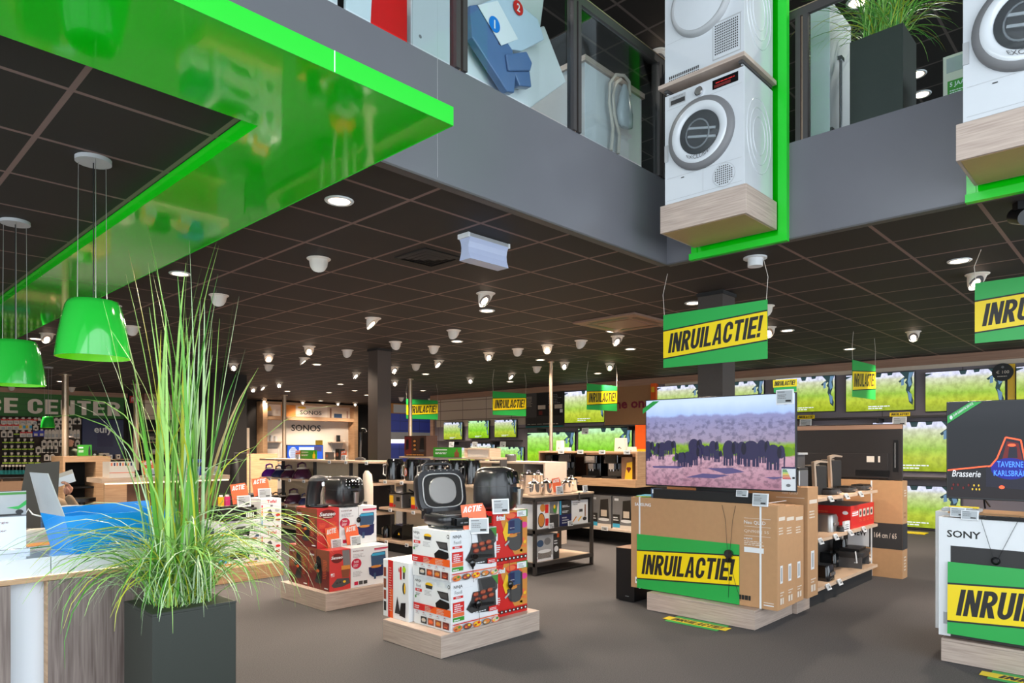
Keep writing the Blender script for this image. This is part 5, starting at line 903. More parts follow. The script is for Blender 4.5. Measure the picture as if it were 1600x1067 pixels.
x0, z1 = PY(914, 96, 3.42); x1, _ = PY(993, 108, 3.42)
def ex_h(t, W, H):
    b = MB(); b.box(-.02, W+.02, -.02, .6, H, H+.045, 'oak_grey'); b.build('worktop', t)
    o = lambda px, py, y=3.36: (PY(px, py, y)[0]-x0, y-3.42, PY(px, py, y)[1]-ZU)
    b = MB(); b.tube([o(*q) for q in ((955, 235), (958, 200), (952, 160), (953, 130), (962, 117), (975, 118), (983, 128), (984, 150))], .014, 'white_warm', 8); b.tube([o(*q) for q in ((966, 240), (968, 210), (960, 180), (958, 150), (962, 130), (970, 124))], .014, 'white_warm', 8); b.build('drain_hose', t)
    b = MB(); c = o(976, 170, 3.33); b.loft([(c[0], c[1], c[2]+.20, .02, .015), (c[0], c[1], c[2]+.10, .06, .03), (c[0], c[1], c[2]-.04, .10, .04), (c[0]+.01, c[1], c[2]-.14, .09, .035), (c[0], c[1], c[2]-.16, .04, .02)], 'film', 14, .7); b.build('accessory_bag', t)
upbox(x0, x1+.1, 3.42, z1, 'white machine back with curled hose and plastic bag behind the glass', 'washing machine', extra=ex_h)
t = thing('appliance', 'narrow white appliance side seen beside the balcony post at right', 'appliance', (5.58, 1.90, ZU)); b = MB(); b.box(0, .5, 0, .22, .0, 1.25, 'white_gloss'); b.box(0, .55, -.02, .0, .2, .24, 'grey_dark'); b.build('cabinet', t, bevel=.005)
x, y = 5.45, .90; t = thing('appliance', 'small pale appliance with green sticker behind the glass beside the right tower', 'appliance', (x, .78, ZU)); b = MB(); b.box(0, .4, 0, .33, 0, .42, 'white_warm'); b.box(-.004, .0, .02, .31, .30, .40, 'grey_light'); f = fX(b, 0, 0, .33, 0, .42); f.rect(.08, .34, .52, .58, 'green_card'); f.txt('5 JAAR', .12, .46, .46, .55, 'white', .02); f.lines(.12, .37, .46, .44, 2, 'white'); b.build('cabinet', t, bevel=.005)
t = thing('chrome_stand', 'thin chrome upright between tower and planter behind the glass', 'stand', (5.35, PX(1315, 160, 5.35)[0], ZU)); b = MB(); b.cyl(-.012, 0, 0, .008, .62, 'chrome', n=10); b.cyl(.012, .012, 0, .008, .62, 'chrome', n=10); b.box(-.03, .03, -.01, .02, .60, .63, 'chrome'); b.build('tube', t)
for px, py, lab in ((1340, 3, 'round downlight of the upper ceiling above the planter'), (1295, 160, 'round downlight of the upper ceiling left of the planter'), (1432, 116, 'round downlight of the upper ceiling right of the planter'), (1440, 147, 'lower round downlight of the upper ceiling right of the planter')):
    x, y = PZ(px, py, ZT); copy(DL, (x, y, ZT-.001), label=lab, scale=(1.3, 1.3, 1.3)); light('d', 'downlight_beam', (x, y, ZT-.05), 150, (1, .9, .8))
x, y = PZ(1030, 83, ZT); copy(SP, (x, y, ZT-.001), rz=.5, label='white spotlight of the upper ceiling left of the machine tower', scale=(1.3, 1.3, 1.3)); light('s', 'spotlight_beam', (x, y, ZT-.2), 150, (1, .9, .8))
for x, y in ((3.5, 5), (1.0, 4.6), (6.5, 1.2)): light('d', 'upper_downlight_beam', (x, y, ZT-.05), 160, (1, .93, .85))
# ---------------------------------------------------------------- appliance shelves in the middle of the shop
mat('bronze_dark', (70, 46, 36), .4); mat('shelf_pale', (214, 196, 180), .5); mat('tv_back', (40, 36, 36), .5)
mat('back_cream', (206, 192, 164), .7)
def gondola(x, yr, yl, zs, dep, label, back='back_cream', zt=None, th=.03, m='shelf_oak', kick=True, ends=()):
    W = yl-yr; t = thing('shelving_unit', label, 'shelving unit', (x, yl, 0), -PI/2)
    for z in zs: b = MB(); b.box(0, W, 0, dep, z-th, z, m); b.build('shelf_board', t)
    if back: b = MB(); b.box(0, W, dep, dep+.02, 0, zt or zs[-1], back); b.build('back_panel', t)
    if kick: b = MB(); b.box(.02, W-.02, .06, dep-.02, 0, zs[0]-th, 'black_matte'); b.build('plinth', t)
    n = max(2, int(W/1.0)+1)
    for i in range(n): u = .02+(W-.06)*i/(n-1); b = MB(); b.box(u, u+.03, dep-.05, dep, 0, zt or zs[-1], 'grey_dark'); b.build('upright', t)
    for u in ends: b = MB(); b.box(u, u+.02, 0, dep, 0, zt or zs[-1], m); b.build('end_panel', t)
    return t
def minitags(x, ys, z, label, grp, w_=.065, rz=-PI/2, h=.045):
    for y in ys:
        t = thing('price_tag', label, 'price tag', (x, y, z), rz, grp); b = MB(); b.box(-w_/2, w_/2, -.010, -.001, -.048, -.048+h, 'white'); f = fY(b, -.010, -w_/2, w_/2, -.048, -.048+h); f.rect(.1, .15, .9, .85, 'lcd'); f.rect(.4, .3, .8, .5, 'ink'); b.build('frame', t)
def onsh(px, x): return PX(px, 700, x)[0]
G1 = gondola(5.6, 8.15, 11.45, (.14, .51, .935, 1.255), .45, 'shelving unit with coloured steam irons left of the dark column')
minitags(5.6, [onsh(q, 5.6) for q in (410, 422, 437, 453, 475)], .935, 'tiny price tag on the shelf edge under the coloured steam irons', 'tags under the upper irons')
minitags(5.6, [onsh(q, 5.6) for q in (435, 447, 464)], .51, 'tiny price tag on the middle shelf edge under the dark irons', 'tags under the middle irons')
minitags(5.6, [onsh(q, 5.6) for q in (515, 541, 573)], 1.255, 'tiny price tag on the top board edge left of the dark column', 'tags on the top board')
def steam_iron(px, z, r, h, m, label, x=5.80):
    t = thing('steam_iron', label, 'iron', (x, onsh(px, x), z+.001), -PI/2-.3)
    b = MB(); b.loft([(0, 0, 0, r, r*1.25), (0, 0, h*.22, r*.96, r*1.2), (0, .01, h*.45, r*.72, r*.95), (0, .02, h*.6, r*.5, r*.7)], m, 22, .85); b.build('water_tank', t)
    b = MB(); b.loft([(0, 0, h*.60, r*.5, r*.72), (0, -.01, h*.66, r*.42, r*.62), (0, 0, h*.72, r*.34, r*.4)], 'white_warm', 20, .9); b.tube([(0, -r*.5, h*.68), (0, -r*.5, h*.9), (0, 0, h), (0, r*.4, h*.93), (0, r*.45, h*.7)], r*.13, m, 8); b.build('iron_handle', t)
for q in ((421, .935, .11, .22, 'purple', 'bright purple steam iron at the left of the upper iron shelf'), (436, .935, .10, .20, 'navy', 'dark blue steam iron second on the upper iron shelf'), (451, .935, .11, .21, 'plum', 'plum coloured steam iron third on the upper iron shelf'),
          (472, .935, .13, .26, 'plum', 'largest plum steam iron at the right of the upper iron shelf'), (459, .51, .13, .24, 'plum', 'plum steam iron with white nose on the middle shelf'), (442, .51, .10, .16, 'black_gloss', 'black steam iron on the middle shelf beside the plum one'),
          (431, .51, .09, .15, 'black_gloss', 'small black steam iron second on the middle shelf'), (421, .51, .09, .14, 'black_gloss', 'small black steam iron at the left end of the middle shelf'), (442, .14, .08, .17, 'plum', 'small plum iron left on the lowest iron shelf'), (453, .14, .08, .17, 'plum', 'small plum iron right on the lowest iron shelf'), (476, .51, .08, .18, 'navy', 'dark blue iron partly hidden by the pad coffee machine')): steam_iron(*q)
mat('hose_grey', (170, 164, 156), .4)
for k, (px, c) in enumerate(((515, 'hose_grey'), (535, 'hose_grey'), (549, 'hose_grey'))):
    xv = (5.35, 5.02, 5.35)[k]; y = onsh(px, xv); t = thing('vacuum_cleaner', ('left', 'middle', 'right')[k]+' of three vacuum cleaners with looped grey hoses behind the square air fryer', 'vacuum cleaner', (xv, y, 0), -PI/2)
    b = MB(); b.loft([(0, 0, .0, .13, .16), (0, 0, .12, .14, .18), (0, 0, .22, .10, .12), (0, 0, .26, .04, .05)], ('black_gloss', 'red', 'black_gloss')[k], 22, .8); b.build('body', t)
    b = MB(); b.tube([(-.08, -.05, .20), (-.14, -.05, .55), (-.12, -.05, .85), (-.02, -.05, 1.02), (.10, -.05, 1.02), (.17, -.05, .90), (.15, -.05, .6), (.08, 0, .22)], .022, c, 10); b.build('hose', t)
t = thing('cordless_vacuum', 'beige upright vacuum cleaner at the left edge of the dark column', 'vacuum cleaner', (5.15, onsh(573, 5.15), 0), -PI/2); b = MB(); b.loft([(0, 0, 0, .12, .12), (0, 0, .06, .12, .12), (0, .03, .10, .05, .05), (0, .03, .55, .06, .05), (0, .02, .95, .07, .06), (0, .01, 1.10, .06, .05), (0, 0, 1.15, .02, .02)], 'cream', 20, .8); b.build('body', t); b = MB(); b.box(-.04, .04, -.05, -.02, .55, .75, 'grey_dark'); b.build('dust_tank', t)
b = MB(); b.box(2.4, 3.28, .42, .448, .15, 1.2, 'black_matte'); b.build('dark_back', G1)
def card(px1, px2, py1, py2, x, label, m='green_card', extra=None):
    y1, z1 = PX(px1, py1, x); y2, z2 = PX(px2, py2, x); t = thing('info_card', label, 'sign', (x, y1, z2), -PI/2); b = MB(); W, H = y1-y2, z1-z2; b.box(0, W, 0, .006, 0, H, m); f = fY(b, 0, 0, W, 0, H); f.rect(.08, .72, .5, .80, 'white'); f.lines(.08, .35, .68, .6, 2, 'white'); f.poly([(.76, .05), (.92, .05), (.92, .5), (.87, .6), (.86, .85), (.82, .85), (.81, .6), (.76, .5)], 'yellow' if m == 'green_lit2' else 'bronze'); b.build('sheet', t); b = MB(); b.box(0, W, .0, .05, -.004, .004, 'grey_light'); b.build('foot', t); return t
mat('green_lit2', (50, 150, 30), .4)
card(469, 495, 703, 717.3, 5.75, 'green information card standing on the top board above the irons', 'green_lit2')
esl((5.68, onsh(465, 5.68), 1.256), -PI/2, 'small orange action tag left of the green card', .12, .08, .12); esl((5.68, onsh(537, 5.68), 1.256), -PI/2, 'orange action tag on the top board near the black boxes', .12, .08, .12)
for px, w_, h, m, lab in ((524, .11, .17, 'black', 'small black box on the top board above the vacuum hoses'), (508, .10, .12, 'grey_dark', 'small grey box beside the green card'), (412, .0, 0, '', '')):
    if not w_: continue
    t = thing('small_box', lab, 'box', (5.80, onsh(px, 5.8), 1.256), -PI/2); b = MB(); b.box(0, w_, 0, .1, 0, h, m); f = fY(b, 0, 0, w_, 0, h); f.ell(.5, .5, .3, .2, 'bronze'); b.build('box', t)
t = thing('stick_vacuum', 'slim dark stick vacuum standing on the top board left of the column', 'vacuum cleaner', (5.85, onsh(563, 5.85), 1.256), -PI/2); b = MB(); b.loft([(0, 0, 0, .13, .05), (0, 0, .03, .12, .045), (0, .0, .05, .03, .03)], 'grey_dark', 16); b.tube([(0, 0, .04), (.01, 0, .30)], .016, 'grey_dark', 8); b.tube([(.01, 0, .30), (.01, 0, .42), (.04, 0, .47), (.12, 0, .46), (.15, 0, .42)], .022, 'black', 8); b.build('body', t)
# black travel goods left of the irons
t = thing('folding_trolley', 'dark folding trolley with crossed bars left of the iron shelves', 'trolley', (4.9, PX(384, 760, 4.9)[0], 0), -PI/2-.4); b = MB(); b.box(-.22, .22, 0, .3, .25, .72, 'charcoal'); b.build('crate', t)
b = MB(); b.tube([(-.22, -.01, .28), (.22, -.01, .70)], .012, 'grey_dark', 6); b.build('cross_bar', t); b = MB(); b.tube([(.22, -.01, .28), (-.22, -.01, .70)], .012, 'grey_dark', 6); b.build('cross_bar', t); b = MB(); b.tube([(-.18, .28, .7), (-.18, .28, .95), (.18, .28, .95), (.18, .28, .7)], .013, 'grey_dark', 8); b.build('handle', t)
for s_ in (-.18, .18): b = MB(); b.M = Matrix.Translation((s_, .15, .1)) @ Matrix.Rotation(PI/2, 4, 'Y'); b.cyl(0, 0, -.02, .10, .04, 'black', n=18); b.build('wheel', t)
b = MB(); b.box(-.2, .2, .1, .2, .08, .25, 'charcoal'); b.build('axle_frame', t)
t = thing('hanging_garment', 'dark grey coat hanging in front of the dark wall left of the iron shelves', 'coat', (5.6, PX(366, 735, 5.6)[0], 0), -PI/2); b = MB(); b.loft([(0, 0, .80, .14, .07), (0, 0, 1.0, .13, .07), (.0, 0, 1.2, .11, .06), (0, 0, 1.28, .04, .03)], 'charcoal', 14); b.build('cloth', t); b = MB(); b.tube([(0, 0, 1.28), (0, 0, 1.34), (.0, .3, 1.34), (.0, .3, 0)], .012, 'grey_dark', 6); b.build('stand', t)
# shelf right of the column
gondola(5.7, 5.9, 8.05, (.16, .61, .995), .45, 'shelving unit with coffee makers and toasters right of the dark column')
minitags(5.7, [onsh(q, 5.7) for q in (602, 628, 700)], .995, 'tiny price tag on the shelf edge under the coffee makers', 'tags under the coffee makers'); minitags(5.7, [onsh(q, 5.7) for q in (610, 646)], .61, 'tiny price tag on the edge of the fryer shelf', 'tags on the fryer shelf'); minitags(5.7, [onsh(q, 5.7) for q in (604, 636)], .16, 'tiny price tag on the edge of the toaster shelf', 'tags on the toaster shelf')
def coffee_maker(px, label, m='black_gloss', r=.10, h=.295, x=5.88, handle='grey_light', sticker=None, z=.996):
    t = thing('coffee_maker', label, 'coffee maker', (x, onsh(px, x), z), -PI/2-.3)
    b = MB(); b.loft([(0, 0, 0, r, r*1.1), (0, 0, h*.1, r, r*1.1), (0, 0, h*.8, r*.95, r*1.05), (0, 0, h, r*.8, r*.9)], m, 22, .55); b.build('body', t)
    b = MB(); b.tube([(-r*.8, -r*.9, h*.72), (-r*1.3, -r*1.1, h*.68), (-r*1.35, -r*1.1, h*.25), (-r*.85, -r*.9, h*.18)], .012, handle, 8); b.build('handle', t)
    if sticker: b = MB(); f = Face(b, (-.06, -r*1.13, h*.2), (1, 0, 0), (0, 0, 1), .12, .12); f.disc(.5, .5, .055, sticker); f.disc(.5, .5, .042, 'white'); f.lines(.3, .3, .7, .7, 3, 'red', .6); b.build('round_sticker', t)
    return t
coffee_maker(617, 'black coffee maker with silver handle at the left of the top shelf', r=.11); coffee_maker(646, 'black kettle-shaped coffee maker with round red sticker', sticker='orange'); coffee_maker(668, 'dark green tinted coffee maker third on the top shelf', 'green_dark' if 0 else 'black', r=.09); coffee_maker(690, 'black coffee maker under the green card', r=.10); coffee_maker(716, 'black coffee maker with curved grey handle beside the open grill', r=.11, handle='silver'); coffee_maker(738, 'black coffee maker just left of the round air fryer', r=.09)
gb = thing('riser_shelf', 'narrow raised board behind the coffee makers carrying a bronze carton', 'shelf', (6.03, 8.02, 0), -PI/2); b = MB(); b.box(0, 1.9, 0, .28, 1.30, 1.325, 'shelf_oak'); b.build('board', gb)
for u in (0, 1.88): b = MB(); b.box(u, u+.02, .17, .28, 0, 1.30, 'grey_dark'); b.build('support', gb)
ya, za = PX(632, 683, 6.05); yb, zb = PX(666, 716, 6.05)
t = thing('appliance_carton', 'dark bronze carton with appliance pictures standing above the coffee makers', 'box', (6.05, ya, 1.326), -PI/2); b = MB(); W = ya-yb; b.box(0, W, 0, .2, 0, .29, 'bronze_dark'); f = fY(b, 0, 0, W, 0, .29); f.rect(0, .1, .33, .95, 'maroon'); f.poly([(.05, .3), (.2, .35), (.2, .85), (.08, .8)], 'black')
for i in range(3): f.rect(.40, .28+.2*i, .56, .42+.2*i, 'black'); f.ell(.48, .34+.2*i, .06, .05, 'food')
f.poly([(.7, .3), (.92, .3), (.9, .9), (.74, .9)], 'black'); f.ell(.8, .28, .14, .06, 'grey_dark'); f.lines(.1, .05, .9, .15, 1, 'food'); b.build('carton', t)

card(677, 721, 699, 715.2, 6.02, 'green information card standing above the coffee makers', 'green_card')
def tray(px1, px2, py, x, z, lab, h=.12):
    y1 = onsh(px1, x); y2 = onsh(px2, x); t = thing('wooden_box', lab, 'box', (x, y1, z), -PI/2); b = MB(); W = y1-y2
    for a in ((0, W, 0, .02, 0, .02), ): pass
    b.box(0, W, 0, .2, h-.02, h, 'shelf_oak'); b.box(0, .02, 0, .2, 0, h-.02, 'shelf_oak'); b.box(W-.02, W, 0, .2, 0, h-.02, 'shelf_oak'); b.build('frame', t); b = MB(); b.box(.02, W-.02, .05, .2, 0, h-.02, 'white_warm'); b.build('insert', t)
tray(725, 765, 702, 6.05, 1.326, 'small wooden framed box with white inside right of the green card')
t = thing('deep_fryer', 'silver deep fryer with yellow and red label on the middle shelf', 'fryer', (5.78, onsh(608, 5.78), .611), -PI/2); b = MB(); b.box(0, .29, 0, .26, 0, .19, 'steel_brushed'); b.box(-.002, .292, -.002, .262, .19, .205, 'black'); b.build('housing', t, bevel=.006); b = MB(); f = fY(b, 0, 0, .29, 0, .19); f.rect(.04, .05, .34, .9, 'yellow'); f.rect(.04, .05, .34, .34, 'red'); f.rect(.58, .5, .86, .8, 'black'); f.disc(.45, .16, .018, 'red'); b.build('front_label', t); b = MB(); b.tube([(.02, .1, .2), (-.10, .05, .26)], .012, 'black', 8); b.build('handle', t)
t = copy(t, (5.78, onsh(641.5, 5.78), .611), label='second silver fryer with yellow label mostly hidden by the open grill')
t = thing('toaster', 'black toaster with chrome lever on the lowest shelf right of the column', 'toaster', (5.80, onsh(612, 5.8), .161), -PI/2); b = MB(); b.box(0, .24, 0, .2, .01, .21, 'black_gloss'); b.box(.03, .21, .05, .08, .21, .212, 'charcoal'); b.box(.03, .21, .12, .15, .21, .212, 'charcoal'); b.build('housing', t, bevel=.02); b = MB(); b.box(-.06, -.04, .05, .09, .03, .17, 'chrome'); b.M = Matrix.Rotation(0, 4, 'Z'); b.box(-.04, 0, .06, .08, .10, .12, 'black'); b.build('lever', t); b = MB(); f = fY(b, -.001, 0, .24, 0, .21); f.poly([(.6, .35), (.8, .35), (.7, .52)], 'yellow'); b.build('warning_label', t)
t = thing('kettle', 'black and chrome kettle left of the toaster on the lowest shelf', 'kettle', (5.85, onsh(604, 5.85), .161), -PI/2); b = MB(); b.loft([(0, 0, 0, .06, .06), (0, 0, .12, .058, .058), (0, 0, .17, .035, .035)], 'black_gloss', 18); b.build('body', t); b = MB(); b.tube([(-.05, 0, .15), (-.10, 0, .13), (-.10, 0, .05), (-.055, 0, .02)], .01, 'cream', 8); b.build('handle', t)
t = thing('toaster', 'dark toaster with white label half hidden behind the open grill', 'toaster', (5.85, onsh(634, 5.85), .611), -PI/2); b = MB(); b.box(0, .14, .05, .25, .01, .13, 'black_gloss'); b.build('housing', t, bevel=.015); t.location.z = .611
# pale open cabinet behind the round air fryer
t = thing('open_cabinet', 'pale open cabinet with grey inside behind the round air fryer', 'cabinet', (7.55, 8.15, 0), -PI/2)
b = MB(); b.box(0, 1.60, 0, .5, 1.205, 1.235, 'shelf_pale'); b.build('top', t)
for u in (0, 1.57): b = MB(); b.box(u, u+.03, 0, .5, 0, 1.205, 'shelf_pale'); b.build('side', t)
b = MB(); b.box(.03, 1.57, .46, .5, 0, 1.205, 'grey'); b.build('back', t); b = MB(); b.box(.03, 1.57, .0, .46, .80, .83, 'shelf_pale'); b.build('shelf', t); b = MB(); b.box(1.15, 1.17, .02, .46, .83, 1.205, 'grey'); b.build('divider', t)
for k, (px, m) in enumerate(((773, 'black_gloss'), (798, 'grey_dark'), (750, 'black_gloss'))):
    t = thing('kitchen_canister', ('dark canister on the pale cabinet above the round air fryer', 'grey canister with red stripe at the right on the pale cabinet', 'black canister at the left on the pale cabinet')[k], 'canister', (7.75, onsh(px, 7.75), 1.236)); b = MB(); b.cyl(0, 0, 0, .09, .09, m, n=20); b.build('body', t); b = MB(); b.cyl(0, 0, .09, .085, .02, 'silver', n=20); b.build('lid', t)
# wooden shelf with coffee machines
t = thing('coffee_counter', 'warm oak counter unit with espresso machines and boxes below', 'cabinet', (8.3, 7.36, 0), -PI/2); W = 1.87
b = MB(); b.box(0, W, 0, .6, .875, .985, 'oak_warm'); b.build('counter_top', t); b = MB(); b.box(-.02, W, .05, .5, 1.365, 1.39, 'oak_warm'); b.build('upper_shelf', t); b = MB(); b.box(W-.03, W, .05, .6, .985, 1.365, 'oak_warm'); b.build('side', t); b = MB(); b.box(-.02, 0, .05, .6, 0, 1.365, 'oak_brown'); b.build('side', t)
b = MB(); b.box(0, W, .55, .6, .985, 1.365, 'oak_brown'); b.build('back', t); b = MB(); b.box(0, W+.4, .05, .6, .215, .245, 'shelf_pale'); b.build('lower_shelf', t); b = MB(); b.box(0, W+.4, .5, .6, 0, .875, 'black_matte'); b.build('back', t)
minitags(8.35, [onsh(q, 8.35) for q in (877, 907, 941, 980)], 1.40, 'small price tag on the edge of the board above the espresso machines', 'tags above the espresso machines', .11, h=.06); minitags(8.35, [onsh(q, 8.35) for q in (945,)], .26, 'small price tag under the black and cyan boxes', 'tags under the boxes', .12, h=.06)
def espresso(px, label, w_, h, m='black_gloss', front='black', x=8.42):
    t = thing('espresso_machine', label, 'coffee machine', (x, onsh(px, x)+w_/2, .986), -PI/2)
    b = MB(); b.box(0, w_, .10, .40, 0, h, m); b.box(0, w_, 0, .10, h*.62, h, m); b.build('housing', t, bevel=.012); b = MB(); b.box(-.01, w_+.01, -.04, .12, 0, .03, 'black'); b.build('drip_tray', t)
    b = MB(); b.box(w_*.15, w_*.85, -.004, .0, h*.66, h*.95, front); b.box(w_*.32, w_*.68, .02, .08, h*.38, h*.62, 'silver'); b.build('front_panel', t); b = MB(); b.cyl(w_*.4, .04, h*.3, .01, h*.1, 'chrome'); b.build('spout', t); b = MB(); b.cyl(w_*.6, .04, h*.3, .01, h*.1, 'chrome'); b.build('spout', t)
espresso(857, 'black espresso machine at the far left of the oak counter', .16, .35); espresso(882, 'black espresso machine with bright jars, second on the oak counter', .26, .37, front='grey_dark'); espresso(922, 'black espresso machine with large silver front, middle of the oak counter', .25, .35, front='silver'); espresso(954, 'black espresso machine beside the yellow heart box', .26, .36)
t = thing('coffee_box', 'yellow and brown box with a heart right of the espresso machines', 'box', (8.42, onsh(971, 8.42), .986), -PI/2); b = MB(); b.box(0, .19, 0, .2, 0, .32, 'oak_brown'); f = fY(b, 0, 0, .19, 0, .32); f.poly([(.3, 0), (1, 0), (1, .8), (.5, .75)], 'yellow'); f.disc(.6, .48, .025, 'maroon'); f.disc(.76, .48, .025, 'maroon'); f.poly([(.5, .46), (.87, .46), (.68, .28)], 'maroon'); b.build('box', t)
for px, w_, h, lab in ((968, .19, .2, 'large white bag with small print on the board above the espresso machines'), (873, .11, .17, 'white bag at the left on the board above the espresso machines'), (884, .10, .06, 'low white box beside the left bag'), (985, .12, .07, 'low white box at the right end of the upper board')):
    t = thing('paper_bag', lab, 'bag', (8.45, onsh(px, 8.45)+w_/2, 1.391), -PI/2); b = MB(); b.prism([(0, 0), (w_, 0), (w_*.93, h), (w_*.07, h)], 0, .08, 'white_warm'); f = Face(b, (0, 0, 0), (1, 0, 0), (0, 0, 1), w_, h); f.ell(.5, .3, .07, .05, 'ink', 8); f.ell(.4, .25, .05, .04, 'ink', 8); f.ell(.62, .24, .05, .04, 'ink', 8); b.build('bag', t)
def abox(px1, px2, z0, z1, x, label, m, art, dep=.25, grp=None):
    y1, y2 = onsh(px1, x), onsh(px2, x); b = MB(); W = y1-y2; b.box(0, W, 0, dep, 0, z1-z0, m); art(fY(b, 0, 0, W, 0, z1-z0)); o = b.build('product_box', loc=(x, y1, z0+.001), rz=-PI/2); return tag(o, label, 'box', grp)
def a_coffee(f): f.rect(0, 0, 1, 1, 'grey'); f.rect(0, 0, 1, .12, 'white_warm'); f.poly([(.45, .3), (.9, .3), (.86, .9), (.5, .86)], 'black'); f.rect(.52, .35, .8, .55, 'cream'); f.ell(.66, .25, .26, .05, 'white'); f.rect(.02, .04, .36, .44, 'ink'); f.rect(.02, .04, .36, .16, 'cyan'); f.lines(.05, .25, .3, .4, 2, 'white'); f.rect(.1, .86, .3, .93, 'white')
abox(922, 955, .246, .73, 8.40, 'grey carton with coffee machine picture under the oak counter, left one', 'grey', a_coffee); abox(957, 990, .246, .73, 8.40, 'grey carton with coffee machine picture under the oak counter, right one by the big cartons', 'grey', a_coffee)
# black steel rack with pans
t = thing('steel_rack', 'black steel rack with oak top carrying shiny pans', 'rack', (5.765, 5.15, 0)); W, D_ = 1.09, .55; mat('steel_black', (58, 54, 52), .4)
for u in (0, W-.035):
    for v in (0, D_-.035): b = MB(); b.box(u, u+.035, v, v+.035, 0, .86, 'steel_black'); b.build('leg', t)
b = MB(); b.box(-.005, W+.005, -.005, D_+.005, .885, .905, 'shelf_oak'); b.build('top', t)
for z, nm in ((.885, 'top_rail'), (.52, 'shelf_rail'), (.145, 'shelf_rail')): b = MB(); b.box(.0, W, -.002, .034, z-.045, z-.001, 'steel_black'); b.box(0, W, D_-.034, D_+.002, z-.045, z-.001, 'steel_black'); b.box(0, .034, .034, D_-.034, z-.045, z-.001, 'steel_black'); b.box(W-.034, W, .034, D_-.034, z-.045, z-.001, 'steel_black'); b.build(nm, t)
b = MB(); b.box(.03, W-.03, .034, D_-.034, .505, .52, 'grey_dark'); b.build('shelf', t); b = MB(); b.box(.03, W-.03, .034, D_-.034, .13, .145, 'shelf_oak'); b.build('shelf', t)
b = MB(); b.box(.02, W-.02, 0, .02, 0, .02, 'black'); b.build('floor_bar', t)
def pot(u, v, r, h, label, lid=True, side=0):
    h *= 1.3
    t = thing('cooking_pot', label, 'pot', (5.765+u, 5.15+v, .906), side); b = MB(); b.lathe([(.001, .003), (r*.95, .003), (r, .01), (r, h), (r*1.04, h+.002)], 'chrome', n=28); b.lathe([(r*.98, h), (r*.96, .01), (.001, .008)], 'steel_brushed', n=28); b.build('pot_body', t)
    if lid: b = MB(); b.lathe([(r*1.03, h+.003), (r*.8, h+.02), (r*.3, h+.032), (.001, h+.034)], 'chrome', n=28); k = b.build('lid', t); b = MB(); b.tube([(-.025, 0, h+.03), (-.025, 0, h+.055), (.025, 0, h+.055), (.025, 0, h+.03)], .005, 'chrome', 6); b.build('lid_knob', k)
    for s_ in (-1, 1): b = MB(); b.tube([(s_*r, -.03, h*.7), (s_*(r+.035), -.03, h*.72), (s_*(r+.035), .03, h*.72), (s_*r, .03, h*.7)], .005, 'chrome', 6); b.build('handle', t)
def saucepan(u, v, r, h, label, rz):
    h *= 1.25
    t = thing('saucepan', label, 'pan', (5.765+u, 5.15+v, .906), rz); b = MB(); b.lathe([(.001, .003), (r, .003), (r, h)], 'chrome', n=26); b.lathe([(r*.97, h), (r*.95, .01), (.001, .008)], 'steel_brushed', n=26); b.build('pan_body', t); b = MB(); b.tube([(r, 0, h*.8), (r+.06, 0, h*.85), (r+.20, 0, h*1.0)], .009, 'chrome', 8); b.build('handle', t)
pot(.12, .12, .075, .10, 'shiny pot with lid at the left front corner of the steel rack'); pot(.29, .36, .11, .17, 'tallest shiny stock pot at the back of the steel rack'); pot(.31, .10, .075, .10, 'shiny pot with lid second at the front of the steel rack'); saucepan(.54, .17, .08, .09, 'shiny saucepan in the middle of the steel rack', -.3); pot(.55, .44, .07, .16, 'shiny tall pot behind the saucepan'); pot(.73, .14, .07, .09, 'small shiny pot right of the middle of the steel rack'); saucepan(.72, .36, .07, .11, 'saucepan with long handle at the right back of the steel rack', .6); pot(.93, .22, .075, .11, 'shiny pot with lid at the right end of the steel rack')
pot(.095, .41, .075, .12, 'shiny pot in the left back corner of the steel rack')
esl((6.16, 5.12, .907), .0, 'price tag with orange action card among the pans', .12, .10, .16); esl((6.66, 5.13, .907), .1, 'price tag without card at the right of the pans', .10, .085)
t = thing('cord_lock', 'grey clip hanging over the front edge of the pan rack', 'security tag', (6.55, 5.135, .84)); b = MB(); b.box(-.012, .012, -.006, .004, -.03, .07, 'grey_dark'); b.build('lock', t)
def rbox(u0, u1, z0, z1, label, m, art, v=.04): b = MB(); b.box(0, u1-u0, 0, .3, 0, z1-z0, m); art(fY(b, 0, 0, u1-u0, 0, z1-z0)); tag(b.build('product_box', loc=(5.765+u0, 5.15+v, z0+.001)), label, 'box')
def a_pan(f): f.rect(0, 0, .06, 1, 'leaf_print'); f.rect(.68, .62, .95, .98, 'red'); f.rect(.7, .1, .95, .4, 'red'); f.ell(.4, .35, .26, .3, 'charcoal'); f.ell(.4, .35, .22, .26, 'food'); f.ell(.5, .85, .2, .16, 'food')
def a_knife(f): f.poly([(0, .55), (.7, .5), (.9, 1), (.0, 1)], 'grey'); f.ell(.55, .7, .2, .15, 'leaf_print'); f.ell(.5, .8, .1, .08, 'yellow'); f.rect(0, 0, .95, .5, 'charcoal')
for i in range(0): pass
def a_text(f):
    f.rect(0, 0, .14, 1, 'cyan')
    for i in range(4): f.lines(.22, .08+.22*i, .85, .18+.22*i, 2, 'white', .5)
    f.rect(0, 0, 1, .45, 'navy'); f.lines(.2, .1, .8, .4, 3, 'grey_light')
def a_set(f): f.lines(.05, .82, .5, .95, 2, 'grey'); f.poly([(.08, .1), (.3, .3), (.26, .34), (.05, .14)], 'food'); f.rect(.45, .5, .66, .62, 'grey_dark'); f.rect(.78, .3, .85, .8, 'oak_brown'); f.poly([(.4, .1), (.6, .3), (.56, .34), (.36, .16)], 'yellow'); f.ell(.78, .2, .12, .08, 'charcoal')
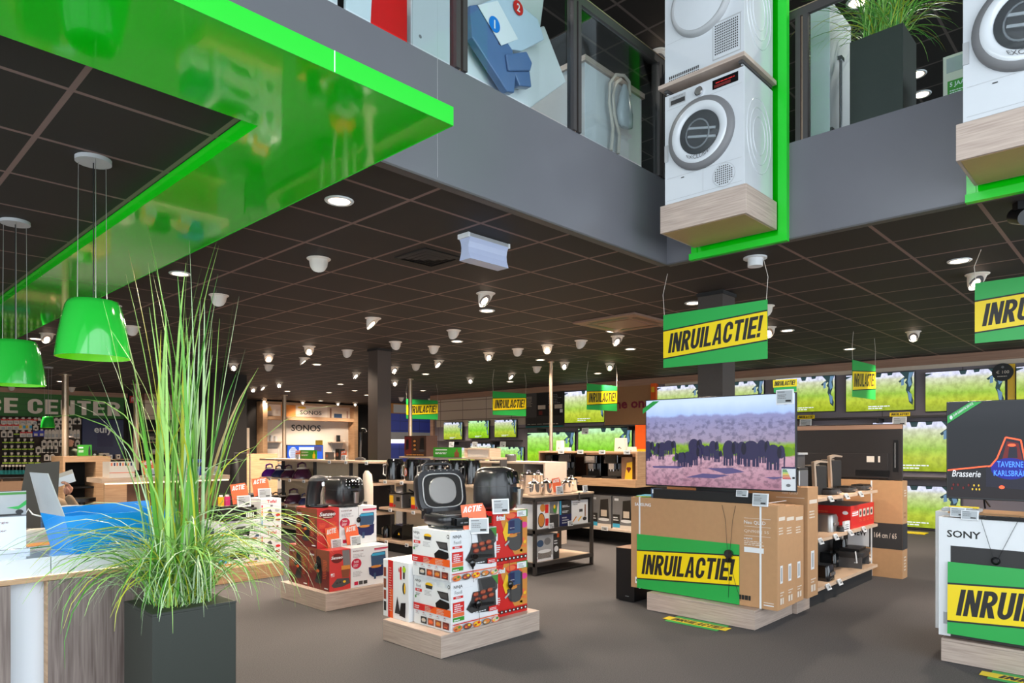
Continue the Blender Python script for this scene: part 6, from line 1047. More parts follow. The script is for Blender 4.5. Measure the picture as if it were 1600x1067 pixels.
rbox(.06, .29, .52, .80, 'white and green carton with frying pan picture on the middle rack shelf', 'white', a_pan); rbox(.30, .47, .52, .82, 'carton with vegetables and dark bottom beside the frying pan carton', 'white_warm', a_knife); rbox(.48, .70, .52, .82, 'dark carton with white lettering on the middle rack shelf', 'charcoal', a_text); rbox(.71, 1.03, .52, .81, 'large white carton with kitchen tools at the right of the middle rack shelf', 'white', a_set)
def a_pots(f): f.rect(0, .2, .72, 1, 'grey_light'); f.ell(.2, .7, .14, .14, 'slate_blue'); f.ell(.5, .75, .14, .14, 'grey'); f.poly([(.1, .1), (.65, .1), (.66, .38), (.12, .38)], 'silver'); f.ell(.38, .38, .28, .07, 'white'); f.rect(.74, 0, 1, 1, 'charcoal'); f.rect(.9, .85, 1, 1, 'orange'); f.lines(.78, .6, .95, .8, 2, 'white'); f.ell(.87, .4, .09, .12, 'white'); f.disc(.04, .1, .014, 'red')
rbox(.05, .47, .145, .44, 'carton with pot pictures and dark end on the lowest rack shelf', 'white', a_pots)
minitags(0, [], 0, '', '')
esl((6.03, 5.14, .521), 0, 'price tag leaning on the frying pan carton', .085, .06); esl((6.37, 5.13, .521), 0, 'price tag leaning on the dark lettered carton', .085, .06)
t = thing('wire_stand', 'thin white wire stand behind the red cartons', 'stand', (5.55, 5.3, 0)); b = MB(); b.tube([(-.06, 0, .80), (0, 0, .74), (.06, 0, .80)], .006, 'white', 6); b.tube([(0, 0, .74), (0, 0, .01)], .006, 'white', 6); b.box(-.08, .08, -.05, .05, 0, .01, 'black'); b.build('frame', t)
# ---------------------------------------------------------------- small appliance shelves behind the elephants television
t = thing('shelving_unit', 'open oak shelves with toasters and a red carton behind the brown cartons', 'shelving unit', (6.36, 2.32, 0)); W = 1.95
for z in (.16, .61, .985): b = MB(); b.box(0, W, 0, .42, z-.03, z, 'shelf_oak'); b.build('shelf_board', t)
b = MB(); b.box(.02, W-.1, .03, .40, 0, .125, 'black_matte'); b.build('plinth', t); b = MB(); b.box(0, W, .42, .44, 0, .985, 'charcoal'); b.build('back_panel', t); b = MB(); b.box(.55, .60, .36, .42, .16, .96, 'grey_dark'); b.build('upright', t); b = MB(); b.box(W-.05, W, .36, .42, 0, .96, 'white_warm'); b.build('upright', t)
def xs(px, y=2.35): return PY(px, 700, y)[0]
for z, ps in ((.985, (1297, 1322, 1344)), (.61, (1281, 1305, 1328, 1349)), (.16, (1293, 1311))):
    minitags(0, [], 0, '', '')
    for q in ps: tt = thing('price_tag', {.985: 'small tag on the top shelf edge under the black speakers', .61: 'small tag on the shelf edge under the red carton', .16: 'small tag on the lowest shelf edge under the toasters'}[z], 'price tag', (xs(q, 2.31), 2.316, z), 0, 'tags on the small appliance shelves'); b = MB(); b.M = Matrix.Rotation(-.5, 4, 'X'); b.box(-.045, .045, -.01, 0, -.05, .01, 'white'); f = fY(b, -.01, -.045, .045, -.05, .01); f.rect(.1, .15, .9, .85, 'lcd'); f.rect(.45, .3, .8, .5, 'ink'); b.build('frame', tt)
def a_red(f): f.rect(.05, .55, .3, .75, 'white'); f.lines(.05, .5, .3, .8, 3, 'red_bright' if 'red_bright' in MATS else 'red', .4); [f.rect(.34+.16*i, .45, .45+.16*i, .8, 'cream') for i in range(4)]; [f.ell(.39+.16*i, .62, .03, .1, 'charcoal') for i in range(4)]; [f.lines(.34+.16*i, .25, .45+.16*i, .38, 2, 'coral') for i in range(4)]
b = MB(); x0 = xs(1331); x1 = xs(1367); b.box(0, x1-x0, 0, .36, 0, .235, 'red'); b.box(.02, x1-x0-.02, .02, .34, .235, .237, 'grey'); a_red(fY(b, 0, 0, x1-x0, 0, .235)); f = fX(b, 0, 0, .36, 0, .235); f.lines(.1, .6, .4, .8, 2, 'coral'); f.ell(.85, .7, .08, .08, 'white'); tag(b.build('product_box', loc=(x0, 2.36, .611)), 'bright red carton with small pictures on the middle shelf', 'box')
def gadget(px, y, z, w_, d, h, m, name, label, cat, extra=None, rz=0):
    t = thing(name, label, cat, (xs(px, y), y, z+.001), rz); b = MB(); b.loft([(0, 0, 0, w_/2, d/2), (0, 0, h*.15, w_/2, d/2), (0, 0, h*.8, w_*.48, d*.48), (0, 0, h, w_*.42, d*.42)], m, 20, .35); b.build('housing', t)
    b = MB(); b.box(-w_*.3, w_*.3, -d/2-.008, -d/2, h*.35, h*.55, 'silver'); b.build('front_trim', t); return t
gadget(1290, 2.50, .611, .22, .2, .17, 'steel_brushed', 'toaster', 'silver edged toaster left of the red carton on the middle shelf', 'toaster'); gadget(1312, 2.40, .611, .20, .12, .05, 'black', 'table_grill', 'flat black grill plate in front of the red carton', 'grill')
b = MB(); b.box(0, .16, 0, .02, 0, .10, 'white'); f = fY(b, 0, 0, .16, 0, .1); f.lines(.1, .2, .9, .8, 3, 'grey'); tag(b.build('leaflet', loc=(xs(1318, 2.345), 2.335, .611)), 'white leaflet leaning in front of the red carton', 'leaflet')
for k, (px, lab) in enumerate(((1284, 'chrome sided black toaster at the left on the lowest shelf'), (1296, 'second black toaster on the lowest shelf'))): gadget(px, 2.45+.22*k, .161, .2, .2, .15, 'black_gloss', 'toaster', lab, 'toaster')
gadget(1313, 2.62, .161, .14, .14, .28, 'black_gloss', 'toaster', 'taller black appliance behind the toasters on the lowest shelf', 'toaster')
t = thing('table_grill', 'black table grill on legs on the lowest shelf', 'grill', (xs(1332, 2.5), 2.5, .161), .1); b = MB(); b.loft([(0, 0, .10, .20, .13), (0, 0, .15, .22, .15), (0, 0, .17, .22, .15)], 'charcoal', 20, .3); b.build('tray', t); b = MB(); b.box(-.17, .17, -.10, .10, .17, .20, 'black'); b.build('grill_plate', t)
for s_ in (-.19, .19): b = MB(); b.prism([(s_-.02, 0), (s_+.02, 0), (s_+.01, .12), (s_-.01, .12)], -.13, .12, 'grey_dark'); b.build('leg', t)
esl((xs(1338, 2.36), 2.36, .24), .3, 'small white tag leaning on the black table grill', .05, .12)
t = thing('hand_mixer', 'white appliance with cable at the right end of the lowest shelf', 'mixer', (xs(1353, 2.5), 2.50, .161)); b = MB(); b.loft([(0, 0, 0, .16, .08), (0, 0, .03, .17, .09), (0, 0, .06, .10, .05)], 'white_warm', 18, .8); b.build('housing', t); b = MB(); b.box(-.10, .16, -.07, .07, .062, .08, 'cream'); b.build('lid', t)
for px, y, h, lab in ((1273, 2.55, .33, 'left of two black speakers with silver handles on the top shelf'), (1297, 2.60, .38, 'right of two black speakers with silver handles on the top shelf')):
    t = thing('portable_speaker', lab, 'speaker', (xs(px, y), y, .986), -.15); b = MB(); b.box(-.09, .11, -.07, .09, 0, h*.88, 'black_matte'); b.build('housing', t, bevel=.012)
    b = MB(); b.prism([(-.13, 0), (-.10, 0), (-.11, h*.5), (-.13, h*.92), (-.04, h*.98), (.10, h*.96), (.11, h), (-.05, h*1.04), (-.16, h)], -.08, -.05, 'champagne'); b.build('handle', t); b = MB(); b.box(-.07, .09, .0, .06, h*.88, h*.90, 'champagne'); b.build('top_plate', t)
t = thing('appliance', 'pale silver bin-like appliance left of the black speakers', 'appliance', (xs(1253, 2.4), 2.38, .986)); b = MB(); b.box(-.11, .10, 0, .17, 0, .27, 'steel_brushed'); b.box(-.11, .10, 0, .17, .27, .29, 'charcoal'); b.build('body', t, bevel=.008)
t = thing('appliance', 'small grey tray appliance behind the silver bin', 'appliance', (xs(1250, 2.6), 2.59, .986)); b = MB(); b.box(-.10, .10, 0, .12, 0, .40, 'grey_dark'); b.box(-.12, .12, -.02, .14, .40, .42, 'grey_light'); b.build('body', t)
for px, w_, lab in ((1296, .26, 'flat dark grill with chrome front on the top shelf'), (1322, .24, 'flat black grill in the middle of the top shelf'), (1345, .30, 'wide flat black grill at the right end of the top shelf')):
    t = thing('table_grill', lab, 'grill', (xs(px, 2.45), 2.45, .986)); b = MB(); b.loft([(0, 0, .0, w_*.45, .07), (0, 0, .02, w_/2, .08), (0, 0, .05, w_*.48, .078)], 'charcoal', 20, .4); b.build('base', t); b = MB(); b.box(-w_*.42, w_*.42, -.06, .06, .05, .062, 'black'); b.build('plate', t); b = MB(); b.box(-.05, .05, -.10, -.078, .015, .035, 'silver'); b.build('handle', t)
def a_65(f): f.rect(0, .295, 1, .56, 'charcoal'); f.rect(0, 0, .001, .001, 'card_dark'); U = lambda px: (3.75-PX(px, 800, 8.44)[0])/1.645; f.txt('164 cm / 65', U(1366), .405, U(1401), .46, 'card_print', .01); f.rect(U(1325), .30, U(1358), .56, 'white'); f.txt('2023', U(1335), .50, U(1349), .54, 'grey', .01); f.txt('NEW', U(1331), .41, U(1354), .475, 'charcoal', .02)
def a_65s(f): f.rect(0, .295, 1, .56, 'charcoal'); f.lines(.3, .08, .8, .24, 5, 'card_print'); f.lines(.3, .62, .7, .70, 2, 'card_dark'); f.lines(.3, .84, .8, .92, 3, 'card_print')
y1 = 2.117+1.2
carton(8.44, 8.63, 2.105, 3.75, .0, 1.085, 'huge brown carton with black band standing on the floor behind the small appliance shelves', 'card', a_65, a_65s, name='television_carton', cat='carton')
b = MB(); b.box(-.002, 0, -.008, .008, .0, 1.08, 'white'); tag(b.build('packing_strap', loc=(8.438, 2.42, .001)), 'white packing strap on the huge brown carton', 'strap')
t = thing('television', 'large television seen from behind standing on the huge brown carton', 'television', (8.50, 3.55, 1.087), -PI/2); W = 1.43; H_ = .635
b = MB(); b.box(0, W, .0, .025, 0, H_, 'tv_back'); b.box(.3, W-.14, -.03, 0, .02, .30, 'tv_back'); b.build('housing', t, bevel=.004); b = MB(); b.box(.95, W-.12, -.032, -.030, .04, .11, 'black'); b.box(W-.09, W-.04, -.008, 0, .1, .45, 'black'); b.box(W-.075, W-.07, -.010, -.008, .14, .42, 'grey_light'); b.build('socket_panel', t); b = MB(); b.box(W-.36, W-.28, -.032, -.03, .20, .27, 'white_warm'); b.box(W-.24, W-.22, -.032, -.03, .20, .27, 'white_warm'); b.build('rating_label', t); b = MB(); b.box(0, W, -.006, 0, H_-.06, H_-.01, 'trim_oak'); b.build('top_strip', t)
# ---------------------------------------------------------------- accessory wall with lettering (far left)
mat('header_green', (46, 112, 42), .5, var=.1); mat('header_seam', (30, 70, 28), .5); mat('letter_white', (238, 228, 212), .5)
b = MB(); b.box(-2, 6.80, YB-.06, YB-.001, 2.90, ZC-.002, 'trim_oak'); struct(b, 'trim_6')
HW = 8.7; t = thing('lettered_header', 'green band with large white lettering above the accessory wall', 'sign', (-2, YB-.05, 2.27))
b = MB(); b.box(0, HW, 0, .045, 0, .63, 'header_green')
for z in (.15, .33, .5): b.box(0, HW, -.001, 0, z, z+.008, 'header_seam')
b.build('band', t); b = MB(); f = fY(b, -.008, 0, HW, 0, .63); heavy(f, 'SERVICE CENTER', (6.60+2-4.95)/HW, .13, 8.60/HW, .77, 'letter_white', gap=.10); b.build('lettering', t)
mat('peg', (74, 62, 54), .8); b = MB(); b.box(-2, 5.6, YB-.03, YB-.001, .5, 2.27, 'peg')
for z in (.62,): b.box(-2, 5.6, YB-.06, YB-.03, z, z+.02, 'grey')
tag(b.build('peg_wall'), 'dark peg wall carrying rows of small hanging packs', 'peg wall')
def pack(label, grp, w_, h, m, parts):
    t = thing('hanging_pack', label, 'accessory pack', (0, 0, 0), 0, grp); b = MB(); b.box(-w_/2, w_/2, 0, .03, -h, -.02, m); b.box(-w_*.3, w_*.3, .005, .01, -.02, 0, m); f = fY(b, 0, -w_/2, w_/2, -h, -.02)
    for q in parts: f.rect(*q)
    b.build('pack', t); b = MB(); b.tube([(0, .14, -.008), (0, -.02, -.008)], .004, 'silver', 5); b.box(-.028, .028, -.024, -.02, -.035, .015, 'white_warm'); b.build('hook_label', t); return t
kinds = dict(
 a=('white pack with red header in the top rows of the peg wall', 'red and white packs on the peg wall', .13, .17, 'white_warm', [(0, .7, 1, 1, 'red'), (.2, .1, .8, .5, 'grey_light')]),
 b=('dark pack with lime green stripe in the lower rows of the peg wall', 'dark packs with green stripe', .13, .17, 'black_matte', [(0, .45, 1, .62, 'lime'), (.35, .7, .65, .95, 'cream'), (.3, .08, .7, .4, 'charcoal')]),
 c=('teal based dark pack in the bottom row of the peg wall', 'teal packs in the bottom row', .13, .24, 'charcoal', [(0, 0, 1, .5, 'teal')]),
 d=('plain white pack on the right part of the peg wall', 'white packs on the right of the peg wall', .09, .24, 'white_warm', [(.2, .2, .8, .6, 'grey_light')]),
 e=('wide white pack with dark picture near the blue panel', 'wide white packs on the peg wall', .12, .17, 'white_warm', [(.25, .2, .75, .7, 'charcoal')]),
 f=('blue pack in the third row of the peg wall', 'blue packs on the peg wall', .13, .19, 'blue_panel', [(.2, .1, .8, .5, 'white_warm')]),
 g=('yellow and blue topped white pack in the second row of the peg wall', 'yellow blue packs on the peg wall', .14, .18, 'white_warm', [(0, .3, .4, .8, 'yellow'), (.6, .3, 1, .8, 'cyan')]))
proto = {}
def hang(k, px, py):
    x, z = PY(px, py, YB-.17)
    if k not in proto: proto[k] = pack(*kinds[k]); proto[k].location = (x, YB-.17, z)
    else: copy(proto[k], (x, YB-.17, z))
rows = [(653, 'aaaaa' 'eedeeed'), (661.5, 'aaaggfeeede'), (673, 'aebaa' 'ffddddddd')]
for i in range(5): hang('a', 6+10*i, 653)
for px in (55, 61, 88, 96, 109, 118, 123): hang('e' if px != 55 else 'a', px, 653.5)
for i, k in enumerate('aaagg'): hang(k, 5+10*i, 661.5)
for px in (56, 90, 109): hang('e', px, 664)
for i, k in enumerate('eebaa'): hang(k, 6+10*i, 673)
for px in (56, 65): hang('f', px, 671)
for px in (72, 77.5, 83, 89, 95.5, 106, 111, 117, 122): hang('d', px, 672)
for r, y in enumerate((686, 696.5, 707.5, 718)):
    for i in range(6 if r > 1 else 5): hang('b', 8+10.2*i, y)
for px in (69, 78, 87, 96, 104, 121): hang('e', px, 688)
for px in (60, 69, 75, 81, 87): hang('e', px, 698)
for px in (73, 82, 121): hang('e', px, 710)
for i in range(8): hang('c', 3.5+5.6*i, 727)
mat('crate_wood', (150, 120, 96), .7)
t = thing('bottom_rail_shelf', 'wooden divided shelf along the foot of the peg wall', 'shelf', (-2, YB-.45, .3)); b = MB(); b.box(0, 7.2, 0, .4, .0, .03, 'trim_oak'); b.box(0, 7.2, 0, .03, .03, .25, 'crate_wood'); b.build('board', t)
for i in range(14): b = MB(); b.box(.5*i+.2, .5*i+.22, .03, .4, .03, .3, 'crate_wood'); b.build('divider', t)
# blue camera panel
mat('night_blue', (36, 46, 92), .4, var=.25, scale=1.5)
t = thing('camera_display', 'dark blue wall panel with white rounded lettering right of the peg wall', 'wall panel', (5.62, YB-.08, 1.12)); W = 1.06; b = MB(); b.box(0, W, 0, .07, 0, 1.12, 'night_blue'); f = fY(b, 0, 0, W, 0, 1.12); f.rect(.35, .30, .75, .98, 'navy'); f.txt('eufy', .28, .60, .72, .84, 'white', .02); b.build('panel', t)
t = thing('wall_shelf', 'narrow shelf with small cameras under the blue panel', 'shelf', (5.55, YB-.40, 1.10)); b = MB(); b.box(0, 1.2, 0, .32, -.03, 0, 'trim_oak'); b.box(0, 1.2, .25, .32, -1.09, -.03, 'black_matte'); b.build('board', t)
for px, w_, h, m, lab in ((147, .12, .25, 'black', 'black camera box with white logo under the blue panel'), (162, .25, .17, 'white_warm', 'pale box with a round lens on the narrow shelf'), (171, .12, .12, 'white', 'small white camera box right of the pale lens box'), (184, .10, .13, 'white_warm', 'small cream box at the right end of the narrow shelf'), (161, .05, .20, 'black', 'slim black device behind the pale lens box')):
    x, _ = PY(px, 700, YB-.3); d = .0 if w_ > .06 else .14; t = thing('camera_box', lab, 'box', (x-w_/2, YB-.36+d, 1.101)); b = MB(); b.box(0, w_, 0, .12, 0, h, m); f = fY(b, 0, 0, w_, 0, h); f.disc(.5, .5, min(w_, h)*.28, 'charcoal' if m != 'black' else 'white'); b.build('box', t)
# dark wall stretch with exit sign, pale cupboards
b = MB(); b.box(6.80, 7.12, YB-.04, YB-.001, 0, ZC-.002, 'black_matte'); struct(b, 'wall_back_dark_strip')
t = thing('exit_sign', 'small red exit sign at the right end of the lettered band', 'sign', (6.85, YB-.08, 2.76)); b = MB(); b.box(0, .16, 0, .03, 0, .2, 'red'); f = fY(b, 0, 0, .16, 0, .2); f.poly([(.3, .2), (.7, .2), (.7, .8), (.3, .8)], 'white'); f.poly([(.4, .2), (.6, .2), (.6, .7), (.4, .7)], 'red'); b.build('panel', t)
panelmat('cupboard_white', (224, 206, 180), (140, 112, 90), 10, .34, .015, ax=0)
b = MB(); b.box(7.12, 9.4, YB-.5, YB-.001, 2.83, ZC-.002, 'trim_oak'); struct(b, 'trim_7')
t = thing('wall_cupboard', 'row of cream wall cupboards behind the tall grass', 'cupboard', (7.15, YB-.45, 0)); b = MB(); b.box(0, 2.2, 0, .4, 2.27, 2.83, 'cupboard_white'); b.build('body', t)
for i in range(1, 3): b = MB(); b.box(.74*i-.005, .74*i+.005, -.004, 0, 2.27, 2.83, 'trim_oak'); b.build('joint', t)
t = thing('dark_shelving', 'dark open shelving under the cream wall cupboards', 'shelving unit', (7.15, YB-.45, 0))
b = MB(); b.box(0, 2.2, .38, .42, 0, 2.26, 'black_matte'); b.build('back', t)
for z in (.9, 1.25, 1.6, 1.95): b = MB(); b.box(0, 2.2, 0, .38, z-.03, z, 'oak_brown'); b.build('shelf_board', t)
for i, (u, z, w_, h, m, lab) in enumerate(((.1, 1.6, .3, .25, 'charcoal', 'round dark headset box on the dark shelving, upper left'), (1.4, 1.25, .35, .16, 'green_card', 'green box on the dark shelving behind the grass'), (.2, 1.25, .25, .12, 'grey', 'grey box on the dark shelving, lower left'), (1.75, 1.25, .2, .2, 'black', 'black box at the right of the dark shelving'), (.8, .9, .4, .2, 'slate_blue', 'slate blue box low on the dark shelving'), (1.3, 1.6, .3, .1, 'grey_light', 'pale flat box on the dark shelving'))):
    t = thing('small_box', lab, 'box', (7.15+u, YB-.40, z+.001)); b = MB(); b.box(0, w_, 0, .2, 0, h, m); f = fY(b, 0, 0, w_, 0, h); f.lines(.1, .3, .8, .7, 2, 'cream'); b.build('box', t)
# poster on the dark wall, oak partition
t = thing('wall_poster', 'pale poster with faint drawing on the dark wall left of the speaker display', 'poster', (9.92, YB-.03, 1.20)); b = MB(); b.box(0, .62, 0, .02, 0, .88, 'cream'); f = fY(b, 0, 0, .62, 0, .88); f.poly([(.35, .0), (.98, 0), (.98, .22), (.75, .24), (.5, .12)], 'coral_pale' if 0 else 'trim_oak'); f.lines(.1, .55, .8, .75, 3, 'grey'); b.build('sheet', t)
t = thing('oak_partition', 'low oak partition left of the speaker display', 'partition', (8.9, 19.2, 0)); b = MB(); b.box(0, 1.05, 0, .05, 0, 1.25, 'oak_warm'); b.build('panel', t); b = MB(); b.box(-.9, 0, 0, .05, .0, 1.22, 'oak_brown'); b.build('return_panel', t)
# speaker display wall
X0, X1 = 10.78, 14.50; W = X1-X0; t = thing('speaker_display', 'oak framed white wall display with black lettering and picture strip', 'display wall', (X0, YB-.5, 0))
b = MB(); b.box(0, W, 0, .45, 2.90, 2.98, 'oak_warm'); b.build('frame_top', t)
for u in (0, W-.16): b = MB(); b.box(u, u+.16, 0, .45, 0, 2.90, 'oak_warm'); b.build('frame_side', t)
b = MB(); b.box(.16, W-.16, .02, .45, 2.37, 2.47, 'oak_warm'); b.build('frame_shelf', t); b = MB(); b.box(.16, W-.16, .40, .45, 0, 2.37, 'white_warm'); b.build('white_panel', t)
b = MB(); b.box(.16, W-.16, .30, .35, 2.47, 2.90, 'cream'); f = fY(b, .30, .16, W-.16, 2.47, 2.90)
f.rect(0, 0, .18, 1, 'white_warm'); f.poly([(.02, .45), (.07, .9), (.09, .5)], 'yellow'); f.rect(.13, .25, .16, .6, 'cream'); f.rect(.19, 0, .35, 1, 'food'); f.rect(.36, .1, .72, 1, 'white_warm'); f.ell(.42, .85, .05, .1, 'yellow'); f.rect(.73, 0, 1, 1, 'cream'); f.rect(.75, .05, .77, .9, 'oak_brown'); f.rect(.80, .1, .90, .45, 'slate_blue'); f.rect(.96, .1, .97, .7, 'maroon'); f.rect(0, 0, 1, .09, 'oak_warm')
f.txt('SONOS', .40, .28, .65, .62, 'ink', .01); b.build('picture_strip', t)
b = MB(); f = fY(b, .385, .16, W-.16, 0, 2.37); f.txt('SONOS', .315, .845, .655, .94, 'ink', .012); b.build('lettering', t)
for u0, u1, z in ((.2, .86, 1.63), (2.68, 3.42, 1.63), (.2, .86, 1.08), (2.68, 3.42, 1.08)): b = MB(); b.box(u0, u1, .15, .40, z-.03, z, 'shelf_oak'); b.prism([(u0+.1, z-.03), (u1-.1, z-.03), (u1-.2, z-.4), (u0+.2, z-.4)], .36, .40, 'grey_light'); b.build('wall_bracket_shelf', t)
for px, z, w_, h, m, lab in ((417, 1.63, .10, .14, 'white', 'small white speaker left on the upper left bracket shelf'), (424, 1.63, .09, .20, 'white', 'white speaker middle on the upper left bracket shelf'), (431, 1.63, .09, .17, 'white', 'white speaker right on the upper left bracket shelf'), (529, 1.63, .13, .24, 'black', 'black cylindrical speaker on the upper right bracket shelf'), (425, 1.08, .5, .3, 'white_warm', 'large cream speaker on the lower left bracket shelf'), (538, 1.63, .08, .06, 'white_warm', 'tiny white device at the right of the black speaker')):
    x, _ = PY(px, 700, YB-.25); t = thing('loudspeaker', lab, 'speaker', (x, YB-.23, z+.001)); b = MB(); b.loft([(0, 0, 0, w_/2, .06), (0, 0, h, w_/2, .06)], m, 20, .5); b.build('cabinet', t); b = MB(); b.loft([(0, 0, h, w_*.4, .045), (0, 0, h+.006, w_*.4, .045)], 'grey_light', 20, .5); b.build('top_plate', t)
def d_tv(f): f.rect(.05, .0, .3, 1, 'px_blue'); f.ell(.16, .5, .12, .4, 'px_white'); [f.rect(.08, .1+.13*i, .26, .14+.13*i, 'px_glow_blue') for i in range(6)]; f.rect(.32, .3, .75, .9, 'px_white'); f.rect(.5, .05, .9, .4, 'px_blue'); f.rect(.75, .6, .97, .95, 'px_shade')
x0, z1 = PY(448, 695, 20.0); x1, z0 = PY(505, 713, 20.0); W = x1-x0
t = thing('television', 'small television with blue picture in front of the white speaker display', 'television', (x0, 20.0, z0-.15)); b = MB(); b.box(0, W, 0, .05, 0, z1-z0+.15, 'black'); b.build('housing', t); b = MB(); f = Face(b, (.02, -.001, .02), (1, 0, 0), (0, 0, 1), W-.04, z1-z0+.11); f.rect(0, 0, 1, 1, 'px_blue'); d_tv(f); b.build('screen', t)
t = thing('display_desk', 'oak desk carrying the small television in front of the speaker display', 'desk', (10.2, 19.8, 0)); b = MB(); b.box(0, 3.6, 0, .7, z0-.2, z0-.155, 'oak_warm'); b.build('top', t)
for u in (0, 3.55): b = MB(); b.box(u, u+.05, 0, .7, 0, z0-.2, 'oak_warm'); b.build('side', t)
b = MB(); b.box(0, .25, 0, .02, 0, .15, 'yellow'); tag(b.build('price_card', loc=(PY(494, 690, 20.0)[0], 20.02, z1+.001)), 'yellow card above the small television', 'card')
b = MB(); b.box(14.55, 15.0, YB-.05, YB-.001, 0, ZC-.002, 'black_matte'); struct(b, 'wall_back_dark_strip')
b = MB(); b.box(14.93, 15.03, 21.0, 21.1, 0, ZC-.004, 'oak_warm'); struct(b, 'trim_8')
# blue audio display behind the column
YD = 20.3; mat('glow_panel', (250, 240, 226), emis=1.6)
t = thing('audio_display', 'blue panelled audio display with lit strip right of the dark column', 'display wall', (14.6, YD, 0)); W = 3.4
panelmat('blue_tiles', (70, 78, 200), (40, 44, 120), .9, .34, .015, ax=0)
b = MB(); b.box(0, W, 0, .3, 1.98, 2.66, 'blue_tiles'); b.build('upper_panel', t); b = MB(); b.box(0, W, .05, .3, .9, 1.58, 'blue_tiles'); f = fY(b, .05, 0, W, .9, 1.58); f.poly([(.45, .5), (.6, .9), (.7, .5), (.9, .8), (1, .4), (.8, .2)], 'cyan'); b.build('lower_panel', t)
b = MB(); b.box(0, W, -.05, .3, 1.72, 1.98, 'white_warm'); b.build('ledge', t); b = MB(); b.box(0, W, .0, .3, 1.58, 1.72, 'glow_panel'); b.build('lit_strip', t)
b = MB(); b.box(0, W, 0, .3, 2.66, ZC-.004, 'food'); f = fY(b, 0, 0, W, 2.66, ZC); f.rect(.12, .08, .62, .9, 'white_warm'); f.txt('BOSE', .28, .3, .56, .6, 'ink', .03, .3); b.build('header', t); b = MB(); b.box(0, W, 0, .3, 0, .9, 'oak_warm'); b.build('base', t)
# ---------------------------------------------------------------- service desks behind the counter
t = thing('service_portal', 'oak portal desk standing behind the blue tray box', 'desk', (2.85, 12.3, 0)); b = MB(); b.box(0, .66, 0, .7, 1.22, 1.31, 'oak_warm'); b.build('top', t); b = MB(); b.box(.45, .66, 0, .7, 0, 1.22, 'oak_warm'); b.build('side', t); b = MB(); b.box(0, .03, 0, .7, 0, 1.22, 'oak_warm'); b.build('side', t); b = MB(); b.box(.03, .45, .6, .64, 0, 1.22, 'black_matte'); b.build('back', t)
b = MB(); b.box(.03, .45, .1, .6, .80, .83, 'black'); b.build('inner_shelf', t)
x, z = PY(130, 712, 12.45); t = thing('info_card', 'green information card standing on the oak portal desk', 'sign', (x-.08, 12.45, 1.311)); b = MB(); b.box(0, .2, 0, .006, 0, .18, 'green_lit2'); f = fY(b, 0, 0, .2, 0, .18); f.rect(.08, .7, .4, .8, 'white'); f.lines(.08, .35, .6, .6, 2, 'white'); f.poly([(.76, .05), (.92, .05), (.92, .5), (.87, .9), (.81, .9), (.76, .5)], 'black'); b.build('sheet', t); b = MB(); b.box(0, .2, 0, .05, -.0, .004, 'grey_light'); b.build('foot', t)
t = thing('service_table', 'long oak service counter with lit underside behind the tall grass', 'counter', (2.86, 10.4, 0)); W = 1.75
b = MB(); b.box(0, W, 0, .7, .965, 1.03, 'shelf_oak'); b.build('top', t); b = MB(); b.box(.05, W, .04, .06, .945, .962, 'led_strip'); b.build('light_strip', t)
b = MB(); b.box(.06, .30, .1, .14, 0, .945, 'oak_warm'); b.build('front_panel', t); b = MB(); b.box(.30, .34, .1, .6, 0, .945, 'oak_warm'); b.build('side', t); b = MB(); b.box(.34, W, .45, .5, 0, .945, 'oak_brown'); b.build('back', t); b = MB(); b.box(.34, W, .1, .45, .30, .33, 'oak_brown'); b.build('shelf', t)
b = MB(); b.box(0, .32, 0, .3, 0, .22, 'white_warm'); f = fY(b, 0, 0, .32, 0, .22); [f.rect(.06+.11*i, .75, .12+.11*i, .95, 'navy' if i % 2 else 'coral') for i in range(8)]; f.rect(0, .3, 1, .34, 'coral'); tag(b.build('organiser_box', loc=(2.98, 10.5, 1.031)), 'white organiser box with coloured tabs at the left of the service counter', 'box')
for k in range(4):
    b = MB(); b.box(0, .07, 0, .1, 0, .09, ('white_warm', 'grey', 'white_warm', 'charcoal')[k]); tag(b.build('accessory_box', loc=(3.10+.09*k, 10.75, 1.255 if 0 else 1.031), rz=0), ('first', 'second', 'third', 'fourth')[k]+' small accessory box behind the white organiser box', 'box')
esl((3.50, 10.45, 1.031), 0, 'orange action tag on the service counter behind the grass stalks', .14, .12, .2); esl((3.98, 10.45, 1.031), 0, 'second orange action tag further right on the service counter', .14, .12, .2)
for u, w_, h, m, lab in ((.72, .22, .24, 'black', 'black device between the orange tags on the service counter'), (1.12, .3, .24, 'blue_panel', 'blue box on the service counter behind the grass'), (1.36, .30, .11, 'grey_light', 'low grey device at the right end of the service counter')):
    t = thing('desk_device', lab, 'device', (2.86+u, 10.55, 1.031)); b = MB(); b.box(0, w_, 0, .25, 0, h, m); b.build('housing', t, bevel=.01); b = MB(); b.box(w_*.1, w_*.9, -.003, 0, h*.55, h*.8, 'charcoal'); b.build('slot', t)
esl((4.42, 10.48, 1.031), 0, 'white price tag at the right end of the service counter', .16, .13)
for k in range(3): b = MB(); b.box(0, .09, 0, .06, 0, .13, 'black'); f = fY(b, 0, 0, .09, 0, .13); f.ell(.5, .6, .25, .2, 'white'); tag(b.build('headset_pack', loc=(3.30+.13*k, 10.51, .331)), ('left', 'middle', 'right')[k]+' of three dark packs with white oval under the service counter', 'accessory pack')
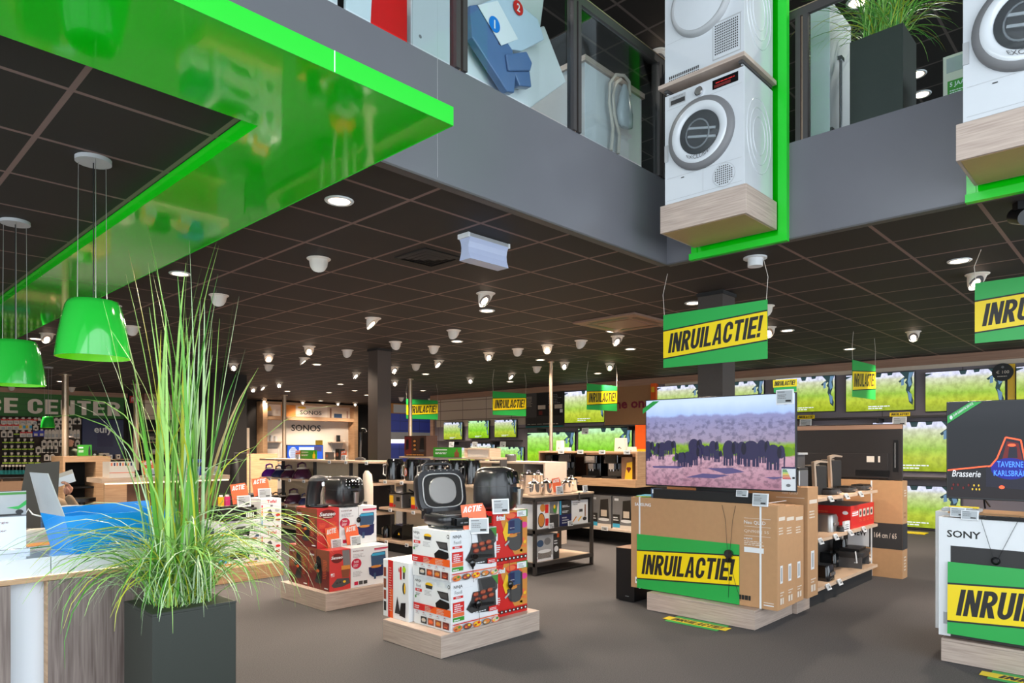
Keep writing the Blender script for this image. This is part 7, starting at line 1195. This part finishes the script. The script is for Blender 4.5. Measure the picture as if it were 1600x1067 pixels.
t = thing('bar_stool', 'dark stool standing in front of the oak portal desk', 'stool', (2.75, 10.9, 0)); b = MB(); b.cyl(0, 0, .70, .17, .05, 'black', n=20); b.build('seat', t); b = MB(); b.cyl(0, 0, .03, .025, .67, 'charcoal', n=12); b.build('column', t); b = MB(); b.cyl(0, 0, 0, .20, .03, 'charcoal', n=24); b.build('base', t); b = MB(); b.lathe([(.13, .25), (.145, .26), (.13, .27), (.115, .26), (.13, .25)], 'charcoal', n=24); b.build('foot_ring', t)
# ---------------------------------------------------------------- people
def skin_body(name, joints, bones, m, parent, sub=2):
    me = bpy.data.meshes.new(name); me.from_pydata([j[0] for j in joints], bones, []); o = bpy.data.objects.new(name, me); COL.objects.link(o); o.parent = parent
    sk = o.modifiers.new('skin', 'SKIN'); sk.use_smooth_shade = True
    for v, j in zip(me.skin_vertices[0].data, joints): v.radius = (j[1], j[2] if len(j) > 2 else j[1]); v.use_root = False
    me.skin_vertices[0].data[0].use_root = True; s_ = o.modifiers.new('sub', 'SUBSURF'); s_.levels = s_.render_levels = sub
    me.materials.append(MATS[m]); return o
def head(parent, x, y, z, rz, hairm='hair', s=1.0):
    M = Matrix.Translation((x, y, z)) @ Matrix.Rotation(rz, 4, 'Z') @ Matrix.Scale(s, 4)
    b = MB(); b.M = M; b.loft([(0, .01, -.125, .03, .03), (0, -.005, -.115, .045, .055), (0, .0, -.07, .062, .078), (0, .005, -.02, .073, .09), (0, .01, .04, .077, .097), (0, .015, .085, .066, .085), (0, .02, .115, .03, .045)], 'skin', 20)
    b.loft([(0, -.095, -.035, .017, .012), (0, -.098, -.02, .012, .012), (0, -.09, .012, .007, .01)], 'skin', 10)
    for s_ in (-1, 1): b.ball(s_*.078, .012, -.005, .012, .02, .032, 'skin', 10, 8)
    b.build('head', parent); b = MB(); b.M = M
    for s_ in (-1, 1): b.ball(s_*.030, -.082, .012, .012, .008, .007, 'white', 8, 6); b.ball(s_*.030, -.089, .012, .006, .004, .006, 'black', 8, 6); b.box(s_*.03-.016, s_*.03+.016, -.092, -.084, .026, .031, 'hair')
    b.build('eyes', parent); b = MB(); b.M = M; b.ball(0, -.083, -.062, .024, .008, .006, 'coral', 10, 6); b.build('mouth', parent)
    b = MB(); b.M = M; b.loft([(0, .045, -.06, .07, .065), (0, .04, .0, .083, .085), (0, .028, .05, .086, .10), (0, .012, .075, .083, .112), (0, .012, .11, .066, .09), (0, .015, .135, .03, .04)], hairm, 20); b.build('hair', parent)
def hand(parent, M, curl=.5, m='skin'):
    """local frame: wrist at origin, fingers along +Z, thumb towards +X, palm facing -Y"""
    t3 = lambda p: tuple(M @ Vector(p)); J = [(t3((0, 0, 0)), .026, .018), (t3((0, 0, .045)), .038, .015), (t3((0, 0, .085)), .040, .013)]; Bn = [(0, 1), (1, 2)]
    skin_body('palm', J, Bn, m, parent, 1)
    for k, (fx_, L_) in enumerate(((.030, .072), (.010, .080), (-.011, .075), (-.030, .058))):
        a = curl*(1+.1*k); p = Vector((fx_, 0, .085)); J = [(t3(p-Vector((0, 0, .02))), .0095), (t3(p), .0092)]; th = 0
        for q in (.45, .32, .23): th += a; p = p+Vector((0, -math.sin(th), math.cos(th)))*(L_*q); J.append((t3(p), .0088-.0008*(len(J)-2)))
        skin_body('finger', J, [(i, i+1) for i in range(4)], m, parent, 1)
    J = [(t3((.02, -.004, .03)), .014), (t3((.045, -.015, .055)), .012), (t3((.058, -.03, .08)), .0105), (t3((.055, -.045, .10)), .0095)]; skin_body('thumb', J, [(0, 1), (1, 2), (2, 3)], m, parent, 1)
# person standing at the peg wall
x, y, z = PD(110, 690, 16.4); t = thing('person', 'person with dark hair and dark green top standing before the peg wall', 'person', (x, y, 0), AZ-PI/2-.3)
dz = z-1.60
J = [((0, 0, .92+dz), .15, .11), ((0, 0, 1.08+dz), .135, .10), ((0, 0, 1.26+dz), .17, .11), ((0, 0, 1.38+dz), .15, .09), ((0, 0, 1.44+dz), .065), ((0, -.005, 1.50+dz), .055),
     ((-.20, 0, 1.36+dz), .062), ((-.26, -.03, 1.10+dz), .048), ((-.20, -.20, .98+dz), .036), ((.20, 0, 1.36+dz), .062), ((.26, -.03, 1.10+dz), .048), ((.20, -.20, .98+dz), .036),
     ((-.10, 0, .80+dz), .09), ((-.10, -.01, .46), .065), ((-.10, .02, .08), .045), ((.10, 0, .80+dz), .09), ((.10, -.01, .46), .065), ((.10, .02, .08), .045)]
skin_body('body', J, [(0, 1), (1, 2), (2, 3), (3, 4), (4, 5), (3, 6), (6, 7), (7, 8), (3, 9), (9, 10), (10, 11), (0, 12), (12, 13), (13, 14), (0, 15), (15, 16), (16, 17)], 'olive', t)
head(t, 0, -.01, 1.60+dz, .2)
for s_ in (-1, 1): M = Matrix.Translation((s_*.20, -.20, .98+dz)) @ Matrix.Rotation(math.radians(100), 4, 'X') @ Matrix.Scale(s_, 4, (1, 0, 0)); hand(t, M, .4); b = MB(); b.loft([(s_*.10, -.04, .0, .05, .13), (s_*.10, -.03, .06, .045, .11), (s_*.10, .02, .10, .035, .045)], 'black', 16); b.build('shoe', t)
# person seated behind the blue box, holding up a card
HX, HY_, HZ = PD(105, 762, 5.6); x, y = PD(76, 760, 5.85)[:2]; t = thing('person', 'seated person in tan jacket holding up a white card behind the blue tray box', 'person', (x, y, 0), AZ-PI/2)
lx = Matrix.Rotation(-(AZ-PI/2), 4, 'Z') @ Vector((HX-x, HY_-y, 0)); hx, hy, hz = lx.x, lx.y, HZ-.03
J = [((0, .05, .50), .15, .12), ((0, .03, .68), .14, .11), ((0, 0, .86), .16, .11), ((0, -.02, .98), .14, .085), ((0, -.03, 1.05), .055), ((0, -.04, 1.09), .05),
     ((.17, -.02, .95), .055), ((hx+.06, hy+.16, .80), .046), ((hx, hy, hz-.03), .032), ((-.17, -.02, .95), .055), ((-.22, -.10, .76), .046), ((-.12, -.26, .78), .033),
     ((-.09, -.05, .47), .09), ((-.10, -.40, .48), .065), ((-.10, -.40, .10), .045), ((.09, -.05, .47), .09), ((.10, -.40, .48), .065), ((.10, -.40, .10), .045)]
skin_body('body', J, [(0, 1), (1, 2), (2, 3), (3, 4), (4, 5), (3, 6), (6, 7), (7, 8), (3, 9), (9, 10), (10, 11), (0, 12), (12, 13), (13, 14), (0, 15), (15, 16), (16, 17)], 'tan_cloth', t)
head(t, 0, -.05, 1.19, .5)
hand(t, Matrix.Translation((hx, hy, hz-.03)) @ Matrix.Rotation(.5, 4, 'Y') @ Matrix.Rotation(-.5, 4, 'Z') @ Matrix.Rotation(.3, 4, 'X'), .55); hand(t, Matrix.Translation((-.12, -.26, .78)) @ Matrix.Rotation(math.radians(95), 4, 'X'), .3)
for s_ in (-1, 1): b = MB(); b.loft([(s_*.10, -.47, .0, .05, .13), (s_*.10, -.46, .06, .045, .11), (s_*.10, -.42, .10, .035, .045)], 'black', 16); b.build('shoe', t)
b = MB(); b.M = Matrix.Rotation(-.32, 4, 'Y'); b.box(-.075, .10, 0, .002, 0, .10, 'white'); f = fY(b, 0, -.075, .10, 0, .1); f.rect(0, .68, 1, 1, 'cream'); tag(b.build('card', loc=(HX-.03, HY_-.035, HZ+.025), rz=AZ-PI/2), 'white card with beige edge held up by the seated person', 'card')
t = thing('office_chair', 'dark office chair under the seated person behind the counter', 'chair', (x+.04, y+.04, 0), AZ-PI/2); b = MB(); b.loft([(0, .0, .32, .22, .22), (0, 0, .37, .24, .24)], 'black', 20, .6); b.build('seat', t); b = MB(); b.box(-.20, .20, .24, .28, .46, .85, 'black'); b.build('backrest', t, bevel=.02); b = MB(); b.tube([(0, .2, .36), (0, .30, .40), (0, .29, .6)], .018, 'charcoal', 8); b.build('back_bracket', t); b = MB(); b.cyl(0, 0, .08, .025, .24, 'charcoal'); b.build('column', t)
for i in range(5): a = i*2*PI/5; b = MB(); b.tube([(0, 0, .09), (.26*math.cos(a), .26*math.sin(a), .05)], .018, 'charcoal', 8); b.ball(.26*math.cos(a), .26*math.sin(a), .026, .025, .025, .025, 'black', 10, 6); b.build('leg', t)
# parcels behind the counter
t = thing('grey_bin', 'light grey bin behind the blue box flap', 'bin', PD(103, 800, 4.9)[:2]+(.741,), .7); b = MB(); b.prism([(-.09, 0), (.09, 0), (.10, .30), (-.10, .30)], -.06, .06, 'grey_light'); b.build('bin', t)
